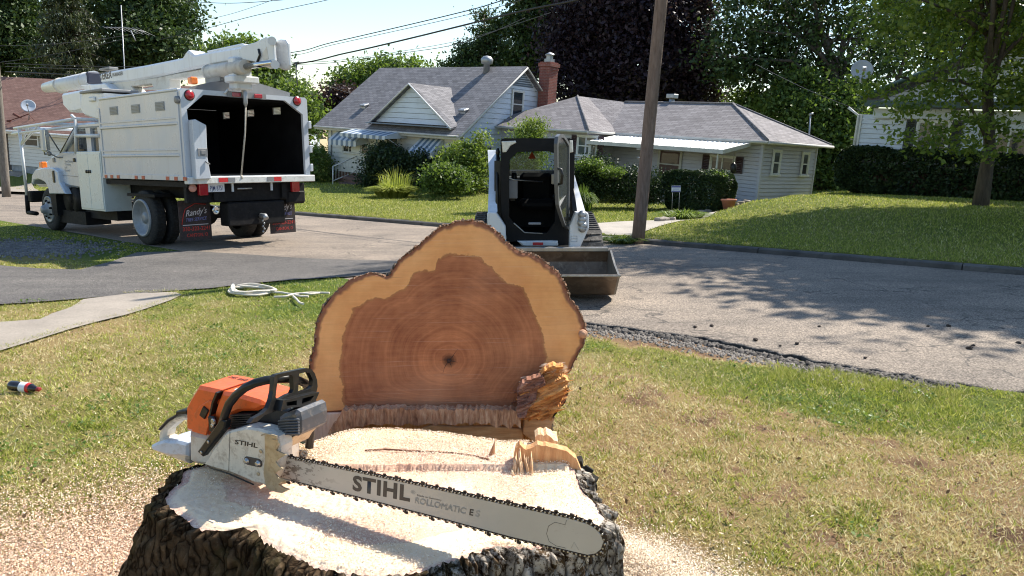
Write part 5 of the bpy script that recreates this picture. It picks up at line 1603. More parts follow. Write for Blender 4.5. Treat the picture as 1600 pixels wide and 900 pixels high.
def polar_face(name, poly, heart, c, mat, parent, to3, nr=46, nth=420, bumpz=None, warp=1.6):
    th = np.linspace(-math.pi, math.pi, nth, endpoint=False)
    R = polar_r(poly, c, th); Rh = polar_r(heart, c, th)
    R = R * (1 + (vnoise(th * 40, 0, 1) - .5) * .012)
    k = np.linspace(0, 1, nr) ** .8
    rr = k[:, None] * R[None, :]
    X = c[0] + rr * np.cos(th); Y = c[1] + rr * np.sin(th)
    Zb = bumpz(X, Y, k[:, None] + 0 * R[None, :]) if bumpz else 0 * X
    pts = np.stack([X, Y, Zb], -1).reshape(-1, 3)
    V = np.array([to3(*p) for p in pts])
    i = np.arange(nr - 1)[:, None] * nth; j = np.arange(nth)[None, :]
    a = (i + j).ravel(); b = (i + (j + 1) % nth).ravel()
    Fc = np.stack([a, b, b + nth, a + nth], 1)
    o = np_obj(name, V, Fc, mat, parent=parent, smooth=True)
    # rings are round at the pith and follow the outline outside
    mean = R.mean()
    ring = rr * (1 - k[:, None] ** warp) + (k[:, None] * mean) * k[:, None] ** warp
    for nm, arr in (('ring', ring), ('heart', rr / Rh[None, :]), ('edge', k[:, None] + 0 * rr)):
        at = o.data.attributes.new(nm, 'FLOAT', 'POINT'); at.data.foreach_set('value', arr.ravel().astype(np.float32))
    return o, th, R

ZS = .585
stump_m = Matrix.Translation((-.36, 2.05, 0))
def SPx(px, py, z=ZS):
    p = on_plane(px, py, Vector((0, 0, z)), Vector((0, 0, 1))); return (p.x + .36, p.y - 2.05)
stump_out = [SPx(*p) for p in [(288, 730), (283, 746), (263, 762), (256, 776), (268, 792), (292, 810), (312, 822), (345, 828), (385, 822), (402, 826), (412, 843), (450, 862), (490, 880), (520, 890), (580, 897), (640, 893), (700, 874), (740, 860), (775, 850), (830, 853), (880, 846), (925, 830), (945, 806), (932, 782), (915, 766), (905, 752), (900, 735), (885, 712), (860, 700), (830, 695), (795, 697), (770, 693), (735, 687), (700, 680), (650, 674), (600, 672), (550, 676), (510, 685), (470, 694), (430, 702), (380, 710), (330, 718)]]
stump_heart = [SPx(*p) for p in [(345, 745), (350, 780), (420, 800), (500, 835), (560, 850), (640, 845), (720, 825), (800, 805), (840, 780), (830, 740), (790, 715), (700, 695), (600, 690), (500, 700), (420, 715)]]
stump = thing('tree_stump', 'broad fresh tree stump with dark bark and a pale sawdusty top under the chainsaw', 'tree stump', stump_m)
M_STOP = wood_face_mat('stump_cut', (.60, .36, .26), (.76, .52, .38), (.80, .60, .38), (.86, .70, .47), (.60, .34, .26), dust=.8, dust_col=(.82, .64, .47))
cst = SPx(610, 760)
def stump_bump(X, Y, K):
    b = (fbm(X * 3, Y * 3, 1.0, 3) - .5) * .02
    b += np.where(Y > .12, .018, 0) * sstep(-.35, -.2, X)           # the back cut steps up to the hinge
    b += (vnoise(X * 90, Y * 90, 0.0) - .5) * .006 * sstep(.45, .6, fbm(X * 4, Y * 4, 3.0, 3))
    return b * (1 - .6 * (K > .97)) - .012 * sstep(.93, 1, K)
top, th_s, R_s = polar_face('cut_top', stump_out, stump_heart, cst, M_STOP, stump, lambda x, y, b: (x, y, ZS + b), nr=90, nth=420, bumpz=stump_bump)
def bark_wall(name, cx, cy, th, R, z_top, z_bot, mat, parent, flare, rows=34, amp=.035, fz=3.0, fth=17, m3=None):
    V = []; D = []
    thn = np.linspace(-math.pi, math.pi, 1100, endpoint=False); R = np.interp(thn, np.append(th, math.pi), np.append(R, R[0])); th = thn
    for r_ in range(rows):
        k = r_ / (rows - 1)
        z = z_top + (z_bot - z_top) * k
        n1 = fbm(np.cos(th) * fth * .5, np.sin(th) * fth * .5, z * fz, 4)
        n2 = 1 - np.abs(vnoise(np.cos(th) * fth * 1.6, np.sin(th) * fth * 1.6, z * fz * 1.2 + 5) * 2 - 1)
        n3 = vnoise(np.cos(th) * fth * 3.5, np.sin(th) * fth * 3.5, z * fz * 9)
        d = .38 * n1 + .40 * n2 ** 1.5 + .34 * n3
        edge = min(1, r_ / 1.5)
        rr = R + (amp * (d * 2 - .75)) * edge + flare(th, k)
        V.append(np.stack([cx + rr * np.cos(th), cy + rr * np.sin(th), np.full(len(th), z) + (.012 * (vnoise(th * 60, 0, 2.0) - .5) if r_ == 0 else 0)], 1))
        D.append(d)
    V = np.concatenate(V); D = np.concatenate(D); nth = len(th)
    if m3 is not None: V = np.array([m3(*v) for v in V])
    i = np.arange(rows - 1)[:, None] * nth; j = np.arange(nth)[None, :]
    a = (i + j).ravel(); b = (i + (j + 1) % nth).ravel()
    Fc = np.stack([a, a + nth, b + nth, b], 1)
    o = np_obj(name, V, Fc, mat, parent=parent, smooth=True)
    at = o.data.attributes.new('depth', 'FLOAT', 'POINT'); at.data.foreach_set('value', np.clip(D, 0, 1).astype(np.float32))
    return o
M_SBARK = bark_face_mat('stump_bark', (.020, .012, .007), (.065, .039, .021), (.17, .115, .068), moss=(.06, .055, .022), flecks=(.62, .55, .46))
def stump_flare(th, k):
    lobes = .5 + .5 * np.sin(th * 3 + .7) * np.cos(th * 2 - .4)
    left = np.exp(-((np.abs(th) - math.pi) / .9) ** 2)
    return (.03 * k + (.08 + .16 * lobes) * k ** 2.2 + .30 * left * k ** 1.3)
bark_wall('bark', cst[0], cst[1], th_s, R_s, ZS - .008, -.08, M_SBARK, stump, stump_flare, rows=90, amp=.06, fz=2.6, fth=20)

M_SPLINT = grain_mat('torn_wood_pale', (.45, .20, .09), (.76, .50, .28), (.88, .72, .50))
M_SPLINT2 = grain_mat('torn_wood_orange', (.30, .10, .035), (.66, .31, .10), (.84, .52, .24))
M_FIBRE = grain_mat('torn_fibre_mauve', (.15, .065, .035), (.48, .26, .145), (.74, .52, .34))
# standing torn slab on the stump rim (hinge wood)
zc_h = 2.47
def torn_plate(name, pix, zc0, th_, mat, parent, origin, yaw=0.0, jag=.008, bulge=0.03, amp=.022, diag=None):
    """upright torn slab: traced face with a rough, furrowed surface"""
    m = frame(P(*pix[0], zc0), Vector((math.cos(yaw), math.sin(yaw), 0)), (0, 0, 1))
    poly = [loc_xz(m, *p) for p in pix]
    pts = []
    for i in range(len(poly)):
        a = Vector(poly[i]); b = Vector(poly[(i + 1) % len(poly)])
        k = max(1, int((b - a).length / .008))
        for j in range(k):
            q = a.lerp(b, j / k); w = (float(vnoise(q.x * 150, q.y * 60, 3.0)) - .5) * jag * 2
            pts.append((q.x, q.y + w))
    from mathutils.geometry import delaunay_2d_cdt
    xs = [p[0] for p in pts]; ys = [p[1] for p in pts]
    inn = [Vector((x, y)) for x in np.arange(min(xs), max(xs), .006 if diag is None else .0035) for y in np.arange(min(ys), max(ys), .02 if diag is None else .0035)]
    r = delaunay_2d_cdt([Vector(p) for p in pts] + inn, [], [list(range(len(pts)))], 1, 1e-5)
    x0, x1 = min(xs), max(xs)
    mo = origin.inverted() @ m
    fr = []; bk = []
    for v in r[0]:
        u = (v.x - x0) / (x1 - x0)
        d = (float(fbm(v.x * 110, v.y * 9, 1.0, 3)) - .5) * amp
        if diag is not None:
            al = v.x * math.cos(diag) + v.y * math.sin(diag); ac = -v.x * math.sin(diag) + v.y * math.cos(diag)
            st_ = float(fbm(al * 7, ac * 55, 2.0, 2)) * 7; d = (math.floor(st_) / 7 - .5) * amp + (float(fbm(al * 14, ac * 190, 4.0, 2)) - .5) * amp * .35 + bulge * (u * u)
        fr.append(mo @ Vector((v.x, d, v.y))); bk.append(mo @ Vector((v.x, th_ + bulge * u * u, v.y)))
    mb = MB(); n = len(fr)
    mb.add(fr + bk, [list(f) for f in r[2]] + [[n + i for i in reversed(f)] for f in r[2]])
    k = len(pts)
    mb.f += [[i, (i + 1) % k, n + (i + 1) % k, n + i] for i in range(k)]; mb.sm += [False] * k
    return mb.build(name, mat, parent, fix=False)
torn_plate('hinge_slab', [(806, 744), (802, 722), (806, 700), (812, 694), (822, 703), (834, 698), (840, 694), (862, 699), (884, 704), (900, 716), (908, 734), (902, 752), (896, 764), (872, 760), (840, 752)], 2.32, .035, grain_mat('slab_wood', (.42, .18, .08), (.62, .33, .15), (.78, .50, .27), (40, 40, 4)), stump, stump_m, jag=.0025, bulge=.008, amp=.004)
torn_plate('torn_lump', [(838, 698), (836, 682), (846, 679), (862, 684), (872, 690), (868, 700)], 2.42, .06, M_SPLINT, stump, stump_m)
r = np.random.default_rng(8)
sp = MB()
for i in range(46):
    px = 799 + 34 * r.random() ** 1.2; hpx = r.uniform(12, 50) * r.random() ** .4
    b = P(px, 744 + (px - 800) * .12, 2.28 + r.uniform(-.02, .03)); t = P(px + r.uniform(-5, 5), 744 - hpx, 2.29)
    sp.tube([b - Vector(stump_m.translation), b.lerp(t, .6) - Vector(stump_m.translation), t - Vector(stump_m.translation)], [.005, .0035, .0006], 4)
sp.build('hinge_splinters', M_SPLINT, stump)
sp = MB()
for i in range(5):
    b = P(764 + i * 1.5, 716 - i * 2, 2.37) - Vector(stump_m.translation)
    sp.tube([b, b + Vector((.01, .0, .035 + .004 * i))], [.006, .0008], 4)
sp.build('rim_splinter', M_FIBRE, stump)
mb = MB()
for (px, py, s, sd) in ((905, 742, .03, 2), (911, 752, .026, 4)):
    c = P(px, py, 2.38) - Vector(stump_m.translation)
    q = np.random.default_rng(sd)
    for k in range(26):
        d = Vector(q.normal(size=3)) * s * .55
        mb.box(c + d, (.02, .02, .03), rot=tuple(q.uniform(0, 3, 3)))
mb.build('bark_lump', plain('bark_black', (.025, .022, .016), .95, var=.4, scale=30, bmp=.5), stump)
# a crack across the top
ck = MB()
pp = [(570, 699), (600, 697), (650, 700), (700, 702), (740, 707), (765, 713)]
for a, b in zip(pp[:-1], pp[1:]):
    A = SPx(*a, ZS + .03); B = SPx(*b, ZS + .03)
    ck.tube([(A[0], A[1], ZS + .019), (B[0], B[1], ZS + .019)], .0035, 4)
ck.build('crack', plain('crack_brown', (.2, .09, .05), .9), stump)

# ---- the log
ML2_o = P(702, 563, 2.86)
tilt = math.radians(10)
LUP = Vector((0, math.sin(tilt), math.cos(tilt)))
LOGM = frame(ML2_o, Vector((1, 0.05, 0)), LUP)
log = thing('felled_log', 'massive log section lying behind the stump with its red-brown heartwood face towards us', 'log', LOGM)
def LX(x, y, d=0.0):
    return loc_xz(LOGM, 470 + x * .4331, 330 + y * .4331, d)
face_out = [LX(*p) for p in [(30, 560), (38, 520), (52, 470), (52, 430), (60, 390), (78, 350), (92, 332), (110, 305), (150, 272), (180, 247), (200, 238), (225, 232), (255, 222), (280, 228), (300, 235), (325, 228), (335, 205), (345, 190), (365, 168), (385, 150), (430, 118), (455, 95), (480, 75), (505, 57), (530, 48), (560, 38), (590, 33), (620, 35), (650, 40), (675, 52), (700, 70), (718, 80), (740, 108), (765, 130), (790, 145), (820, 152), (850, 162), (890, 190), (915, 208), (935, 235), (950, 262), (965, 290), (970, 315), (985, 335), (998, 352), (1010, 372), (1022, 400), (1028, 430), (1026, 455), (1020, 480), (1008, 505), (1000, 520), (985, 548), (975, 570), (958, 590), (925, 610), (860, 640), (805, 690), (795, 724), (620, 718), (400, 720), (160, 722), (40, 730), (30, 640)]]
face_heart = [LX(*p) for p in [(135, 560), (140, 520), (150, 480), (148, 450), (155, 420), (170, 395), (180, 370), (190, 350), (215, 335), (240, 322), (270, 310), (290, 315), (310, 312), (330, 300), (350, 285), (378, 275), (385, 262), (395, 238), (410, 220), (430, 212), (450, 205), (470, 215), (485, 213), (488, 188), (495, 170), (515, 156), (540, 150), (570, 157), (600, 152), (650, 165), (668, 185), (690, 200), (705, 222), (730, 240), (750, 258), (770, 262), (805, 275), (815, 300), (825, 320), (838, 352), (850, 380), (862, 410), (875, 440), (880, 480), (887, 510), (884, 540), (875, 575), (868, 620), (850, 660), (820, 700), (790, 726), (600, 730), (160, 730), (152, 700), (148, 640), (142, 600)]]
pith = LX(535, 540)
M_LFACE = wood_face_mat('log_cut', (.25, .082, .034), (.64, .26, .11), (.64, .27, .085), (.88, .46, .175), (.30, .12, .06))
face, th_l, R_l = polar_face('cut_face', face_out, face_heart, pith, M_LFACE, log, lambda x, z, b: (x, -b, z), nr=70, nth=520,
                             bumpz=lambda X, Y, K: (fbm(X * 2.5, Y * 2.5, 1.0, 2) - .5) * .01 - .006 * sstep(.97, 1, K))
# drying cracks running out from the pith
ck = MB(); qc = np.random.default_rng(31)
for ang_, L_ in ((.95, .05), (-2.3, .045), (2.6, .03), (.1, .028), (-1.1, .02)):
    p_ = [Vector((pith[0] + math.cos(ang_) * .008, -.0085, pith[1] + math.sin(ang_) * .008))]; a_ = ang_
    for k in range(5):
        a_ += qc.normal() * .22; p_.append(p_[-1] + Vector((math.cos(a_), 0, math.sin(a_))) * L_ / 5)
    ck.tube(p_, [.0014, .0012, .001, .0007, .0005, .0003], 4)
ck.lathe((pith[0], -.004, pith[1]), (0, -1, 0), [(0, .009), (.004, .007)], 9)
ck.build('pith_cracks', plain('crack_dark', (.05, .025, .018), .9), log)
# bark of the log: from the face outline backwards, round below the notch
body = [p for p in face_out if p[1] > LX(0, 600)[1]]
low = [LX(*p) for p in [(968, 640), (955, 690), (915, 740), (905, 790), (880, 850), (800, 930), (640, 985), (450, 990), (250, 950), (100, 870), (35, 780), (28, 690)]]
th2 = np.linspace(-math.pi, math.pi, 420, endpoint=False)
body_poly = [p for p in face_out[:55]] + low
R_b = polar_r(body_poly, pith, th2)
M_LBARK = bark_face_mat('log_bark', (.04, .025, .018), (.12, .085, .06), (.26, .20, .15))
def log3(x, z, t):     # t runs back along the log
    return (x, t, z)
bark_wall('bark', pith[0], pith[1], th2, R_b, .004, 2.0, M_LBARK, log, lambda th, k: -.10 * k + 0 * th, rows=60, amp=.022, fz=2.0, fth=16, m3=lambda x, y, z: (x, z, y))
# raised rough rim of bark round the face
rb = MB()
r = np.random.default_rng(4)
for i in range(len(th_l)):
    t = th_l[i]
    if LX(0, 600)[1] > pith[1] + R_l[i] * math.sin(t): continue
    for q in range(2):
        rr = R_l[i] + r.uniform(-.004, .003)
        rb.box((pith[0] + rr * math.cos(t), .012 + r.uniform(-.008, .02), pith[1] + rr * math.sin(t)), tuple(r.uniform(.003, .010, 3)), rot=tuple(r.uniform(0, 3, 3)))
rb.build('bark_rim', plain('rim_bark', (.22, .12, .07), .9, var=.5, scale=40), log)
# knot on the right rim
kn = MB(); kx, kz = LX(1018, 443, -.01)
for rr, yy in ((.018, -.006), (.011, -.012)):
    kn.lathe((kx, yy, kz), (0, -1, 0), [(0, rr), (.008, rr * .9), (.01, rr * .4)], 12)
kn.build('knot', plain('knot_wood', (.45, .25, .15), .8, var=.3, scale=30), log)
# end behind the notch
nf = MB(); y = .05
pts = [(pith[0] + (R_b[i] - .012) * math.cos(t), pith[1] + (R_b[i] - .012) * math.sin(t)) for i, t in enumerate(th2) if i % 4 == 0]
pts = [p for p in pts if p[1] < LX(0, 700)[1]]
pts.sort(key=lambda p: math.atan2(p[1] - LX(0, 700)[1], p[0] - pith[0]))
nf.prism(pts, y, y + .05)
nf.build('notch_wood', M_SPLINT2, log)
nf = MB(); nf.prism([LX(*p, .02) for p in [(805, 745), (915, 742), (905, 770), (900, 822), (840, 828), (800, 800)]], .0, .05, bev=.004); nf.build('notch_block', grain_mat('wood_tan', (.38, .18, .08), (.55, .31, .15), (.66, .42, .24), (4, 20, 30)), log)
nf = MB(); nf.prism([LX(*p, .03) for p in [(440, 782), (470, 770), (560, 778), (690, 775), (800, 785), (806, 840), (720, 868), (440, 860)]], .03, .06, bev=.004); nf.build('notch_lip', grain_mat('wood_orange', (.42, .20, .08), (.60, .35, .17), (.74, .50, .28), (4, 20, 50)), log)
nf = MB(); nf.prism([LX(*p, .0) for p in [(-10, 726), (60, 728), (165, 724), (160, 745), (160, 795), (110, 805), (90, 828), (-10, 830)]], -.02, .05, bev=.004); nf.build('pale_offcut', grain_mat('wood_cream', (.46, .30, .20), (.68, .50, .36), (.8, .66, .50)), log)
# strip of torn fibres along the foot of the face
torn_plate('torn_fibres', [(536, 640), (600, 640), (700, 640), (812, 641), (814, 668), (806, 664), (796, 669), (786, 664), (774, 668), (764, 661), (752, 663), (744, 660), (735, 663), (722, 661), (708, 665), (694, 662), (680, 665), (668, 662), (652, 665), (640, 662), (622, 665), (608, 662), (590, 665), (578, 663), (566, 668), (552, 667), (540, 674), (524, 674), (512, 678), (520, 664), (530, 652)], 2.775, .05, M_FIBRE, log, LOGM, jag=.006, bulge=.0, amp=.012)
# splintered wood at the right of the notch
def shards(name, n, seed, region, mat, lmin, lmax, dirx, diry, w0, w1, ymin, ymax):
    q = np.random.default_rng(seed); mb = MB()
    for i in range(n):
        while True:
            x = q.uniform(region[0], region[1]); y = q.uniform(region[2], region[3])
            if region[4](x, y): break
        L = q.uniform(lmin, lmax); w = q.uniform(w0, w1)
        d = Vector((dirx + q.normal() * .12, diry + q.normal() * .10)).normalized()
        nrm = Vector((-d.y, d.x))
        yy = q.uniform(ymin, ymax); yt = yy - q.uniform(.0, .05)
        def pt(cx, cy, yv):
            a = LX(cx, cy, yv); return Vector((a[0], yv, a[1]))
        base = Vector((x, y)) - d * L * .5; tip = Vector((x, y)) + d * L * .5
        k = q.uniform(.3, .8)
        a = pt(*(base - nrm * w), yy + .01); b = pt(*(base + nrm * w), yy + .012)
        c = pt(*(base.lerp(tip, k) + nrm * w * .9), (yy + yt) / 2 - .004); d1 = pt(*(base.lerp(tip, k) - nrm * w * .9), (yy + yt) / 2)
        t = pt(*(tip + nrm * w * .4), yt); t2 = pt(*(tip - nrm * w * .3), yt)
        c0 = (a + b) / 2; m1_ = (c + d1) / 2; rr_ = max(.0006, w * .4331 * .0024)
        mb.tube([c0, c0.lerp(m1_, .5) + Vector((0, -.002, 0)), m1_, t], [rr_, rr_ * .95, rr_ * .75, rr_ * .12], 5)
    return mb.build(name, mat, log)
def inreg(x, y):
    return in_poly(np.array([x]), np.array([y]), [(880, 575), (960, 580), (962, 640), (950, 690), (900, 742), (810, 745), (800, 690), (830, 640)])[0]
def inleft(x, y):
    return in_poly(np.array([x]), np.array([y]), [(800, 600), (870, 575), (890, 640), (850, 690), (800, 740), (785, 690)])[0]
def intip(x, y):
    return in_poly(np.array([x]), np.array([y]), [(865, 548), (950, 548), (965, 600), (880, 585)])[0]
bs_ = MB(); bs_.prism([LX(*p, .0) for p in [(800, 600), (880, 560), (950, 560), (965, 600), (958, 680), (905, 745), (800, 745), (790, 690)]], .0, .06, bev=.005); bs_.build('splinter_core', plain('wood_deep', (.30, .11, .05), .85, var=.3, scale=18, bmp=.5), log)
M_DIAG = grain_mat('splinter_orange', (.28, .09, .03), (.72, .33, .10), (.88, .56, .27), (5, 70, 70), rot=(0, math.radians(27), 0))
torn_plate('torn_block', [(851, 577), (861, 570), (871, 573), (880, 572), (878, 585), (888, 593), (885, 600), (887, 608), (881, 614), (883, 621), (876, 626), (877, 634), (867, 644), (861, 656), (840, 657), (819, 656), (820, 647), (811, 633), (811, 607), (821, 594), (840, 593), (845, 585)], 2.775, .05, M_DIAG, log, LOGM, jag=.006, bulge=.0, amp=.075, diag=math.radians(27))
torn_plate('torn_block', [(808, 612), (816, 598), (830, 591), (848, 588), (852, 600), (840, 612), (836, 626), (824, 640), (818, 652), (808, 648)], 2.76, .05, grain_mat('wood_mauve2', (.08, .03, .022), (.27, .12, .075), (.50, .29, .2), (5, 70, 70), rot=(0, math.radians(27), 0)), log, LOGM, jag=.006, bulge=.0, amp=.06, diag=math.radians(27))
shards('splinter', 70, 2, (800, 962, 560, 745, inreg), M_DIAG, 40, 120, .84, -.40, 1.5, 4.5, -.03, .0)
shards('splinter', 36, 3, (785, 890, 570, 740, inleft), grain_mat('wood_mauve', (.10, .04, .03), (.26, .12, .08), (.48, .28, .2)), 30, 90, .85, -.45, 1.2, 3.5, -.028, .0)
shards('splinter', 300, 5, (800, 965, 545, 700, lambda x, y: intip(x, y) or (abs(y - 605) < 9 and x < 870) or (abs(y - 655) < 9 and 840 < x < 900) or (abs(y - 630) < 8 and x > 915)), plain('wood_white', (.84, .70, .55), .8, var=.15, scale=30, bmp=.4), 10, 30, .9, -.3, .7, 1.8, -.07, -.045)

# ------------------------------------------------------------------ sawdust, chips
def chips(name, n, X, Y, Z, size, mat, label, seed, tiltz=.5):
    mat = M_CHIPG if name == 'sawdust' else mat
    q = np.random.default_rng(seed)
    C = np.stack([X, Y, Z], 1)
    V, Fc = leaf_quads(C, size, q, up_bias=tiltz, aspect=.8)
    o = np_obj(name, V, Fc, mat, rnd=q.random((len(C), 3)))
    return kind(o, 'stuff', label)
def chip_mat():
    m, nt, bs, out = new_mat('sawdust')
    at = nt.nodes.new('ShaderNodeAttribute'); at.attribute_name = 'rnd'
    sp_ = nt.nodes.new('ShaderNodeSeparateXYZ'); nt.links.new(at.outputs['Vector'], sp_.inputs[0])
    c = ramp(nt, sp_.outputs[0], [(0, (.56, .40, .26)), (.2, (.76, .60, .43)), (.7, (.83, .70, .53)), (1, (.90, .82, .68))])
    nt.links.new(c, bs.inputs['Base Color']); bs.inputs['Roughness'].default_value = .85
    return m
M_CHIP = chip_mat()
M_CHIPG = M_CHIP.copy(); M_CHIPG.name = 'ground_sawdust'
for e_, c_2 in zip([n_ for n_ in M_CHIPG.node_tree.nodes if n_.type == 'VALTORGB'][0].color_ramp.elements, ((.48, .28, .17), (.66, .44, .30), (.76, .57, .41), (.86, .72, .56))): e_.color = (*c_2, 1)
q = np.random.default_rng(6)
n = 380000
ang = q.uniform(0, 2 * math.pi, n); rad = .45 + np.abs(q.normal(0, .42, n)) * np.where(np.cos(ang) < 0, 1.25, .75)
x = -.85 + np.cos(ang) * rad * np.where(np.cos(ang) > 0, .9, 1.25); y = 2.2 + np.sin(ang) * rad * .8
hz = near_z(x, y)
pile = .05 * np.exp(-((x + 1.2) ** 2 + (y - 1.75) ** 2) / .09) + .05 * np.exp(-((x - .45) ** 2 + (y - 1.6) ** 2) / .07)
chips('sawdust', n, x, y, hz + q.random(n) * .018 + pile * q.random(n) ** .4 + .012, .0075, M_CHIP, 'thick pale pink sawdust and chips spread on the grass round the stump', 7, tiltz=.8)
# the white heap spilling off the right end of the stump
n = 70000
px_ = q.normal(0, .17, n); py_ = q.normal(0, .14, n)
x = .44 + px_; y = 2.42 + py_ - .3 * px_
z = near_z(x, y) + .015 + .07 * np.exp(-(px_ ** 2 + py_ ** 2) / .03) * q.random(n) ** .5
chips('bright_sawdust', n, x, y, z, .006, M_CHIP, 'bright white sawdust heaped on the grass off the right end of the stump', 8, tiltz=.9)
# curled shavings among the dust
n = 9000
ang = q.uniform(0, 2 * math.pi, n); rad = .5 + np.abs(q.normal(0, .5, n))
x = -.85 + np.cos(ang) * rad * 1.2; y = 2.25 + np.sin(ang) * rad * .8
V, Fc = leaf_quads(np.stack([x, y, near_z(x, y) + .022], 1), .02, q, up_bias=.4, aspect=.3)
kind(np_obj('shavings', V, Fc, M_CHIPG, rnd=q.random((n, 3))), 'stuff', 'curled wood shavings lying on the sawdust round the stump')
# dust lying on the stump top
n = 90000
a = q.uniform(-math.pi, math.pi, n); k = np.sqrt(q.random(n)) * .985
Ri = np.interp(a, th_s, R_s)
x = cst[0] + k * Ri * np.cos(a); y = cst[1] + k * Ri * np.sin(a)
den = .55 * sstep(.46, .66, fbm(x * 3.2, y * 3.2, 2.0, 4)) + sstep(.02, .2, y) * .8 + sstep(.2, .4, x) * .6
keep = q.random(n) < np.clip(den, .03, 1) * .75
x, y = x[keep], y[keep]
zz = ZS + stump_bump(x, y, k[keep]) + .002 + q.random(len(x)) * .006
V, Fc = leaf_quads(np.stack([x, y, zz], 1), .0042, q, up_bias=.9, aspect=.7)
o = np_obj('top_sawdust', V, Fc, M_CHIP, parent=stump, rnd=q.random((len(x), 3)))
# the heap of fine dust by the handle
n = 9000
c = P(462, 700, 2.35)
p = q.normal(size=(n, 3)) * np.array([.035, .035, .018])
C = np.array(c) + p; C[:, 2] = ZS + .012 + .05 * np.exp(-(p[:, 0] ** 2 + p[:, 1] ** 2) / .0022) * q.random(n) ** .3
V, Fc = leaf_quads(C, .008, q, up_bias=.8)
kind(np_obj('sawdust_heap', V, Fc, M_CHIP, rnd=q.random((n, 3))), 'stuff', 'small white heap of fine sawdust beside the saw body')
# wood chips scattered about in the grass
n = 900
y = 2.2 + q.random(n) * 3.2; x = (q.random(n) * 2 - 1) * (y * .55) - .2
ok = (x * Q_N.x + y * Q_N.y) < 5.3
chips('wood_flakes', n, x[ok], y[ok], near_z(x[ok], y[ok]) + .03, .010, M_CHIP, 'pale wood flakes scattered through the dry grass', 9)
# ------------------------------------------------------------------ the chainsaw
SA = P(438, 729, 2.12); SB = P(935, 838, 1.66)
SAWM = frame(SA, SB - SA, (0, 0, 1))
saw = thing('chainsaw', 'large orange and white chainsaw with a very long bar resting on the stump', 'chainsaw', SAWM)
def S(px, py, y=0.0): return loc_xz(SAWM, px, py, y)
def S3(px, py, y=0.0):
    a = loc_xz(SAWM, px, py, y); return Vector((a[0], y, a[1]))
def c_(x, y): return (220 + x * .2555, 560 + y * .2555)
def SC_(x, y, d=0.0): return S(*c_(x, y), d)
def SC3(x, y, d=0.0): return S3(*c_(x, y), d)
M_ORANGE = plain('saw_orange', (.72, .115, .018), .38, var=.06, scale=14, dirt=(.16, .06, .03), dirt_amt=.45, coat=.1)
M_SAWWHITE = plain('saw_cover', (.62, .57, .48), .42, var=.10, scale=20, dirt=(.17, .115, .07), dirt_amt=.6)
M_SAWGREY = plain('saw_tank', (.55, .50, .43), .5, var=.15, scale=12, dirt=(.38, .24, .14), dirt_amt=.7)
M_BLACK = plain('black_plastic', (.010, .0095, .009), .36, var=.2, scale=18, dirt=(.05, .04, .03), dirt_amt=.3, spec=.4)
M_ENGINE = plain('engine_dark', (.035, .035, .038), .5, .4, var=.3, scale=20, dirt=(.12, .09, .07))
M_MUFF = plain('muffler_grey', (.085, .092, .105), .5, .4, var=.2, scale=14, dirt=(.3, .26, .22), dirt_amt=.5)
M_STEEL = plain('bolt_steel', (.45, .44, .42), .3, .9, var=.1, scale=40)
M_SPIKE = plain('spike_steel', (.46, .38, .26), .45, .55, var=.2, scale=25, dirt=(.3, .2, .1), dirt_amt=.7)
M_CHAIN = plain('chain_dark', (.055, .042, .035), .45, .7, var=.3, scale=60)
M_CHAINL = plain('chain_rivets', (.5, .46, .4), .35, .8, var=.2, scale=60)
def bar_mat():
    m, nt, bs, out = new_mat('bar_paint')
    v = coords(nt)
    c = ramp(nt, noise(nt, v, 4, 5), [(.3, (.47, .425, .37)), (.7, (.56, .515, .455))])
    sx = nt.nodes.new('ShaderNodeSeparateXYZ'); nt.links.new(v, sx.inputs[0])
    near = ramp(nt, sx.outputs[0], [(.0, (1, 1, 1)), (.24, (0, 0, 0))])
    edge = math_n(nt, 'MULTIPLY', math_n(nt, 'ABSOLUTE', sx.outputs[2]), 5.0)
    k = math_n(nt, 'ADD', noise(nt, coords(nt, 'Object', (14, 14, 30)), 2.0, 6, .7), math_n(nt, 'MULTIPLY', math_n(nt, 'ADD', near, edge), .10))
    f = math_n(nt, 'MULTIPLY', ramp(nt, k, [(.60, (0, 0, 0)), (.615, (1, 1, 1))]), near)
    c = mixc(nt, f, c, (.085, .055, .04))
    # fine scratches
    s = noise(nt, coords(nt, 'Object', (3, 3, 160), (0, math.radians(4), 0)), 2.0, 4, .7)
    c = mixc(nt, ramp(nt, s, [(.66, (0, 0, 0)), (.72, (.5, .5, .5))]), c, (.36, .33, .30))
    c = mixc(nt, ramp(nt, noise(nt, v, 60, 5, .8), [(.62, (0, 0, 0)), (.70, (.5, .5, .5))]), c, (.30, .23, .17))
    nt.links.new(c, bs.inputs['Base Color']); bs.inputs['Roughness'].default_value = .38; bs.inputs['Metallic'].default_value = .15
    bump(nt, bs, s, .1, .001)
    return m
# bar
bar_top = [S(441, 713), S(560, 738), S(700, 768), S(800, 790), S(886, 808.5)]
cx, cz = S(912, 839)
pT = S(893, 811); pB = S(917, 866)
tip = []
for p in [(905, 813.5), (920, 818.5), (932, 826), (940, 835.5), (943.5, 846), (940, 857), (931, 864), (919, 866), (905, 863)]:
    tip.append(S(*p))
bar_bot = [S(800, 838), S(700, 811), S(560, 775), S(441, 746)]
bar_poly = [S(425, 710)] + bar_top + tip + bar_bot + [S(425, 742)]
b = MB(); b.prism(bar_poly, -.0032, .0032, bev=.0006); bar = b.build('guide_bar', bar_mat(), saw)
# nose outline
ln = [S(886, 812), S(884, 819), S(868, 815), S(858, 821), S(855, 833), S(859, 845), S(870, 852), S(884, 855), S(884, 861)]
M_LINE = plain('thin_dark_line', (.10, .085, .07), .6)
b = MB(); b.tube([(x, -.0034, z) for x, z in ln], .0006, 4); b.build('nose_seam', M_LINE, bar)
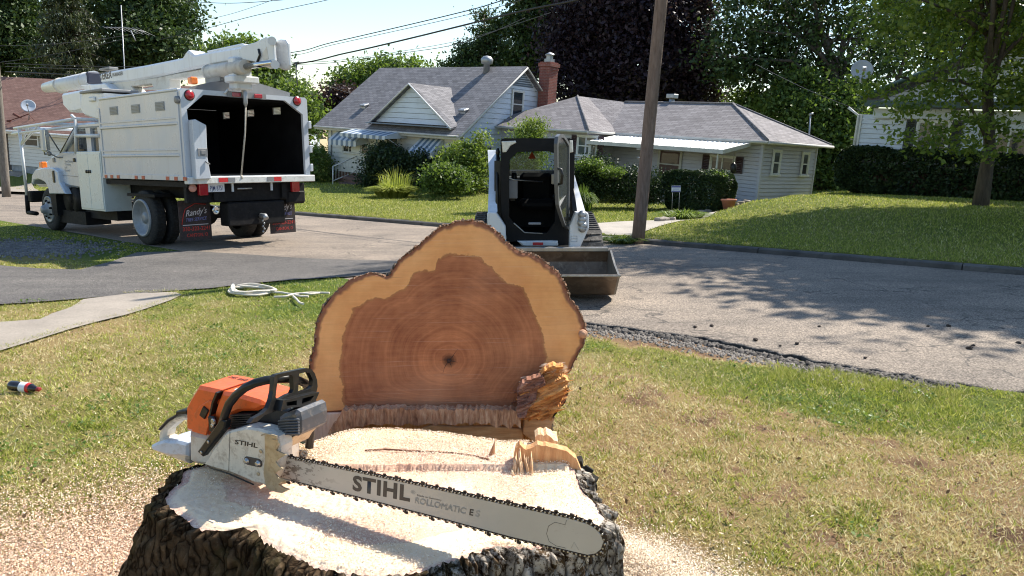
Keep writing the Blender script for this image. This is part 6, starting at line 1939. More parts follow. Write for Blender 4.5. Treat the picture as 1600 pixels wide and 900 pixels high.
# chain round the bar
loop = [Vector((p[0], 0, p[1])) for p in bar_poly]
dense = []
for i in range(len(loop) - 1):
    a, b2 = loop[i], loop[i + 1]; k = max(1, int((b2 - a).length / .002))
    dense += [a.lerp(b2, j / k) for j in range(k)]
dense.append(loop[-1])
cum = [0]
for a, b2 in zip(dense[:-1], dense[1:]): cum.append(cum[-1] + (b2 - a).length)
def at_len(s):
    i = int(np.searchsorted(cum, s)); i = max(1, min(i, len(dense) - 1))
    k = (s - cum[i - 1]) / max(1e-9, cum[i] - cum[i - 1])
    return dense[i - 1].lerp(dense[i], k), (dense[min(i + 3, len(dense) - 1)] - dense[max(0, i - 4)]).normalized()
pitch_ = .0103 / 1.0
ch = MB(); rv = MB(); s = .004; i = 0
while s < cum[-1]:
    p, d = at_len(s); nrm = Vector((-d.z, 0, d.x))       # outward (loop runs clockwise)
    ang = math.atan2(-d.z, d.x)
    c0 = p + nrm * .0035
    for side in (-1, 1):
        yy = side * .0033 if i % 2 else side * .0012
        if i % 2 or side == 1:
            ch.box(c0 + Vector((0, yy, 0)), (pitch_ * 1.28, .0018, .0072), rot=(0, ang, 0), bev=.001)
    if i % 2 == 0: ch.box(c0 - nrm * .003, (pitch_ * .8, .0022, .006), rot=(0, ang, 0))
    rv.cyl(c0 + d * pitch_ * .5 + Vector((0, -.0052, 0)), c0 + d * pitch_ * .5 + Vector((0, .0052, 0)), .0021, 8)
    if i % 8 == 3:        # cutter tooth
        ch.box(c0 + nrm * .0072 + Vector((0, -.002, 0)), (.011, .005, .0058), rot=(0, ang + .16, 0), bev=.0008)
        ch.box(c0 + nrm * .006 + d * .010, (.0035, .003, .005), rot=(0, ang, 0))
    if i % 8 == 7:
        ch.box(c0 + nrm * .006 + Vector((0, .001, 0)), (.009, .004, .005), rot=(0, ang - .1, 0), bev=.0008)
    s += pitch_; i += 1
chain = ch.build('saw_chain', M_CHAIN, saw); rv.build('chain_rivets', M_CHAINL, chain)
# lettering on the bar
M_INK = plain('ink_brown_black', (.07, .055, .045), .5, var=.2, scale=60)
M_INKO = plain('ink_grey', (.30, .28, .25), .5)
def on_bar(p0, p1, y=-.0036):
    A = S3(*p0, y); B = S3(*p1, y)
    x = (B - A).normalized(); z = Vector((0, -1, 0)); yv = z.cross(x)
    m = Matrix.Identity(4)
    for k in range(3): m[k][0] = x[k]; m[k][1] = yv[k]; m[k][2] = z[k]; m[k][3] = A[k]
    return m, (B - A).length
def put_text(body, mat, parent, p0, p1, h, shear=0, offset=0.0, outline=0, y=-.0036, name='lettering', ext=.0002, space=1.0):
    """text from p0 to p1 with capital height h metres, stretched to fit"""
    m, L = on_bar(p0, p1, y)
    o = text_obj(body, mat, parent, Matrix.Identity(4), size=1, shear=shear, offset=offset, extrude=0.0, name=name, outline=outline, space=space)
    v = np.empty(len(o.data.vertices) * 3); o.data.vertices.foreach_get('co', v); v = v.reshape(-1, 3)
    x0, x1 = v[:, 0].min(), v[:, 0].max(); y1 = v[:, 1].max(); y0 = max(0, v[:, 1].min())
    v[:, 0] = (v[:, 0] - x0) / (x1 - x0) * L; v[:, 1] = v[:, 1] / y1 * h; v[:, 2] = v[:, 2] * 0.0 + (.0002 if not outline else 0) + v[:, 2] * .02
    M = np.array(m); v = v @ M[:3, :3].T + M[:3, 3]
    o.data.vertices.foreach_set('co', v.ravel()); o.data.update()
    return o
sz = (S3(551, 742) - S3(551, 765)).length
put_text('STIHL', M_INK, bar, (551, 765), (641, 783), sz * 1.0, shear=.12, offset=.04, space=1.1)
put_text('®', M_INKO, bar, (642, 771), (649, 772.5), .010)
put_text('Made in Germany', M_INK, bar, (652, 775), (690, 783), .0048)
put_text('ROLLOMATIC', M_INKO, bar, (648, 785.5), (729, 803.5), .0165, shear=.22, outline=.022)
put_text('E', M_INK, bar, (733, 804.5), (741, 806), .0165, shear=.2, offset=.03)
put_text('S', M_INKO, bar, (743, 806.5), (751, 808), .0165, shear=.2, outline=.012)
b = MB(); e1 = S(880, 848); b.tube([(S(893, 856)[0], -.0034, S(893, 856)[1]), (S(898, 846)[0], -.0034, S(898, 846)[1]), (S(905, 858)[0], -.0034, S(905, 858)[1])], .0004, 4); b.build('etched_mark', M_INKO, bar)
# sprocket cover
cov = [SC_(x, y, -.035) for x, y in [(383, 652), (430, 570), (500, 475), (525, 452), (560, 440), (640, 422), (720, 432), (790, 452), (835, 480), (850, 540), (845, 620), (830, 700), (790, 775), (760, 785), (735, 770), (690, 762), (620, 730), (540, 698), (470, 680)]]
b = MB(); b.prism(cov, -.035, .02, bev=.006); cover = b.build('sprocket_cover', M_SAWWHITE, saw)
b = MB(); q0 = SC3(545, 450, -.0355); q1 = SC3(537, 692, -.0355); b.tube([q0, q1], .0008, 4); b.build('cover_seam', M_LINE, cover)
b = MB(); b.tube([SC3(420, 668, -.034), SC3(545, 708, -.034), SC3(690, 772, -.034)], .0022, 6); b.build('cover_lip', M_BLACK, cover)
# nut recess and nuts
b = MB()
c1 = SC3(652, 625, -.036); c2 = SC3(722, 640, -.036)
ang = math.atan2(-(c2 - c1).z, (c2 - c1).x)
pts = []
L = (c2 - c1).length; R_ = .0125
for k in range(13):
    t = math.pi / 2 + math.pi * k / 12; pts.append((R_ * math.cos(t), R_ * math.sin(t)))
for k in range(13):
    t = -math.pi / 2 + math.pi * k / 12; pts.append((L + R_ * math.cos(t), R_ * math.sin(t)))
mm = Matrix.Translation(c1) @ Matrix.Rotation(ang, 4, 'Y')
b.prism(pts, -.0008, .0008, m=mm); b.build('nut_recess', plain('recess_dark', (.07, .055, .045), .7), cover)
for c in (c1, c2):
    b = MB(); b.lathe(c, (0, -1, 0), [(0, .009), (.004, .009), (.0042, .0062), (.010, .0062), (.0105, .005)], 12); b.build('bar_nut', M_STEEL, cover)
for (x, y) in ((735, 567), (720, 705)):
    b = MB(); b.lathe(SC3(x, y, -.035), (0, -1, 0), [(0, .006), (.002, .006), (.0022, .003)], 10); b.build('cover_screw', M_SPIKE, cover)
o = put_text('STIHL', M_BLACK, cover, c_(575, 522), c_(715, 548), .0135, shear=.15, offset=.02, y=-.0356)
# bumper spikes
sp_poly = [(762, 470), (790, 462), (835, 478), (850, 520), (832, 560), (860, 575), (893, 588), (850, 612), (828, 630), (850, 660), (873, 672), (838, 692), (825, 705), (848, 730), (912, 748), (868, 752), (845, 770), (880, 790), (915, 800), (868, 822), (830, 815), (790, 800), (770, 780), (755, 700), (765, 600)]
b = MB(); b.prism([SC_(x, y, -.040) for x, y in sp_poly], -.043, -.038); b.build('bumper_spike', M_SPIKE, saw)
b = MB(); b.prism([SC_(x, y, .03) for x, y in [(800, 470), (880, 478), (925, 490), (880, 520), (905, 585), (850, 600), (880, 680), (850, 700), (905, 760), (860, 770), (885, 830), (830, 830), (800, 800)]], .028, .033); b.build('bumper_spike', M_SPIKE, saw)
b = MB(); b.tube([SC3(738, 470, -.045), SC3(765, 460, -.05), SC3(832, 475, -.05), SC3(830, 500, -.045), SC3(790, 490, -.04)], .0022, 5); b.build('chip_guard', M_SPIKE, saw)
# tank / crankcase
b = MB(); b.prism([SC_(x, y, .02) for x, y in [(288, 448), (405, 475), (520, 440), (600, 430), (760, 450), (760, 700), (600, 700), (470, 670), (385, 655), (330, 650), (292, 632)]], .02, .17, bev=.012); b.build('fuel_tank', M_SAWGREY, saw)
# orange covers
b = MB(); b.prism([SC_(x, y, .015) for x, y in [(272, 442), (270, 300), (300, 242), (345, 170), (400, 180), (482, 198), (458, 262), (436, 330), (426, 400), (405, 474), (340, 460)]], .015, .165, bev=.010); rc = b.build('filter_cover', M_ORANGE, saw)
b = MB(); b.prism([SC_(x, y, .014) for x, y in [(320, 446), (316, 400), (330, 340), (365, 290), (420, 255), (452, 262), (430, 330), (422, 400), (404, 470)]], .010, .018, bev=.002); b.build('cover_panel', M_ORANGE, rc)
b = MB(); b.prism([SC_(x, y, .008) for x, y in [(362, 345), (385, 292), (416, 318), (392, 370)]], .004, .012, bev=.001); b.build('cover_catch', M_BLACK, rc)
b = MB(); b.prism([SC_(x, y, .018) for x, y in [(490, 205), (560, 212), (640, 235), (720, 258), (772, 290), (700, 325), (600, 328), (562, 345), (540, 400), (520, 440), (430, 432), (445, 330), (465, 262)]], .018, .165, bev=.010); fs_ = b.build('shroud', M_ORANGE, saw)
b = MB(); b.prism([SC_(x, y, .02) for x, y in [(478, 200), (490, 205), (462, 268), (446, 340), (436, 345), (452, 262)]], .008, .17); b.build('gap_seal', M_BLACK, saw)
lm = Matrix.Identity(4)
A = SC3(560, 172, .10); 
b = MB(); a0 = SC3(540, 195, .07); a1 = SC3(610, 205, .07); a2 = SC3(640, 158, .13); a3 = SC3(560, 150, .13)
zmx = max(v.z for v in (a0, a1, a2, a3))
# starter label lies on the sloped top
top_y0, top_y1 = .05, .13
pA = SC3(500, 205, .018); pB = SC3(640, 236, .018)
nz_ = Vector((-(pB - pA).normalized().z, 0, (pB - pA).normalized().x))
d = (pB - pA).normalized()
def ontop(u, y, h=.0012): return pA + d * u + Vector((0, y - .018, 0)) + nz_ * h
b.add([ontop(.012, .05), ontop(.045, .05), ontop(.045, .12), ontop(.012, .12)], [(0, 1, 2, 3)])
b.build('warning_label', plain('label_white', (.7, .7, .68), .4), fs_, fix=False)
pC = SC3(345, 170, .015); pD = SC3(482, 198, .015); d2 = (pD - pC).normalized(); n2 = Vector((-d2.z, 0, d2.x))
m = Matrix.Identity(4)
yv = Vector((0, 1, 0))
for k in range(3): m[k][0] = d2[k]; m[k][1] = yv[k]; m[k][2] = n2[k]; m[k][3] = (pC + d2 * .012 + Vector((0, .105, 0)) + n2 * .0012)[k]
text_obj('MS 660', M_BLACK, rc, m, size=.026, extrude=.0002)
# engine fins, muffler
for i in range(7):
    b = MB(); y_ = 336 + i * 13
    b.prism([SC_(x, y, .03) for x, y in [(572, y_), (700, y_ - 6), (705, y_ + 1), (574, y_ + 8)]], .012, .14); b.build('cylinder_fin', M_ENGINE, saw)
b = MB(); b.prism([SC_(x, y, .03) for x, y in [(560, 345), (700, 326), (820, 310), (900, 320), (900, 440), (760, 460), (700, 430), (560, 430), (520, 438)]], .035, .15, bev=.005); b.build('engine_block', M_ENGINE, saw)
mf = MB(); mf.prism([SC_(x, y, .0) for x, y in [(835, 365), (860, 345), (940, 318), (962, 335), (972, 385), (970, 460), (950, 480), (855, 478), (838, 440)]], .0, .12, bev=.010); muf = mf.build('muffler', M_MUFF, saw)
b = MB()
for i in range(6):
    y_ = 372 + i * 17
    b.tube([SC3(842, y_ + 12, -.001), SC3(900, y_ + 4, -.004), SC3(968, y_ + 1, -.001)], .0032, 6)
b.build('muffler_rib', M_MUFF, muf)
b = MB(); b.prism([SC_(x, y, .02) for x, y in [(840, 480), (940, 476), (900, 520), (880, 555), (850, 560)]], .02, .12, bev=.003); b.build('front_plate', M_SPIKE, saw)
b = MB(); b.tube([SC3(590, 432, -.0), SC3(650, 422, -.0), SC3(740, 440, -.0), SC3(800, 470, 0)], .006, 8); b.build('cover_flange', M_ENGINE, saw)
# handlebar
hp = [SC3(500, 392, -.02), SC3(516, 340, -.024), SC3(540, 278, -.028), SC3(585, 222, -.028), SC3(640, 178, -.024), SC3(700, 150, -.012), SC3(760, 135, .005), SC3(830, 125, .03), SC3(900, 124, .07), SC3(960, 132, .11), SC3(1005, 152, .15), SC3(1032, 195, .185), SC3(1042, 260, .2), SC3(1042, 350, .205), SC3(1038, 440, .205), SC3(1030, 545, .20)]
b = MB(); b.tube(hp, [.0125] * 12 + [.0135] * 4, 14); hb = b.build('handlebar', M_BLACK, saw)
b = MB(); b.prism([SC_(x, y, -.032) for x, y in [(346, 570), (378, 602), (440, 520), (512, 430), (520, 385), (490, 365), (470, 395)]], -.034, -.008, bev=.004); br = b.build('handle_bracket', M_BLACK, hb)
for (x, y) in ((372, 574), (415, 510)):
    b = MB(); b.lathe(SC3(x, y, -.034), (0, -1, 0), [(0, .0048), (.003, .0048), (.0032, .002)], 10); b.build('bracket_screw', M_STEEL, br)
b = MB(); b.lathe(SC3(447, 385, -.004), (0, -1, 0), [(0, .010), (.004, .010), (.0045, .006)], 12); b.lathe(SC3(440, 410, -.004), (0, -1, 0), [(0, .007), (.003, .007)], 10); b.lathe(SC3(447, 385, -.0085), (0, -1, 0), [(0, .004), (.002, .004)], 6); b.build('buffer_plug', M_STEEL, saw)
b = MB(); b.box(SC3(440, 400, .006), (.030, .012, .05), bev=.004); b.build('buffer_housing', M_BLACK, saw)
# hand guard on an oblique plane
GA = SC3(805, 110, -.03); GB = SC3(1060, 110, .16)
gm_ = frame(SAWM @ GA, (SAWM @ GB) - (SAWM @ GA), (0, 0, 1))
def G2(x, y): return loc_xz(gm_, *c_(x, y), 0)
outer = [G2(*p) for p in [(803, 112), (815, 98), (850, 90), (930, 73), (1000, 58), (1030, 62), (1052, 90), (1066, 130), (1070, 170), (1062, 205), (1045, 235), (1018, 262), (985, 285), (955, 295), (930, 285), (860, 300), (800, 325), (745, 345), (700, 385), (655, 395), (680, 365), (735, 335), (765, 305), (785, 255), (797, 200)]]
h1_ = [G2(*p) for p in [(826, 120), (850, 112), (908, 100), (920, 108), (922, 190), (912, 212), (885, 222), (850, 243), (818, 246), (812, 235), (818, 180)]]
h2_ = [G2(*p) for p in [(956, 92), (1000, 82), (1020, 88), (1040, 130), (1038, 165), (1020, 185), (975, 200), (955, 210), (950, 195)]]
h3_ = [G2(*p) for p in [(935, 225), (985, 212), (1035, 205), (1020, 232), (980, 262), (900, 280), (905, 262)]]
b = MB(); b.ring_prism(outer, [h1_, h2_], -.007, .007)
g_ = b.build('hand_guard', M_BLACK, saw); g_.data.transform((SAWM.inverted() @ gm_))
b = MB(); b.ring_prism([G2(*p) for p in [(815, 250), (860, 244), (925, 225), (1040, 200), (1020, 245), (960, 285), (860, 295), (800, 315)]], [[G2(*p) for p in [(935, 238), (1010, 220), (985, 255), (930, 275)]], [G2(*p) for p in [(835, 262), (900, 250), (900, 278), (840, 285)]]], -.03, .004)
g2 = b.build('guard_brace', M_BLACK, g_); g2.data.transform((SAWM.inverted() @ gm_))
b = MB(); b.lathe(SC3(940, 298, .06), (0, -1, 0), [(0, .006), (.012, .006)], 8); b.build('guard_screw', M_STEEL, saw)
# rear handle
b = MB(); b.prism([SC_(x, y, .08) for x, y in [(285, 332), (215, 345), (162, 375), (118, 430), (112, 470), (112, 505), (66, 528), (60, 545), (75, 562), (170, 600), (292, 645), (292, 512), (235, 492), (170, 488), (152, 480), (160, 440), (215, 392), (290, 372)]], .075, .125, bev=.009); rh = b.build('rear_handle', M_SAWWHITE, saw)
b = MB(); b.prism([SC_(x, y, .05) for x, y in [(62, 532), (108, 512), (150, 500), (235, 505), (292, 520), (292, 560), (292, 600), (170, 592), (75, 562)]], .045, .155, bev=.008); b.build('hand_rest', plain('saw_pale_blue', (.50, .55, .62), .4, var=.1, scale=20, dirt=(.3, .27, .24), dirt_amt=.6), rh)
b = MB(); b.prism([SC_(x, y, .072) for x, y in [(286, 314), (250, 314), (216, 322), (222, 338), (160, 372), (110, 428), (106, 440), (120, 440), (165, 392), (222, 350), (286, 345)]], .068, .132, bev=.004); b.build('grip_strip', M_BLACK, rh)
b = MB(); b.prism([SC_(x, y, .085) for x, y in [(216, 322), (250, 314), (286, 316), (286, 335), (222, 340)]], .085, .115, bev=.004); b.build('trigger_lock', M_BLACK, rh)
b = MB(); yl = SC3(160, 515, .044); b.box((yl.x + .02, .10, SC3(200, 500, .1).z + .004), (.05, .022, .002), rot=(0, -.1, 0)); b.build('yellow_label', plain('label_yellow', (.7, .65, .1), .5), rh)

# ------------------------------------------------------------------ bottle, rope
BO = GR(40, 617, .045)
bz = h1(BO.x, BO.y)
bm_ = Matrix.Translation((BO.x, BO.y, bz + .035)) @ Matrix.Rotation(math.radians(-14), 4, 'Z')
bt = thing('cola_bottle', 'dark cola bottle with white and red label lying on its side in the grass', 'bottle', bm_)
prof = [(-.115, .018), (-.112, .030), (-.10, .033), (-.06, .033), (-.045, .031), (-.02, .033), (.03, .033), (.055, .029), (.08, .018), (.095, .0125), (.105, .0125)]
b = MB(); b.lathe((0, 0, 0), (1, 0, -.04), prof, 24); b.build('body', plain('cola_dark', (.012, .008, .007), .08, var=.1, coat=.5), bt)
b = MB(); b.lathe((0, 0, 0), (1, 0, -.04), [(-.022, .0338), (.028, .0338)], 24); b.f = b.f[:-2]; b.sm = b.sm[:-2]; b.build('label', plain('label_white2', (.75, .76, .78), .35), bt, fix=False)
b = MB(); b.lathe((0, 0, 0), (1, 0, -.04), [(.028, .0335), (.05, .030)], 24); b.f = b.f[:-2]; b.sm = b.sm[:-2]; b.build('label_band', plain('label_red', (.5, .02, .02), .35), bt, fix=False)
b = MB(); b.lathe((0, 0, 0), (1, 0, -.04), [(.098, .0145), (.118, .0145), (.12, .012)], 20); b.build('cap', plain('cap_red', (.28, .02, .02), .4), bt)
def rope_obj():
    c = GR(430, 459, .03)
    root_m = Matrix.Translation((c.x, c.y, h1(c.x, c.y)))
    mb = MB(); q = np.random.default_rng(3)
    def gp(px, py, z):
        p = GR(px, py, .03); return Vector((p.x, p.y, near_z(np.array([p.x]), np.array([p.y]))[0] + z)) - root_m.translation
    def smooth(pts, n=8):
        out = []
        for i in range(len(pts) - 1):
            p0 = pts[max(0, i - 1)]; p1 = pts[i]; p2 = pts[i + 1]; p3 = pts[min(len(pts) - 1, i + 2)]
            for k in range(n):
                t = k / n
                out.append(.5 * ((2 * p1) + (p2 - p0) * t + (2 * p0 - 5 * p1 + 4 * p2 - p3) * t * t + (3 * p1 - p0 - 3 * p2 + p3) * t ** 3))
        out.append(pts[-1]); return out
    for i in range(7):
        j = lambda s: q.normal() * s
        loop = [(364 + j(2), 450 + j(.8)), (395 + j(6), 450 + j(1)), (422 + j(3), 453 + j(1)), (427 + j(2), 457 + j(.6)), (405 + j(5), 458.5 + j(.8)), (372 + j(4), 459.5 + j(.6)), (363 + j(2), 455 + j(1)), (366 + j(2), 450 + j(.8))]
        mb.tube(smooth([gp(x, y, .03 + .008 * i * q.uniform(.4, 1)) for x, y in loop]), .013, 6)
    for path in ([(425, 457), (440, 458.5), (452, 460), (465, 460), (480, 459), (495, 458), (515, 458.5)], [(452, 463), (462, 460), (474, 460), (485, 460.5), (500, 458)], [(458, 464), (463, 469), (468, 474), (474, 477)], [(428, 464), (445, 464), (452, 463)], [(460, 462), (470, 464), (482, 464.5)]):
        mb.tube(smooth([gp(x, y, .03 + q.random() * .015) for x, y in path]), .013, 6)
    o = mb.build('rope', plain('rope_cream', (.66, .60, .50), .9, var=.2, scale=40, bmp=.6), m=root_m)
    return tag(o, 'loose coil of cream rope lying in the grass left of the log', 'rope')
rope_obj()
# ------------------------------------------------------------------ bucket truck
M_TW = streak_paint('truck_white', (.53, .56, .60), (.38, .375, .37), .35)
M_TW2 = plain('truck_cabinet_white', (.62, .68, .66), .3, var=.04, scale=1.5, dirt=(.5, .52, .5), dirt_amt=.15, coat=.2)
M_TBLK = plain('chassis_black', (.007, .007, .008), .7, var=.4, scale=6, dirt=(.03, .027, .024), dirt_amt=.5, spec=.25)
M_BOX_INSIDE = plain('box_inside_black', (.010, .010, .011), .8, var=.4, scale=3, spec=.1)
M_TYRE = plain('tyre_rubber', (.02, .02, .02), .85, var=.3, scale=12, bmp=.4, dirt=(.07, .065, .055), dirt_amt=.6)
M_RIM = plain('wheel_rim', (.24, .26, .285), .4, .1, var=.15, scale=8, dirt=(.2, .18, .15), dirt_amt=.5)
M_RED = plain('lens_red', (.35, .012, .02), .2, var=.1, coat=.5)
M_REDR = plain('reflector_red', (.55, .03, .03), .3)
M_ORNG = plain('lens_orange', (.8, .18, .02), .25, coat=.4)
M_BOOM = streak_paint('boom_white', (.68, .70, .71), (.42, .38, .32), .45, .3, .15)
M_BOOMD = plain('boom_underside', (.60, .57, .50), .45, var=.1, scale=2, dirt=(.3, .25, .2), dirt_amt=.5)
M_BASK = plain('bucket_fibreglass', (.74, .76, .76), .35, var=.04, scale=2, dirt=(.5, .5, .46), dirt_amt=.3)
M_GREYM = plain('headboard_grey', (.24, .24, .24), .55, .3, var=.15, scale=4)
M_CHROME = plain('chrome', (.6, .6, .6), .15, 1.0, var=.05)
TM = frame(Vector((-5.475, 12.49, 0)), Vector((.772, -.636, 0)), (0, 0, 1))
truck = thing('bucket_truck', 'white tree-service bucket truck with an open chip box, black inside, and folded boom', 'truck', TM)
def T(px, py, y=0.0): return loc_xz(TM, px, py, y)
def T3(px, py, y=0.0):
    a = loc_xz(TM, px, py, y); return Vector((a[0], y, a[1]))
def TR(px, py, x=0.0): return loc_yz(TM, px, py, x)
def TR3(px, py, x=0.0):
    a = loc_yz(TM, px, py, x); return Vector((x, a[0], a[1]))
TWd = TR(482, 276)[0]                        # box width
zb = (T(297, 285)[1] + TR(480, 276)[1]) / 2
# chip box
side = [T(165, 283), T(152, 163), T(157, 156), T(284, 139), T(297, 285)]
xF = min(side[0][0], side[1][0]); zt = T(284, 141)[1]
side = [(xF, zb), (xF, zt - .12), (xF + .1, zt), (0, zt), (0, zb)]
b = MB()
b.prism(side, 0, .04)
rv_ = [T(px, py, TWd) for px, py in ((357, 181), (395, 177.5), (436, 174))]
rvh = [[(x - .15, z - .07), (x + .15, z - .07), (x + .15, z + .07), (x - .15, z + .07)] for x, z in rv_]
b.ring_prism(side, rvh, TWd - .04, TWd)
b.box((xF + .02, TWd / 2, (zb + zt) / 2), (.04, TWd - .08, zt - zb - .12)); b.box((xF / 2 + .04, TWd / 2, zt - .015), (-xF - .08, TWd - .08, .03)); b.box((xF / 2, TWd / 2, zb + .03), (-xF, TWd - .08, .06))
for y in (.05, TWd - .05): b.box((xF / 2 + .04, y, zt + .02), (-xF - .1, .14, .05), bev=.015)
box = b.build('chip_box', M_TW, truck)
rb_ = MB()
for py in (199, 246):
    z = T(170, py + 1)[1] if False else T(225, py - 3)[1]
    rb_.box((xF / 2, -.014, z), (-xF - .1, .03, .05), bev=.012)
    rb_.box((xF / 2, -.006, z + .09), (-xF - .12, .012, .03), bev=.004)
rb_.box((-.06, -.008, (zb + zt) / 2), (.10, .022, zt - zb - .02), bev=.006); rb_.box((xF + .05, -.006, (zb + zt) / 2 - .05), (.07, .016, zt - zb - .2), bev=.006)
rb_.box((xF / 2, -.008, zb + .04), (-xF, .02, .09), bev=.006)
rb_.build('side_rib', M_TW, box)
for px, py in ((178, 173), (212, 170), (250, 166)):
    p = T(px, py); v = MB(); v.box((p[0], -.004, p[1]), (.32, .01, .15))
    for k in range(5): v.box((p[0], -.012, p[1] - .05 + .025 * k), (.30, .012, .010))
    v.build('side_vent', plain('vent_grey', (.28, .29, .29), .5), box)
p = T(279, 156); v = MB(); v.lathe((p[0], 0, p[1]), (0, -1, 0), [(0, .06), (.05, .06), (.06, .03)], 12); v.build('marker_lamp', M_GREYM, box)
b = MB(); b.box((xF + .06, TWd / 2, (zb + zt) / 2), (.02, TWd - .12, zt - zb - .14)); b.box((xF / 2, .055, (zb + zt) / 2), (-xF - .08, .02, zt - zb - .1)); b.ring_prism([(xF + .05, zb + .06), (-.05, zb + .06), (-.05, zt - .06), (xF + .05, zt - .06)], rvh, TWd - .065, TWd - .045); b.box((xF / 2, TWd / 2, zb + .08), (-xF - .1, TWd - .14, .03)); b.box((xF / 2, TWd / 2, zt - .05), (-xF - .1, TWd - .14, .03))
b.build('box_inside', M_BOX_INSIDE, box)  # black sheets over the inner walls, floor and roof of the box
# right wall louvres; daylight through the holes is put into their pale colour
for x_, z_ in rv_:
    v = MB()
    for k in range(5): v.box((x_, TWd - .01, z_ - .056 + .028 * k), (.30, .022, .006), rot=(-.9, 0, 0))
    v.build('vent_louvre', plain('vent_daylight_pale', (.70, .70, .64), .5), box)
# rear frame
outer = [(0, zb - .02), (0, zt), (.04, zt + .04), (TWd - .04, zt + .04), (TWd, zt), (TWd, zb - .02)]
i1 = [TR(*p) for p in [(315, 146), (442, 154), (470, 179), (475, 274), (321, 278), (316, 246), (315, 196), (291, 187), (289, 171)]]
i1 = [(max(.06, min(TWd - .06, y)), max(zb + .07, min(zt - .04, z))) for y, z in i1]
b = MB(); b.ring_prism(outer, [i1], .0, .06, axes='yz'); rf_ = b.build('rear_frame', M_TW, box)
b = MB()
cpoly = [TR(*p) for p in [(291, 188), (296, 187), (313, 196), (315, 246), (321, 279), (297, 280)]]
cpoly = [(max(.005, y), z) for y, z in cpoly]
b.prism(cpoly, .062, .20, 'yz', bev=.01); cb = b.build('corner_box', M_TW, box)
q = TR(307, 238); b = MB(); b.box((.205, q[0], q[1]), (.012, .17, .13), bev=.004); b.box((.212, q[0] + .01, q[1]), (.01, .08, .07), bev=.003); b.build('latch', M_GREYM, cb)
b = MB(); b.tube([(.21, q[0] + .03, q[1] - .15), (.23, q[0] + .10, q[1] - .2)], .012, 6); b.build('latch_rod', M_GREYM, cb)
for px, py in ((293, 149), (461, 158)):
    q = TR(px, py); q = (max(.1, min(TWd - .1, q[0])), q[1]); v = MB(); v.lathe((.06, q[0], q[1]), (1, 0, 0), [(0, .078), (.02, .075), (.035, .05), (.038, .01)], 18); v.build('round_lamp', M_RED, rf_)
    v = MB(); v.lathe((.058, q[0], q[1]), (1, 0, 0), [(0, .092), (.01, .09)], 18); v.build('lamp_ring', M_BLACK, rf_)
for px, py in ((365, 144), (399, 146)):
    q = TR(px, py); v = MB(); v.box((.08, q[0], zt - .0), (.04, .16, .07), bev=.01); v.build('top_lamp', M_RED, rf_)
v = MB(); v.box((.07, TR(382, 145)[0], zt + .0), (.02, .75, .1)); v.build('lamp_panel', M_GREYM, rf_)
b = MB(); b.box((.07, TWd / 2 + .02, zb - .0), (.14, TWd + .06, .12), bev=.01); rl_ = b.build('rear_rail', plain('rail_white', (.66, .66, .62), .4, var=.1, scale=5, dirt=(.3, .28, .24), dirt_amt=.6), box)
for px, m_, w_ in ((349, M_REDR, .17), (434, M_REDR, .16), (362, M_GREYM, .13), (423, M_GREYM, .14)):
    q = TR(px, 283, .14)[0]; v = MB(); v.box((.142, q, zb), (.006, w_, .075)); v.build('reflective_tape', m_, rl_)
for px in (168, 177, 187, 215, 226, 264, 277, 291):
    q = T(px, 282)[0]; v = MB(); v.box((q, -.022, zb + .03), (.11, .006, .06)); v.build('side_reflector', plain('reflector_worn', (.42, .07, .04), .4), box)
for z_ in (.2, .55, 1.0):
    v = MB(); v.box((.03, TWd + .03, zb + z_), (.12, .06, .14), bev=.01); v.build('hinge', M_TW, box)
# chassis
b = MB(); xW = T(220, 342)[0]; xWf = T(71, 325)[0]
for y in (.55, TWd - .55): b.box(((xWf - .7) / 2, y, zb - .22), (-xWf + .7, .09, .26))
b.box((xF / 2, TWd / 2, zb - .06), (-xF - .1, TWd - .5, .08))
for x in np.arange(xF + .2, -.1, .45): b.box((x, TWd / 2, zb - .06), (.07, TWd - .1, .10))
b.box((xF / 2, .06, zb - .07), (-xF, .05, .09))
b.cyl((xW, .2, .5), (xW, TWd - .2, .5), .09, 12); b.lathe((xW, TWd / 2, .5), (1, 0, 0), [(-.2, .08), (-.15, .2), (.15, .2), (.2, .08)], 14)
b.box((xWf, TWd / 2, .5), (.12, TWd - .7, .12))
b.box((-.12, TWd / 2, zb - .24), (.10, TWd - .1, .30), bev=.01)
b.box((-.15, TWd / 2 + .1, .60), (.30, 1.15, .42), bev=.02)
b.box((-1.7, .16, .92), (1.1, .3, .05))
b.box((-.3, TWd - .25, .86), (.5, .42, .26), bev=.04)
b.build('chassis', M_TBLK, truck)
b = MB(); b.tube([(.02, TWd / 2 + .15, .55), (.14, TWd / 2 + .15, .55), (.18, TWd / 2 + .15, .50)], .05, 8)
for k in range(5): b.lathe((.06 + .012 * (k % 2), TWd / 2 + .15 + .02 * (k % 2), .46 - .05 * k), (.3 * (k % 2), 1, 0), [(-.015, .012), (0, .03), (.015, .012)], 8)
b.build('tow_hitch', M_METAL, truck)
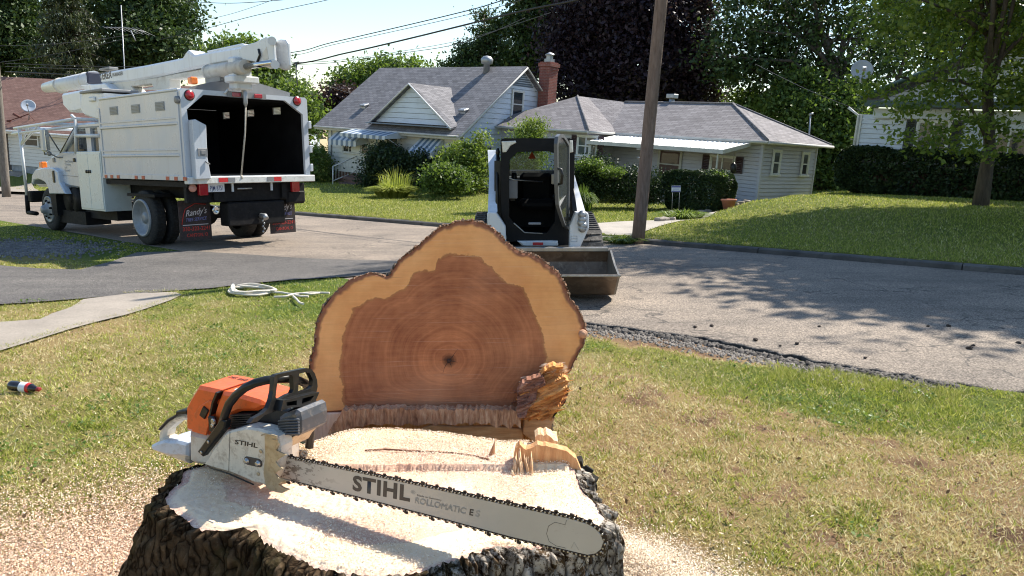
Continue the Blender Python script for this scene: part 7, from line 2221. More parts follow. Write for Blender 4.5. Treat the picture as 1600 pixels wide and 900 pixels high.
def wheel(px_c, y0, x, r_, wid, dual, front=False, sgn=-1):
    z = r_
    mb = MB(); n = 40
    for k in range(2 if dual else 1):
        o = y0 + (-sgn) * k * (wid + .04)
        prof = [(0, .30 * r_ / .5), (-sgn * .0, r_ * .70), (-sgn * .02, r_ * .93), (-sgn * .05, r_ * .995), (-sgn * (wid - .05), r_ * .995), (-sgn * (wid - .02), r_ * .93), (-sgn * wid, r_ * .7), (-sgn * wid, .3 * r_ / .5)]
        prof[0] = (.0 - sgn * .01, r_ * .66); prof[-1] = (-sgn * wid, r_ * .66)
        mb.lathe((x, o, z), (0, 1, 0), prof, n); mb.f = mb.f[:-2]; mb.sm = mb.sm[:-2]
        for i in range(n):
            t = 2 * math.pi * i / n
            mb.box((x + math.cos(t) * r_ * .995, o - sgn * wid / 2, z + math.sin(t) * r_ * .995), (.012, wid - .1, .03), rot=(0, -t, 0))
    w_ = mb.build('tyre', M_TYRE, truck)
    rm = MB(); s = sgn
    if front: prof = [(s * -.04, r_ * .64), (s * .012, r_ * .62), (s * .0, r_ * .55), (s * -.02, r_ * .50), (s * .05, r_ * .26), (s * .10, r_ * .2), (s * .14, r_ * .17), (s * .15, r_ * .05)]
    else: prof = [(s * -.05, r_ * .70), (s * .03, r_ * .69), (s * .03, r_ * .62), (s * -.07, r_ * .57), (s * -.09, r_ * .34), (s * -.08, r_ * .24), (s * -.03, r_ * .2), (s * -.02, r_ * .08)]
    rm.lathe((x, y0, z), (0, 1, 0), prof, 28); r2 = rm.build('rim', M_RIM, w_)
    lg = MB()
    for i in range(8):
        t = 2 * math.pi * i / 8 + .2; rr = r_ * (.40 if front else .42)
        lg.cyl((x + math.cos(t) * rr, y0 + s * (-.0 if front else -.09), z + math.sin(t) * rr), (x + math.cos(t) * rr, y0 + s * (.045 if front else -.07), z + math.sin(t) * rr), .03 if not front else .022, 8)
    lg.build('wheel_holes', M_TBLK, w_)
wheel(0, .03, xW, .5, .24, True); wheel(0, TWd - .03, xW, .5, .24, True, sgn=1)
wheel(0, .06, xWf, .47, .26, False, front=True); wheel(0, TWd - .06, xWf, .47, .26, False, front=True, sgn=1)
# mud flaps with print
M_FLAP = plain('flap_rubber', (.028, .022, .022), .7, var=.3, scale=8, dirt=(.12, .05, .04), dirt_amt=.5)
M_PRED = plain('print_red', (.42, .03, .02), .6, var=.3, scale=30); M_PBLU = plain('print_blue', (.16, .18, .42), .6, var=.2, scale=30); M_PWH = plain('print_white', (.5, .48, .5), .6, var=.2, scale=30)
def text_rear(body, mat, parent, x, y0, z0, h, L, shear=0, rotz=0.0, offset=.0):
    m = Matrix(((0, 0, 1, x), (1, 0, 0, y0), (0, 1, 0, z0), (0, 0, 0, 1)))
    o = text_obj(body, mat, parent, Matrix.Identity(4), size=1, shear=shear, offset=offset, extrude=0)
    v = np.empty(len(o.data.vertices) * 3); o.data.vertices.foreach_get('co', v); v = v.reshape(-1, 3)
    v[:, 0] = (v[:, 0] - v[:, 0].min()) / np.ptp(v[:, 0]) * L; v[:, 1] = v[:, 1] / v[:, 1].max() * h
    v[:, 1] += v[:, 0] * rotz; v[:, 2] *= 0
    M = np.array(m); v = v @ M[:3, :3].T + M[:3, 3]
    o.data.vertices.foreach_set('co', v.ravel()); o.data.update(); return o
for (y0, y1) in ((.06, .64), (TWd - .66, TWd - .10)):
    xf = -.42 if y0 < 1 else -.36
    z0, z1 = .16, .86
    b = MB(); b.box((xf, (y0 + y1) / 2, (z0 + z1) / 2), (.012, y1 - y0, z1 - z0)); fl_ = b.build('mud_flap', M_FLAP, truck)
    x_ = xf + .009; w_ = y1 - y0
    text_rear("Randy's", M_PWH, fl_, x_, y0 + .12, z0 + .42, .11, w_ * .68, shear=.3, rotz=.12, offset=.01)
    text_rear('TREE SERVICE', M_PBLU, fl_, x_, y0 + .12, z0 + .33, .055, w_ * .66, shear=.2, rotz=.05)
    text_rear('330-323-2241', M_PRED, fl_, x_, y0 + .05, z0 + .17, .07, w_ * .86, offset=.01)
    text_rear('CANTON, O', M_PRED, fl_, x_, y0 + .12, z0 + .06, .06, w_ * .66, offset=.01)
    b = MB(); b.tube([(x_, y0 + .04, z0 + .28), (x_, y0 + .08, z0 + .45), (x_, y0 + .12, z0 + .55), (x_, y0 + .3, z0 + .64), (x_, y0 + .5, z0 + .62)], .008, 5); b.build('logo_line', M_PRED, fl_)
    b = MB(); b.box((x_, (y0 + y1) / 2, z0 + .27), (.004, w_ * .8, .012)); b.build('logo_rule', M_PWH, fl_)
# lamps and plate at the tail
q = TR(316, 296, .0); b = MB(); b.box((.0, q[0] + .01, q[1]), (.08, .16, .20), bev=.01); b.build('tail_lamp', M_RED, truck)
q = TR(461, 291, .0); b = MB(); b.box((.0, q[0], q[1]), (.08, .16, .20), bev=.01); b.build('tail_lamp', M_RED, truck)
q = TR(299, 294, .0); b = MB(); b.lathe((.0, q[0] + .02, q[1]), (1, 0, 0), [(0, .07), (.03, .06)], 12, ); b.build('side_lamp', plain('lens_mix', (.5, .25, .2), .3), truck)
q0 = TR(325, 289, .03); q1 = TR(351, 298, .03)
b = MB(); b.box((.03, (q0[0] + q1[0]) / 2, (q0[1] + q1[1]) / 2), (.01, q1[0] - q0[0], .14), bev=.004); pl = b.build('number_plate', plain('plate_white', (.62, .64, .68), .4), truck)
text_rear('PJM 8751', plain('plate_blue', (.05, .06, .15), .5), pl, .0365, q0[0] + .03, (q0[1] + q1[1]) / 2 - .045, .085, (q1[0] - q0[0]) - .06, offset=.01)
for px in (363, 424):
    q = TR(px, 290, .02); b = MB(); b.box((.02, q[0], zb - .13), (.03, .035, .16)); b.build('rail_bracket', M_TW, truck)
q = TR(371, 292, .02); b = MB(); b.cyl((.05, q[0] - .02, zb - .16), (.05, q[0] + .26, zb - .16), .014, 8); b.build('pin_rod', M_METAL, truck)
q = TR(330, 328, -.1); b = MB(); b.lathe((.0, q[0], q[1]), (1, .2, 0), [(0, .05), (.05, .075), (.06, .06), (.03, .03)], 12); b.build('exhaust_tip', M_CHROME, truck)
# rope hanging in the box mouth
q0 = TR3(381, 132, .12); q1 = TR3(384, 160, .14); q2 = TR3(377, 276, .12)
b = MB(); b.tube([q0, TR3(379, 142, .13), q1], .022, 6); b.tube([q1, q1.lerp(q2, .4) + Vector((.02, .01, 0)), q2], .016, 6); b.lathe(q2 - Vector((0, 0, .05)), (0, 0, 1), [(0, .02), (.04, .035), (.08, .02)], 8)
b.build('hanging_rope', plain('rope_grey', (.42, .38, .32), .8, var=.2, scale=30), truck)
b = MB(); b.lathe(TR3(383, 152, .15), (0, 0, 1), [(-.16, .02), (-.1, .04), (.08, .04), (.14, .015)], 8); b.build('rope_hook', M_METAL, truck)
# cab
yc0, yc1 = .12, TWd - .12
roofz = T(118, 190, .3)[1]
cab_pts = [T(*p, .15) for p in [(75, 252), (82, 245), (94, 239), (97, 237), (117, 237), (160, 237), (162, 290), (150, 300), (124, 293), (108, 290), (98, 283), (90, 270), (80, 262)]]
b = MB(); b.prism(cab_pts, yc0, yc1, bev=.03); cab = b.build('cab_body', M_TW, truck)
xA, zA = T(95, 238, .15); xT_ = T(118, 203, .15)[0]; zR = T(118, 200, .15)[1]; xB = T(160, 210, .15)[0]
# pillars and roof
b = MB()
for y in (yc0 + .06, yc1 - .06):
    b.tube([(xA, y, zA - .05), (xT_, y, zR)], .05, 6)
    b.box(((T(139, 220, .15)[0]), y, (zA + zR) / 2), (.22, .07, zR - zA + .1)); b.box((xB - .1, y, (zA + zR) / 2), (.2, .07, zR - zA + .1))
b.box(((xT_ + xB) / 2, TWd / 2, zR + .03), (xB - xT_ + .1, yc1 - yc0, .12), bev=.04); b.box((xB - .05, TWd / 2, (zA + zR) / 2 - .3), (.08, yc1 - yc0 - .1, zR - zA - .5))
b.build('cab_roof', M_TW, cab)
g = MB(); g.quad((xT_ - .02, yc0 + .07, zR), (T(136, 220, .15)[0], yc0 + .07, zR), (T(136, 220, .15)[0], yc0 + .07, zA), (xA + .08, yc0 + .07, zA))
g.quad((T(143, 220, .15)[0], yc0 + .07, zR), (xB - .2, yc0 + .07, zR), (xB - .2, yc0 + .07, zA), (T(143, 220, .15)[0], yc0 + .07, zA)); g.build('side_window', M_WGLASS, cab, fix=False)
g = MB(); g.quad((xA, yc0 + .1, zA), (xA, yc1 - .1, zA), (xT_, yc1 - .1, zR), (xT_, yc0 + .1, zR)); g.build('windscreen', M_WGLASS, cab, fix=False)
g = MB(); g.tube([(xA - .02, yc0 + .04, zA - .02), (xT_ - .03, yc0 + .04, zR)], .035, 6); g.box((T(122, 236, .15)[0], yc0 + .08, zA + .03), (.5, .04, .06)); g.box((T(113, 231, .15)[0], yc0 + .2, zA + .08), (.12, .1, .2), bev=.03); g.build('window_seal', M_BLACK, cab)
g = MB(); g.box((T(118, 232, .6)[0] + .3, .7, zA + .15), (.25, .5, .5), bev=.06); g.box((T(118, 232, .6)[0] + .3, 1.5, zA + .15), (.25, .5, .5), bev=.06); g.build('cab_seat', M_BLACK, cab)
# door seams, handle, lettering patch
sm_ = MB(); sm_.tube([T3(91, 272, .115), T3(95, 283, .115), T3(103, 289, .115), T3(122, 293, .115)], .008, 5); sm_.tube([T3(88, 273, .115), T3(122, 276, .115)], .004, 5); sm_.build('door_seam', plain('seam_grey', (.2, .2, .2), .6), cab)
b = MB(); b.box(T3(116, 250, .11), (.10, .03, .08), bev=.01); b.build('door_handle', M_BLACK, cab)
b = MB(); b.box(T3(84, 250, .11), (.11, .02, .10), bev=.01); b.build('side_badge', M_GREYM, cab)
for k, s_ in enumerate(('Line Clearing', 'Trimming', 'and', 'Removal')):
    A = T3(101, 254 + 4.6 * k, .112); m = Matrix(((1, 0, 0, A.x), (0, 0, -1, A.y), (0, 1, 0, A.z), (0, 0, 0, 1)))
    text_obj(s_, plain('print_grey', (.35, .35, .36), .6), cab, m, size=.08, name='door_lettering')
# hood and fender
b = MB()
arch = [T(*p, .05) for p in [(51, 286), (52, 273), (57, 265), (70, 262), (84, 262), (92, 268), (95, 285), (102, 298), (104, 303), (79, 303), (78, 296), (74, 287), (70, 283), (62, 280), (55, 281), (53, 288)]]
b.prism(arch, .02, .42, bev=.02); b.prism(arch, TWd - .42, TWd - .02, bev=.02)
b.build('fender', plain('fender_blue_white', (.50, .56, .64), .28, var=.05, scale=2, dirt=(.4, .4, .38), dirt_amt=.3, coat=.3), cab)
hd = [T(*p, .4) for p in [(53, 285), (55, 268), (62, 256), (92, 243), (96, 290), (60, 292)]]
b = MB(); b.prism(hd, .38, TWd - .38, bev=.05); b.build('hood', M_TW, cab)
b = MB(); p = T(66, 259, .12); b.box((p[0], .14, p[1] + .02), (.16, .12, .14), bev=.02); b.build('turn_lamp', M_ORNG, cab)
b = MB(); b.box(T3(84, 276, .015), (.10, .03, .26), bev=.03); b.build('fender_vent', M_BLACK, cab)
b = MB(); xb_ = T(52, 300, .1)[0]; b.box((xb_ - .15, TWd / 2, .72), (.22, TWd - .1, .26), bev=.03); b.build('front_bumper', M_TBLK, truck)
# mirror
b = MB(); b.box(T3(69, 219, -.18), (.20, .10, .50), bev=.05); mr = b.build('wing_mirror', plain('mirror_housing', (.55, .56, .55), .35), cab)
q = T3(71, 219, -.18); b = MB(); b.box(q + Vector((.10, 0, 0)), (.012, .08, .42), bev=.004); b.build('mirror_face', M_CHROME, mr)
b = MB(); q = T3(69, 236, -.18); b.tube([q, T3(70, 241, -.12), T3(78, 240, -.05), T3(90, 246, .1), T3(98, 246, .12)], .016, 6); b.tube([T3(73, 204, -.15), T3(93, 236, .12)], .014, 6); b.box(T3(77, 240, -.12), (.10, .08, .1), bev=.03); b.build('mirror_arm', M_GREYM, mr)
# tall side cabinet
cp_ = [T(*p, -.02) for p in [(119, 237), (156, 236), (167, 331), (127, 326)]]
zc0_ = min(cp_[2][1], cp_[3][1]); x0_ = cp_[0][0]; x1_c = cp_[1][0] 
b = MB(); b.prism([(x0_, cp_[0][1]), (x1_c, cp_[0][1]), (x1_c, cp_[2][1]), (x0_, cp_[2][1])], -.02, .5, bev=.008); cabn = b.build('side_cabinet', M_TW2, truck)
b = MB(); xm2 = (x0_ * .52 + x1_c * .48)
for (a_, c2) in ((x0_ + .03, xm2 - .008), (xm2 + .008, x1_c - .03)):
    b.box(((a_ + c2) / 2, -.026, (cp_[0][1] + cp_[2][1]) / 2), (c2 - a_, .012, cp_[0][1] - cp_[2][1] - .07), bev=.004)
b.build('cabinet_door', M_TW2, cabn)
b = MB()
for s in (-.09, 0, .09): b.lathe((xm2 + s, -.03, T(138, 268)[1]), (0, -1, 0), [(0, .035), (.02, .03)], 8)
b.build('cabinet_latch', M_BLACK, cabn)
b = MB(); b.lathe(T3(107, 312, .15), (0, 1, 0), [(-.0, .28), (.5, .28)], 16); b.lathe(T3(118, 312, .15), (0, 1, 0), [(-.0, .26), (.5, .26)], 16); b.box(T3(96, 318, .2), (.3, .3, .5)); b.box(T3(130, 338, .4), (1.6, .5, .28)); b.box(T3(178, 330, .5), (1.5, .5, .3)); b.build('fuel_tanks', M_TBLK, truck)
# boom rack over the cab
rk = MB()
for y in (.1, TWd - .1):
    A = T3(42, 305, .1); A.y = y; A2 = T3(41, 336, .1); B_ = T3(30, 200, .1); C_ = T3(118, 186, .1); D_ = T3(119, 240, .1)
    for v in (A2, B_, C_, D_): v.y = y
    rk.tube([A, B_], .035, 8); rk.tube([B_ + Vector((-.3, 0, 0)), C_], .035, 8); rk.tube([B_ + Vector((-.5, 0, -.12)), C_ + Vector((0, 0, -.14))], .03, 8); rk.tube([C_, D_], .035, 8)
    rk.tube([A.lerp(B_, .75), B_.lerp(C_, .18)], .025, 6); rk.tube([A.lerp(B_, .75), B_.lerp(C_, .38)], .025, 6)
    rk.tube([C_, T3(112, 180, .1) + Vector((0, y - .1, 0))], .03, 6); rk.tube([T3(118, 212, .1) + Vector((0, y - .1, 0)), T3(157, 212, .1) + Vector((0, y - .1, 0))], .04, 6)
for k in (0, .5, 1): 
    q = T3(30, 200, .1).lerp(T3(118, 186, .1), k); rk.tube([(q.x, .1, q.z), (q.x, TWd - .1, q.z)], .035, 8)
rack = rk.build('boom_rack', M_BOOM, truck)
b = MB(); A = T3(42, 305, .1); A2 = T3(44, 332, .1); b.tube([A, A2], .05, 8); b.tube([A2, A2 + Vector((.55, 0, 0))], .05, 8); b.build('rack_foot', M_TBLK, rack)
# boom: everything traced on the truck's middle line
yb_ = TWd * .5
def B2(px, py): return T(px, py, yb_ - .15)
M_ = MB(); M_.prism([B2(*p) for p in [(154, 116), (160, 113), (225, 102), (290, 89), (291, 110), (240, 121), (200, 128), (158, 131)]], yb_ - .15, yb_ + .15, bev=.04); boom = M_.build('boom', M_BOOM, truck)
M_ = MB(); M_.prism([B2(*p) for p in [(288, 88), (295, 78), (305, 86), (330, 81), (384, 72), (384, 94), (330, 103), (289, 111)]], yb_ - .19, yb_ + .19, bev=.04); M_.prism([B2(*p) for p in [(318, 79), (372, 67), (378, 70), (374, 76), (322, 85)]], yb_ - .1, yb_ + .1, bev=.02); M_.build('boom_sleeve', M_BOOM, boom)
M_ = MB(); M_.prism([B2(*p) for p in [(180, 128), (240, 121), (290, 111), (380, 96), (385, 99), (328, 118), (262, 124), (262, 137), (255, 141), (245, 141), (213, 139), (236, 135), (234, 131), (203, 135), (212, 147), (190, 149), (163, 133)]], yb_ - .12, yb_ + .12, bev=.02); M_.build('lower_boom', M_BOOMD, boom)
M_ = MB(); M_.prism([B2(*p) for p in [(383, 73), (405, 67), (414, 62), (421, 59), (429, 60), (433, 66), (436, 100), (433, 107), (427, 108), (418, 104), (403, 97), (385, 94)]], yb_ - .23, yb_ - .18, bev=.012)
M_.prism([B2(*p) for p in [(383, 73), (405, 67), (414, 62), (421, 59), (429, 60), (433, 66), (436, 100), (433, 107), (427, 108), (418, 104), (403, 97), (385, 94)]], yb_ + .05, yb_ + .10, bev=.012)
M_.prism([B2(*p) for p in [(383, 74), (400, 70), (406, 78), (404, 94), (385, 92)]], yb_ - .18, yb_ + .05, bev=.02); kn_ = M_.build('knuckle', M_BOOM, boom)
M_ = MB(); M_.prism([T(*p, yb_ - .24) for p in [(409, 84), (416, 73), (419, 92), (411, 94)]], yb_ - .235, yb_ - .2); M_.build('knuckle_window', M_BOOMD, kn_)
M_ = MB()
for (px, py) in ((425, 64), (430, 101)): M_.cyl(T3(px, py, yb_ - .28), T3(px, py, yb_ + .15), .07, 14)
M_.build('knuckle_pin', M_BOOM, kn_)
M_ = MB(); M_.tube([T3(404, 77, yb_ - .24), T3(406, 86, yb_ - .26), T3(402, 97, yb_ - .24)], .02, 6); M_.build('hose', M_BLACK, kn_)
M_ = MB(); M_.cyl(T3(325, 113, yb_ - .25), T3(384, 104, yb_ - .25), .12, 18); M_.lathe(T3(325, 113, yb_ - .25), (1, 0, .1), [(-.05, .08), (.0, .13), (.06, .13)], 14); cy_ = M_.build('lift_cylinder', M_BOOMD, boom)
M_ = MB(); M_.cyl(T3(384, 104, yb_ - .25), T3(427, 98, yb_ - .25), .05, 12); M_.build('cylinder_rod', M_CHROME, cy_)
M_ = MB(); M_.box(T3(375, 116, yb_ - .15), (.22, .34, .55), bev=.03); M_.box(T3(378, 125, yb_ - .15), (.3, .5, .12), bev=.02); M_.build('boom_mount', M_BOOM, boom)
M_ = MB(); M_.tube([T3(72, 137, yb_), T3(95, 133, yb_), T3(148, 124, yb_)], [.12, .16, .19], 16); M_.tube([T3(88, 130, yb_), T3(108, 127, yb_)], .1, 8); ft = M_.build('boom_tip', M_BOOM, boom)
M_ = MB()
for px, py in ((95, 134), (135, 126)):
    M_ = MB(); M_.lathe(T3(px, py, yb_), (1, 0, .12), [(-.03, .18), (.03, .19)], 18); M_.build('tip_band', M_BOOMD, ft)
M_ = MB(); M_.box(T3(147.5, 122.5, yb_), (.10, .34, .27), bev=.03); M_.build('boom_clamp', plain('clamp_navy', (.03, .035, .06), .5), boom)
M_ = MB(); M_.prism([B2(*p) for p in [(136, 134), (175, 131), (195, 149), (160, 150), (140, 140)]], yb_ - .3, yb_ + .1, bev=.02); M_.build('bucket_bracket', M_BOOM, boom)
M_ = MB(); M_.box(T3(170, 108, yb_), (.5, .2, .05), bev=.01); M_.build('top_tray', M_GREYM, boom)
A = T3(156, 124, yb_ - .155); B_ = T3(175, 119.5, yb_ - .155)
def text_side(body, mat, parent, A, B_, h, offset=0.0):
    x = (B_ - A); L = x.length; x.normalize(); z = Vector((0, -1, 0)); yv = z.cross(x)
    o = text_obj(body, mat, parent, Matrix.Identity(4), size=1, offset=offset, extrude=0)
    v = np.empty(len(o.data.vertices) * 3); o.data.vertices.foreach_get('co', v); v = v.reshape(-1, 3)
    v[:, 0] = (v[:, 0] - v[:, 0].min()) / np.ptp(v[:, 0]) * L; v[:, 1] = v[:, 1] / v[:, 1].max() * h; v[:, 2] = .0005
    M = np.array([[x[k], yv[k], z[k]] for k in range(3)]); v = v @ M.T + np.array(A)
    o.data.vertices.foreach_set('co', v.ravel()); o.data.update(); return o
text_side('TEREX', M_INK, boom, T3(156, 125, yb_ - .155), T3(175, 121.5, yb_ - .155), .15, offset=.02)
text_side('HI-RANGER', M_INK, boom, T3(176, 120, yb_ - .155), T3(192, 117, yb_ - .155), .075, offset=.01)
# aerial bucket
yk = .12
bk = MB(); 
bk.prism([T(*p, yk) for p in [(127, 143), (160, 145), (160, 185), (152, 187), (131, 180), (125, 172)]], yk, yk + .62, bev=.03)
bk.prism([T(*p, yk + .3) for p in [(95, 146), (126, 140), (128, 172), (117, 176), (106, 175), (98, 166)]], yk + .3, yk + .9, bev=.05)
bucket = bk.build('aerial_bucket', M_BASK, truck)
bk = MB(); q0 = T3(126, 141, yk - .02); q1 = T3(160, 144, yk - .02); bk.box((q0 + q1) / 2 + Vector((0, .33, 0)), ((q1 - q0).x + .05, .7, .05), bev=.01); bk.build('bucket_rim', M_GREYM, bucket)
bk = MB(); bk.box(T3(144, 155, yk - .02), (.26, .05, .09), bev=.02); bk.build('bucket_step', M_BASK, bucket)
# headboard over the box and beacon
b = MB(); hb2 = [TR(*p, -.3) for p in [(296, 139), (300, 135), (330, 128), (380, 127), (400, 129), (452, 145), (452, 150), (296, 146)]]
b.prism(hb2, -.34, -.28, 'yz'); b.prism([TR(*p, -.5) for p in [(385, 120), (397, 121), (404, 129), (385, 129)]], -.5, -.46, 'yz'); b.build('headboard', M_GREYM, truck)
b = MB(); b.box(T3(352, 121, yb_ - .05), (.5, .5, .2)); b.box(T3(352, 131, yb_), (.35, .35, .5)); b.build('turret', M_GREYM, truck)
b = MB(); b.box(T3(301, 126, .35), (.13, .13, .12), bev=.02); b.build('beacon', M_ORNG, truck)
b = MB(); b.tube([TR3(351, 146, .08), TR3(356, 140, .08)], .02, 5); b.build('small_strut', M_BOOM, truck)

# ------------------------------------------------------------------ skid loader
M_LBLK = plain('loader_black', (.006, .006, .007), .5, var=.3, scale=5, dirt=(.02, .018, .016), dirt_amt=.3, spec=.2)
M_LWH = streak_paint('loader_white', (.66, .68, .70), (.45, .42, .36), .45, .3, .2)
M_LGREY = plain('loader_grey', (.30, .31, .33), .45, var=.1, scale=5, dirt=(.3, .28, .24))
M_BKT = plain('bucket_steel', (.15, .105, .07), .42, .45, var=.45, scale=5, dirt=(.26, .20, .14), dirt_amt=.8)
M_BKTL = plain('bucket_edge', (.34, .32, .29), .35, .7, var=.2, scale=6)
M_TRK = plain('track_rubber', (.055, .05, .045), .8, var=.3, scale=10, dirt=(.22, .20, .17), dirt_amt=.7)
KM = frame(Vector((.315, 9.25, 0)), Vector((1, 0, 0)), (0, 0, 1))
sk = thing('skid_loader', 'white and black compact track loader with open cab door and steel bucket on the street', 'skid loader', KM)
def K(px, py, y=0.0): return loc_xz(KM, px, py, y)
def K3(px, py, y=0.0):
    a = loc_xz(KM, px, py, y); return Vector((a[0], y, a[1]))
def k5(x, y, d=0.0): return K(750 + x * .2222, 200 + y * .2222, d)
def k6(x, y, d=0.0): return K(850 + x * .2222, 200 + y * .2222, d)
def k53(x, y, d=0.0): return K3(750 + x * .2222, 200 + y * .2222, d)
def k63(x, y, d=0.0): return K3(850 + x * .2222, 200 + y * .2222, d)
# cab front frame
outer = [k5(145, 90), k5(160, 75), k5(300, 72), k6(150, 75), k6(205, 80), k6(210, 110), k6(205, 400), k6(185, 560), k6(180, 700), k6(180, 860), k6(108, 862), k6(100, 790), k5(240, 795), k5(190, 800), k5(185, 690), k5(150, 600)]
hole = [k5(207, 225), k5(265, 168), k5(480, 163), k6(70, 175), k6(80, 195), k6(80, 560), k6(75, 660), k6(20, 735), k6(-20, 742), k5(320, 738), k5(240, 668), k5(205, 625)]
b = MB(); b.ring_prism(outer, [hole], -.04, .06); cabf = b.build('cab_frame', M_LBLK, sk)
xl = k5(150, 300)[0]; xr = k6(205, 300)[0]; ztp = k5(300, 74)[1]; zlow = k5(240, 795)[1]
b = MB(); ydeep = 1.25
b.prism([(.06, zlow), (ydeep - .1, zlow + .1), (ydeep, zlow + .5), (ydeep - .05, ztp - .08), (.06, ztp)], xl, xl + .03, 'yz')
b2 = MB(); b2.prism([(.06, zlow), (ydeep - .1, zlow + .1), (ydeep, zlow + .5), (ydeep - .05, ztp - .08), (.06, ztp)], xr - .03, xr, 'yz')
b.box(((xl + xr) / 2, ydeep / 2, ztp - .02), (xr - xl - .07, ydeep - .1, .05))
b.box(((xl + xr) / 2, ydeep / 2, zlow + .05), (xr - xl - .07, ydeep - .2, .05))
# back wall with window hole
zw0, zw1 = K(830, 278, ydeep)[1], K(830, 240, ydeep)[1]
b.box(((xl + xr) / 2, ydeep - .04, (zlow + zw0) / 2), (xr - xl - .07, .04, zw0 - zlow - .06)); b.box(((xl + xr) / 2, ydeep - .1, ztp - .08), (xr - xl - .07, .04, .1))
b.v += b2.v[:]; off = len(b.v) - len(b2.v); b.f += [[i + off for i in f] for f in b2.f]; b.sm += b2.sm
for x in (xl + .06, xr - .06): b.box((x, ydeep - .04, (zw0 + ztp) / 2), (.08, .04, ztp - zw0))
b.build('cab_shell', M_LBLK, cabf)
g = MB(); g.quad((xl + .1, ydeep - .05, zw0), (xr - .1, ydeep - .05, zw0), (xr - .1, ydeep - .05, ztp - .1), (xl + .1, ydeep - .05, ztp - .1)); g.build('rear_window', glass('green_glass', (.03, .08, .05), .28), cabf, fix=False)
g = MB(); p = k53(365, 195, ydeep - .08); g.add([p + Vector((-.055, 0, -.04)), p + Vector((.055, 0, -.04)), p + Vector((.0, 0, .06)), p + Vector((-.055, .006, -.04)), p + Vector((.055, .006, -.04)), p + Vector((.0, .006, .06))], [(0, 1, 2), (5, 4, 3), (0, 3, 4, 1), (1, 4, 5, 2), (2, 5, 3, 0)]); g.build('orange_sticker', plain('sticker_orange', (.75, .10, .03), .5), cabf)
g = MB(); g.box(((xl + xr) / 2, ydeep - .1, zw0 + .0), (xr - xl - .1, .08, .05), bev=.015); g.build('window_bar', M_LGREY, cabf)
g = MB(); q = k53(400, 560, .75); g.box((q.x, .8, zlow + .42), (.5, .45, .14), bev=.05); g.box((q.x, 1.08, zlow + .58), (.46, .12, .5), bev=.05); g.build('operator_seat', plain('seat_black', (.010, .010, .011), .7, var=.2, spec=.2), cabf)
for sx in (xl + .14, xr - .16):
    g = MB(); g.box((sx, .7, zlow + .5), (.12, .5, .1), bev=.03); g.tube([(sx, .48, zlow + .5), (sx + .02, .42, zlow + .72)], .022, 8); g.lathe((sx + .02, .42, zlow + .72), (0, 0, 1), [(0, .02), (.05, .04), (.12, .03)], 8); g.build('control_lever', M_BLACK, cabf)
g = MB(); g.box(k53(232, 430, .25), (.12, .04, .24), bev=.01); g.build('control_panel', M_LGREY, cabf)
g = MB(); g.box(k53(385, 672, .0), (.16, .03, .03), bev=.008); g.build('step_grip', M_LGREY, cabf)
g = MB(); g.tube([k53(238, 668, -.045), k53(312, 735, -.045), k53(440, 742, -.045)], .010, 6); g.tube([k53(205, 352, -.045), k53(240, 365, -.045), k53(445, 380, .2)], .008, 6); g.build('sill_trim', M_BKTL, cabf)
# head lamps
for pts in ([k5(152, 95), k5(250, 90), k5(255, 105), k5(215, 125), k5(185, 170), k5(160, 172)], [k6(178, 88), k6(200, 88), k6(203, 170), k6(180, 175)]):
    g = MB(); g.prism(pts, -.06, -.035, bev=.008); g.build('head_lamp', plain('lamp_lens', (.62, .58, .50), .15, var=.2, scale=30, coat=.5), cabf)
# door, swung open
DA = KM @ K3(889, 300, -.05); DB = KM @ K3(870, 300, -.78)
DMx = frame(DA, DB - DA, (0, 0, 1))
def DD(x, y): return loc_xz(DMx, 850 + x * .2222, 200 + y * .2222, 0)
dout = [DD(*p) for p in [(168, 560), (172, 660), (172, 715), (160, 712), (140, 690), (112, 610), (92, 540), (84, 400), (82, 110), (88, 60), (105, 42), (128, 44), (150, 75), (170, 110)]]
din = []
cxm = sum(p[0] for p in dout) / len(dout); czm = sum(p[1] for p in dout) / len(dout)
din = [(cxm + (p[0] - cxm) * .86, czm + (p[1] - czm) * .93) for p in dout]
g = MB(); g.ring_prism(dout, [din], -.02, .02); dr = g.build('cab_door', plain('door_frame_dark', (.10, .105, .11), .4, var=.1), sk); dr.data.transform(KM.inverted() @ DMx)
g = MB(); g.prism(din, -.006, .006); gl = g.build('door_glass', glass('door_glass_dark', (.06, .065, .06), .5, .05), dr, fix=False); gl.data.transform(KM.inverted() @ DMx)
g = MB(); g.tube([k63(92, 290, -.78), k63(100, 285, -.84), k63(120, 292, -.86), k63(128, 330, -.86), k63(122, 390, -.84), k63(98, 395, -.8)], .018, 8); g.build('door_handle', M_BLACK, dr)
g = MB(); g.box(k63(63, 360, -.02), (.035, .04, .13), bev=.008); g.build('door_latch', M_BKTL, cabf)
g = MB(); g.box(k63(175, 638, -.1), (.09, .06, .04)); g.build('door_hinge', M_BLACK, cabf)
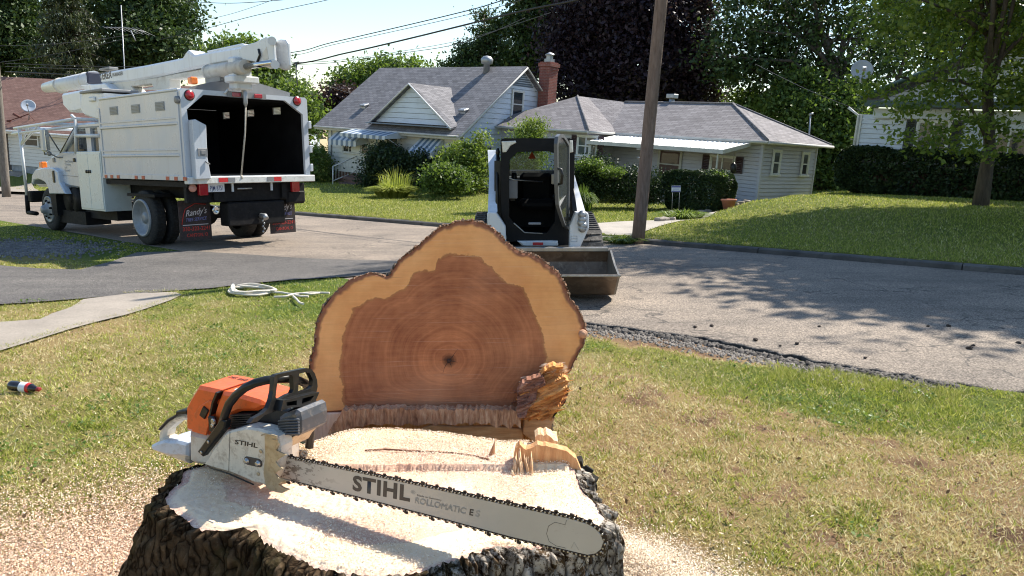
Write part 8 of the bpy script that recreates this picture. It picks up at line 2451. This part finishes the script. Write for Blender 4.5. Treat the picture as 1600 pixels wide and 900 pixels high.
# arms: slanting members each side
for nm, top, low in (('l', [k5(45, 150, .5), k5(105, 150, .5), k5(108, 330, .2), k5(122, 590, -.25), k5(55, 595, -.25), k5(60, 340, .2)], [k5(50, 600, -.35), k5(62, 590, -.35), k5(115, 592, -.35), k5(180, 690, -.35), k5(185, 800, -.35), k5(60, 800, -.35)]),
                     ('r', [k6(205, 260, .5), k6(218, 270, .45), k6(292, 590, -.25), k6(235, 595, -.25), k6(205, 400, .2)], [k6(220, 590, -.35), k6(290, 585, -.35), k6(308, 596, -.35), k6(314, 620, -.35), k6(314, 700, -.35), k6(285, 765, -.35), k6(240, 862, -.35), k6(178, 864, -.35), k6(180, 690, -.35)])):
    g = MB()
    # the arm runs back and up: sheared prism
    n = len(top); zs = [p[1] for p in top]; zmin, zmax = min(zs), max(zs)
    def yof(z): return -.25 + (z - zmin) / (zmax - zmin) * 1.25
    vs = []
    for w_ in (0, .16):
        for i, p in enumerate(top):
            y = yof(p[1])
            px_ = None
            vs.append(Vector((p[0] if nm == 'l' else p[0], y + w_, p[1])))
    g.add(vs, [list(range(n)), [n + i for i in reversed(range(n))]] + [[i, (i + 1) % n, n + (i + 1) % n, n + i] for i in range(n)])
    arm = g.build('lift_arm', M_LWH, sk)
    g = MB(); g.prism(low, -.40, -.22, bev=.012); g.build('arm_foot', M_LWH, arm)
g = MB()
for (x, y) in ((268, 608), (268, 640), (262, 665), (275, 685), (268, 705)):
    g.lathe(k63(x, y, -.40), (0, -1, 0), [(0, .05), (.03, .05), (.032, .035), (.06, .034), (.065, .02)], 12)
g.build('hydraulic_coupler', M_METAL, sk)
g = MB(); 
for i in range(7): g.tube([k63(188 + i * 2, 380, .1), k63(196 + i * 3, 480, .0), k63(205 + i * 4, 590, -.2)], .010, 5)
g.box(k63(185, 575, .0), (.06, .1, .22)); g.box(k63(190, 280, .1), (.08, .1, .5)); g.build('hydraulic_hoses', M_BLACK, sk)
g = MB()
for y in (170, 215, 260, 300, 350): g.lathe(k53(125, y, .3), (0, 0, 1), [(-.06, .012), (0, .03), (.05, .015)], 8)
g.tube([k53(122, 150, .35), k53(120, 560, -.1)], .02, 6); g.box(k53(125, 480, .3), (.08, .3, .9)); g.build('side_tubing', M_BLACK, sk)
g = MB(); q0 = k6(190, 760, -.405); q1 = k6(232, 800, -.405)
for (a, c) in (((q0[0], q0[1]), (q1[0], q0[1])), ((q1[0], q0[1]), (q1[0], q1[1])), ((q1[0], q1[1]), (q0[0], q1[1])), ((q0[0], q1[1]), (q0[0], q0[1])), ((q0[0], (q0[1] + q1[1]) / 2), (q1[0], (q0[1] + q1[1]) / 2))):
    g.tube([(a[0], -.402, a[1]), (c[0], -.402, c[1])], .0025, 4)
g.build('decal_lines', M_LGREY, sk)
# belly
g = MB(); g.prism([k5(262, 795, -.1), k5(500, 792, -.1), k6(98, 795, -.1), k6(102, 866, -.1), k5(340, 870, -.1), k5(300, 830, -.1)], -.12, .1, bev=.02); bl_ = g.build('front_belly', M_LWH, sk)
q = k53(407, 845, -.125); g = MB(); g.box(q, (.13, .004, .15)); wl = g.build('warning_label', plain('label_white', (.7, .7, .68), .4), bl_)
g = MB(); g.box(q + Vector((0, -.004, .055)), (.128, .003, .035)); g.build('label_header', M_REDR, wl)
g = MB()
for k in range(4): g.box(q + Vector((0, -.004, .02 - .025 * k)), (.10, .002, .006))
g.build('label_lines', M_LGREY, wl)
g = MB(); g.box((.0, 1.95, .95), (1.15, 1.2, .9), bev=.08); g.box((0, .5, .35), (.9, 1.9, .3)); g.build('machine_body', M_LBLK, sk)
g = MB(); g.box((0, .1, .30), (.7, .3, .35), bev=.04); g.build('front_axle', M_LBLK, sk)
# tracks
for sx in (-1, 1):
    cxk = sx * .66; g = MB(); pts = []
    cen = [(-.18, .36, .24), (1.5, .32, .30), (1.2, .72, .1)]
    # belt path in y, z
    path = []
    for k in range(9):
        t = math.radians(160 + k * 13.75); path.append((-.02 + .22 * math.cos(t), .235 + .22 * math.sin(t)))
    for k in range(9):
        t = math.radians(-90 + k * 15); path.append((1.75 + .26 * math.cos(t), .275 + .26 * math.sin(t)))
    path += [(1.45, .78), (1.1, .80), (.1, .64), (-.10, .50)]
    path = [(y, z) for y, z in path]
    n = len(path)
    tot = []
    for i in range(n):
        a = Vector(path[i]); c = Vector(path[(i + 1) % n]); L = (c - a).length
        m_ = max(1, int(L / .055))
        for j in range(m_): tot.append((a.lerp(c, j / m_), (c - a).normalized()))
    for i, (p, d) in enumerate(tot):
        ang = math.atan2(d.y, d.x)
        g.box((cxk, p.x, p.y), (.32, .062, .03), rot=(ang, 0, 0))
        nrm = Vector((d.y, -d.x))
        if i % 2 == 0:
            for h in (-1, 1): g.box((cxk + h * .075, p.x + nrm.x * .022 + (.012 * h), p.y + nrm.y * .022), (.14, .03, .028), rot=(ang, 0, .12 * h), bev=.004)
    tr_ = g.build('track', M_TRK, sk)
    g = MB()
    for (y, z, r_) in ((.0, .24, .18), (.45, .18, .12), (.85, .18, .12), (1.25, .18, .12), (1.75, .27, .2), (1.35, .62, .15)): g.cyl((cxk - .12, y, z), (cxk + .12, y, z), r_, 16)
    g.box((cxk, .85, .42), (.2, 1.5, .22)); g.build('track_rollers', M_LBLK, tr_)
# bucket
def kw(px, py, y): return K(px, py, y)
yl = -1.50; zl = K(940, 431, yl)[1]; xr_ = K(966, 431, yl)[0]; xl_ = -xr_ + .18
prof = [(yl, zl), (-1.42, zl - .06), (-1.2, .08), (-1.05, .04), (-.80, .07), (-.62, .20), (-.56, .36), (-.62, .56)]
zt_ = K(940, 392, -.62)[1]
prof[-1] = (-.62, zt_)
inner = [(y + (.0 if i in (0,) else .0), z) for i, (y, z) in enumerate(prof)]
g = MB()
th = .02
op = prof; ip = []
for i, (y, z) in enumerate(prof):
    a = Vector(prof[max(0, i - 1)]); c = Vector(prof[min(len(prof) - 1, i + 1)]); d = (c - a).normalized(); nn_ = Vector((-d.y, d.x))
    ip.append((y + nn_.x * th, z + nn_.y * th))
poly = op + ip[::-1]
n = len(poly)
vs = [Vector((x, y, z)) for x in (xl_, xr_) for (y, z) in poly]
fs = []
k = len(prof)
for i in range(k - 1):
    fs.append([i, i + 1, n + i + 1, n + i]); j = n - 1 - i; fs.append([j, j - 1, n + j - 1, n + j])
fs.append([0, n - 1, 2 * n - 1, n]); fs.append([k - 1, k, n + k, n + k - 1])
for s0 in (0, n):
    for i in range(k - 1): fs.append([s0 + i, s0 + i + 1, s0 + n - 2 - i, s0 + n - 1 - i])
g.add(vs, fs)
bkt = g.build('bucket', M_BKT, sk)
g = MB()
sp2 = [(yl, zl), (-1.42, zl - .06), (-1.2, .08), (-1.05, .04), (-.80, .07), (-.62, .20), (-.56, .36), (-.62, zt_), (-.78, zt_ + .03), (-1.15, zt_ - .09)]
g.prism(sp2, xr_, xr_ + .022, 'yz'); g.build('bucket_side', plain('bucket_plate', (.20, .185, .16), .4, .5, var=.3, scale=5), bkt)
g = MB(); g.prism(sp2, xl_ - .022, xl_, 'yz'); g.build('bucket_side', plain('bucket_plate', (.20, .185, .16), .4, .5), bkt)
g = MB(); g.box(((xl_ + xr_) / 2, yl - .0, zl), (xr_ - xl_ + .06, .03, .022), bev=.004); g.build('cutting_edge', M_BKTL, bkt)
g = MB(); g.box(((xl_ + xr_) / 2, -.62, zt_ + .02), (xr_ - xl_, .10, .05), bev=.008); g.build('top_rail', M_BKTL, bkt)
g = MB(); g.box((.0, -.45, .26), (1.0, .2, .3), bev=.03); g.build('quick_coupler', M_LBLK, sk)

# ------------------------------------------------------------------ poles and wires
PB = GR(995, 372, .1); pz = h1(PB.x, PB.y)
M_POLE = bark_mat('pole_wood', (.13, .085, .06), (.27, .19, .145), 9)
pole = thing('utility_pole', 'weathered brown wooden utility pole standing at the kerb beside the concrete drive', 'utility pole', Matrix.Translation((PB.x, PB.y, pz)))
b = MB(); up = TRUE_UP
b.tube([Vector((0, 0, -.2)) + up * (9.6 * k / 10) for k in range(11)], [.125 - .003 * k for k in range(11)], 20)
b.build('pole_shaft', M_POLE, pole)
b = MB(); p0 = up * 9.0; tx = Vector((.656, .755, 0)) ; b.box(p0 + Vector((0, 0, 0)), (2.0, .1, .12), rot=(0, 0, math.atan2(.755, .656))); b.build('cross_arm', M_POLE, pole)
b = MB()
def polept(px, py): return P(px, py, 14.72) - Vector((PB.x, PB.y, pz))
b.box(polept(1001, 233), (.16, .03, .03)); b.box(polept(1004, 227), (.06, .03, .03)); b.build('metal_band', M_BKTL, pole)
b = MB()
for px, py in ((998, 247), (1001, 262), (997, 268)): b.lathe(polept(px, py), (0, -1, 0), [(0, .025), (.01, .02)], 8)
b.build('pole_tag', M_BKTL, pole)
LB = P(9, 300, 32)
lz = h1(LB.x, LB.y)
lpole = thing('utility_pole', 'far grey utility pole at the left picture edge on the lawn', 'utility pole', Matrix.Translation((LB.x, LB.y, lz)))
b = MB(); b.tube([up * (9.0 * k / 8) - Vector((0, 0, .2)) for k in range(9)], [.17 - .006 * k for k in range(9)], 14); b.build('pole_shaft', bark_mat('pole_grey', (.12, .10, .08), (.24, .21, .18), 9), lpole)
b = MB(); b.box(up * 8.5, (1.8, .1, .12), rot=(0, 0, .6)); b.build('cross_arm', M_POLE, lpole)
M_WIRE = plain('wire_black', (.02, .02, .02), .6); M_WIREG = plain('wire_grey', (.09, .09, .095), .6)
def wire(label, pts, r, mat=None):
    """curve through picture points given with their distances"""
    w = [P(*p) for p in pts]
    out = []
    for i in range(len(w) - 1):
        p0 = w[max(0, i - 1)]; p1 = w[i]; p2 = w[i + 1]; p3 = w[min(len(w) - 1, i + 2)]
        for k in range(8):
            t = k / 8
            out.append(.5 * ((2 * p1) + (p2 - p0) * t + (2 * p0 - 5 * p1 + 4 * p2 - p3) * t * t + (3 * p1 - p0 - 3 * p2 + p3) * t ** 3))
    out.append(w[-1]); o = out[0].copy()
    mb = MB(); mb.tube([v - o for v in out], r, 5)
    ob = mb.build('overhead_wire', mat or M_WIRE, m=Matrix.Translation(o), fix=False)
    return tag(ob, label, 'wire', 'overhead wires along the street')
wire('thick black telephone cable sagging over the cape house roof', [(1048, -40, 14.8), (900, 0, 16.2), (812, 18, 17.2), (640, 60, 19.8), (540, 83, 21.8), (440, 102, 24), (200, 118, 27.5), (8, 112, 31.8)], .022)
wire('upper of the two parallel wires leaving the top edge above the cape house', [(1044, -85, 14.8), (790, -1, 17.5), (700, 24, 19), (520, 66, 22), (440, 84, 24), (220, 104, 27.5), (8, 99, 31.8)], .013)
wire('lower of the two parallel wires just above the thick black cable', [(1044, -75, 14.8), (805, 3, 17.5), (700, 30, 19), (520, 70, 22), (440, 89, 24), (220, 108, 27.5), (8, 104, 31.8)], .008, M_WIREG)
wire('thin wire running below the thick cable towards the bungalow trees', [(440, 101, 24), (520, 98, 23), (620, 84, 22), (700, 72, 21.4), (760, 54, 21), (820, 28, 20.5)], .009, M_WIREG)
wire('thin grey wire crossing just under the thick cable to the right', [(430, 98, 24), (520, 95, 23.4), (640, 78, 22.5), (740, 58, 22), (860, 20, 21)], .007, M_WIREG)
wire('highest wire crossing the top left sky', [(290, 2, 26), (360, 5, 25), (440, 0, 24), (520, -10, 23)], .010)
wire('middle wire in the top left sky rising to the right', [(300, 36, 26), (360, 22, 25), (415, 4, 24), (460, -14, 23)], .007, M_WIREG)
wire('lowest wire in the top left sky over the boom', [(250, 62, 27), (313, 47, 26), (400, 24, 25), (520, -2, 24), (600, -24, 23)], .010)
wire('slack drop wire slanting down beside the boom knuckle', [(432, 95, 24), (470, 112, 26), (505, 130, 28), (535, 142, 33), (560, 150, 38)], .006, M_WIREG)
wire('dark wire crossing in front of the left trees', [(-20, 100, 33), (40, 92, 31), (110, 80, 30), (190, 62, 28)], .012)
wire('thin pale wire low across the left trees', [(-20, 72, 33), (60, 70, 32), (150, 62, 30), (230, 50, 28)], .007, M_WIREG)
wire('service wire dropping to the right side of the bungalow', [(1180, 100, 30), (1240, 130, 27), (1290, 152, 25.5), (1352, 176, 24.3)], .008, M_WIREG)
sp_o = P(463, 104, 23.5)
b = MB(); q = lambda px, py: P(px, py, 23.5) - sp_o
b.tube([q(463, 98), q(463, 118), q(465, 134)], [.03, .012, .02], 6); b.tube([q(459, 99), q(467, 97)], .03, 6)
tag(b.build('cable_hanger', M_WIREG, m=Matrix.Translation(sp_o)), 'short grey hanger drooping from the thick cable right of the boom', 'cable hanger')
# television mast over the left trees
tb = P(190, 118, 46)
ta = thing('tv_antenna', 'old television antenna on a thin mast in front of the dark maple at left', 'antenna', Matrix.Translation((tb.x, tb.y, h1(tb.x, tb.y))))
tz = Vector((tb.x, tb.y, h1(tb.x, tb.y)))
b = MB(); b.tube([(0, 0, 0), P(189, 8, 46) - tz], .03, 6); b.build('mast', M_METAL, ta)
b = MB(); A = P(164, 43, 46) - tz; B_ = P(228, 50, 46) - tz; b.tube([A, P(195, 43, 46) - tz, B_], .022, 5); bo = b.build('boom', M_METAL, ta)
for k in range(9):
    c = A.lerp(B_, k / 8); L = .25 + .1 * k
    b = MB(); b.tube([c + Vector((-.25 * L, -.6 * L, .15 * L)), c + Vector((.25 * L, .6 * L, -.15 * L))], .012, 4); b.build('element', M_METAL, bo)
b = MB(); b.tube([P(204, 47, 46) - tz, P(212, 64, 46) - tz], .035, 5); b.build('bent_element', M_METAL, bo)

# ------------------------------------------------------------------ small things by the bungalow
c = P(1138, 327, 21.3); cz_ = h1(c.x, c.y)
pot = thing('flower_pot', 'large terracotta flower pot in front of the bungalow porch', 'flower pot', Matrix.Translation((c.x, c.y, cz_ - .02)))
b = MB(); b.lathe((0, 0, 0), (0, 0, 1), [(0, .13), (.28, .2), (.285, .225), (.335, .23), (.34, .21), (.30, .2)], 22); b.build('pot', plain('terracotta', (.40, .15, .09), .8, var=.15, scale=10, bmp=.3), pot)
b = MB(); b.lathe((0, 0, .29), (0, 0, 1), [(0, .19), (.01, .19)], 16); b.build('soil', M_CLOD, pot)
c = P(1056, 305, 21.2); cz_ = h1(c.x, c.y)
sg = thing('yard_sign', 'small white and blue yard sign on thin wire legs before the square hedge', 'sign', Matrix.Translation((c.x, c.y, cz_)))
hh_ = P(1056, 295, 21.2).z - cz_
b = MB(); b.box((0, 0, hh_), (.26, .012, .18)); s1 = b.build('sign_board', plain('sign_white', (.6, .62, .7), .4), sg)
b = MB(); b.box((0, -.008, hh_ + .06), (.25, .004, .045)); b.box((0, -.008, hh_ - .07), (.25, .004, .03)); b.build('sign_band', plain('sign_blue', (.08, .09, .3), .5), s1)
b = MB(); b.box((0, -.008, hh_ - .0), (.2, .004, .012)); b.box((0, -.008, hh_ - .028), (.16, .004, .01)); b.build('sign_lines', M_PBLU, s1)
b = MB()
for s in (-.1, .1): b.tube([(s, 0, hh_ - .05), (s, 0, -.05)], .006, 4)
b.build('sign_leg', M_METAL, sg)
M_STONE = plain('edging_stone', (.30, .26, .22), .9, var=.3, scale=8, bmp=.5, dirt=(.12, .1, .08), dirt_amt=.6)
r = np.random.default_rng(17)
STONE_L = ['grey edging stone leftmost of the curved row by the bungalow drive', 'grey edging stone second from the left in the curved row', 'grey edging stone third from the left in the curved row', 'grey edging stone fourth from the left in the curved row', 'grey edging stone in the row just left of the flower pot', 'grey edging stone in the row right under the flower pot', 'grey edging stone second from the right end of the row', 'grey edging stone at the right end of the row by the wall', 'loose stone nearest the utility pole at the drive end', 'middle one of the three loose stones at the drive end', 'loose stone nearest the weeds at the drive end']
for i, (px, py, zc) in enumerate([(1098, 333.5, 21.6), (1108, 331.5, 21.8), (1118, 330, 22), (1128, 328.5, 22.2), (1138, 327.5, 22.4), (1148, 326.5, 22.6), (1157, 325.5, 22.8), (1166, 324.5, 23), (1030, 356, 17.6), (1038, 353, 18), (1048, 352, 18.3)]):
    c = P(px, py, zc); z_ = max(c.z, h1(c.x, c.y))
    b = MB(); b.box((0, 0, .03), (.17, .22, .13), rot=(r.normal() * .06, r.normal() * .06, .9 + r.normal() * .15), bev=.02)
    o = b.build('edging_stone', M_STONE, m=Matrix.Translation((c.x, c.y, z_)))
    tag(o, STONE_L[i], 'stone', 'edging stones by the drive')
c = P(1146, 262, 25)
b = MB(); b.lathe((0, 0, -.2), (0, 0, 1), [(0, .05), (.08, .1), (.3, .1), (.38, .03)], 8); b.tube([(0, 0, .18), (0, 0, .5)], .008, 4)
tag(b.build('bird_feeder', M_BLACK, m=Matrix.Translation(c)), 'black bird feeder hanging under the right end of the porch roof', 'bird feeder')
b = MB(); c = P(1264, 214, 29); b.tube([(0, 0, -1.0), (0, 0, .85)], .03, 6); b.tube([(-.04, 0, .85), (.1, 0, .9)], .05, 6)
o = b.build('service_mast', M_METAL, m=Matrix.Translation(c)); tag(o, 'thin grey service mast rising behind the right slope of the bungalow roof', 'mast')
# ------------------------------------------------------------------ turn the whole place so that walls are upright
bpy.context.view_layer.update()
for o in list(SC.objects):
    if o.parent is None:
        o.matrix_world = TURN @ o.matrix_world
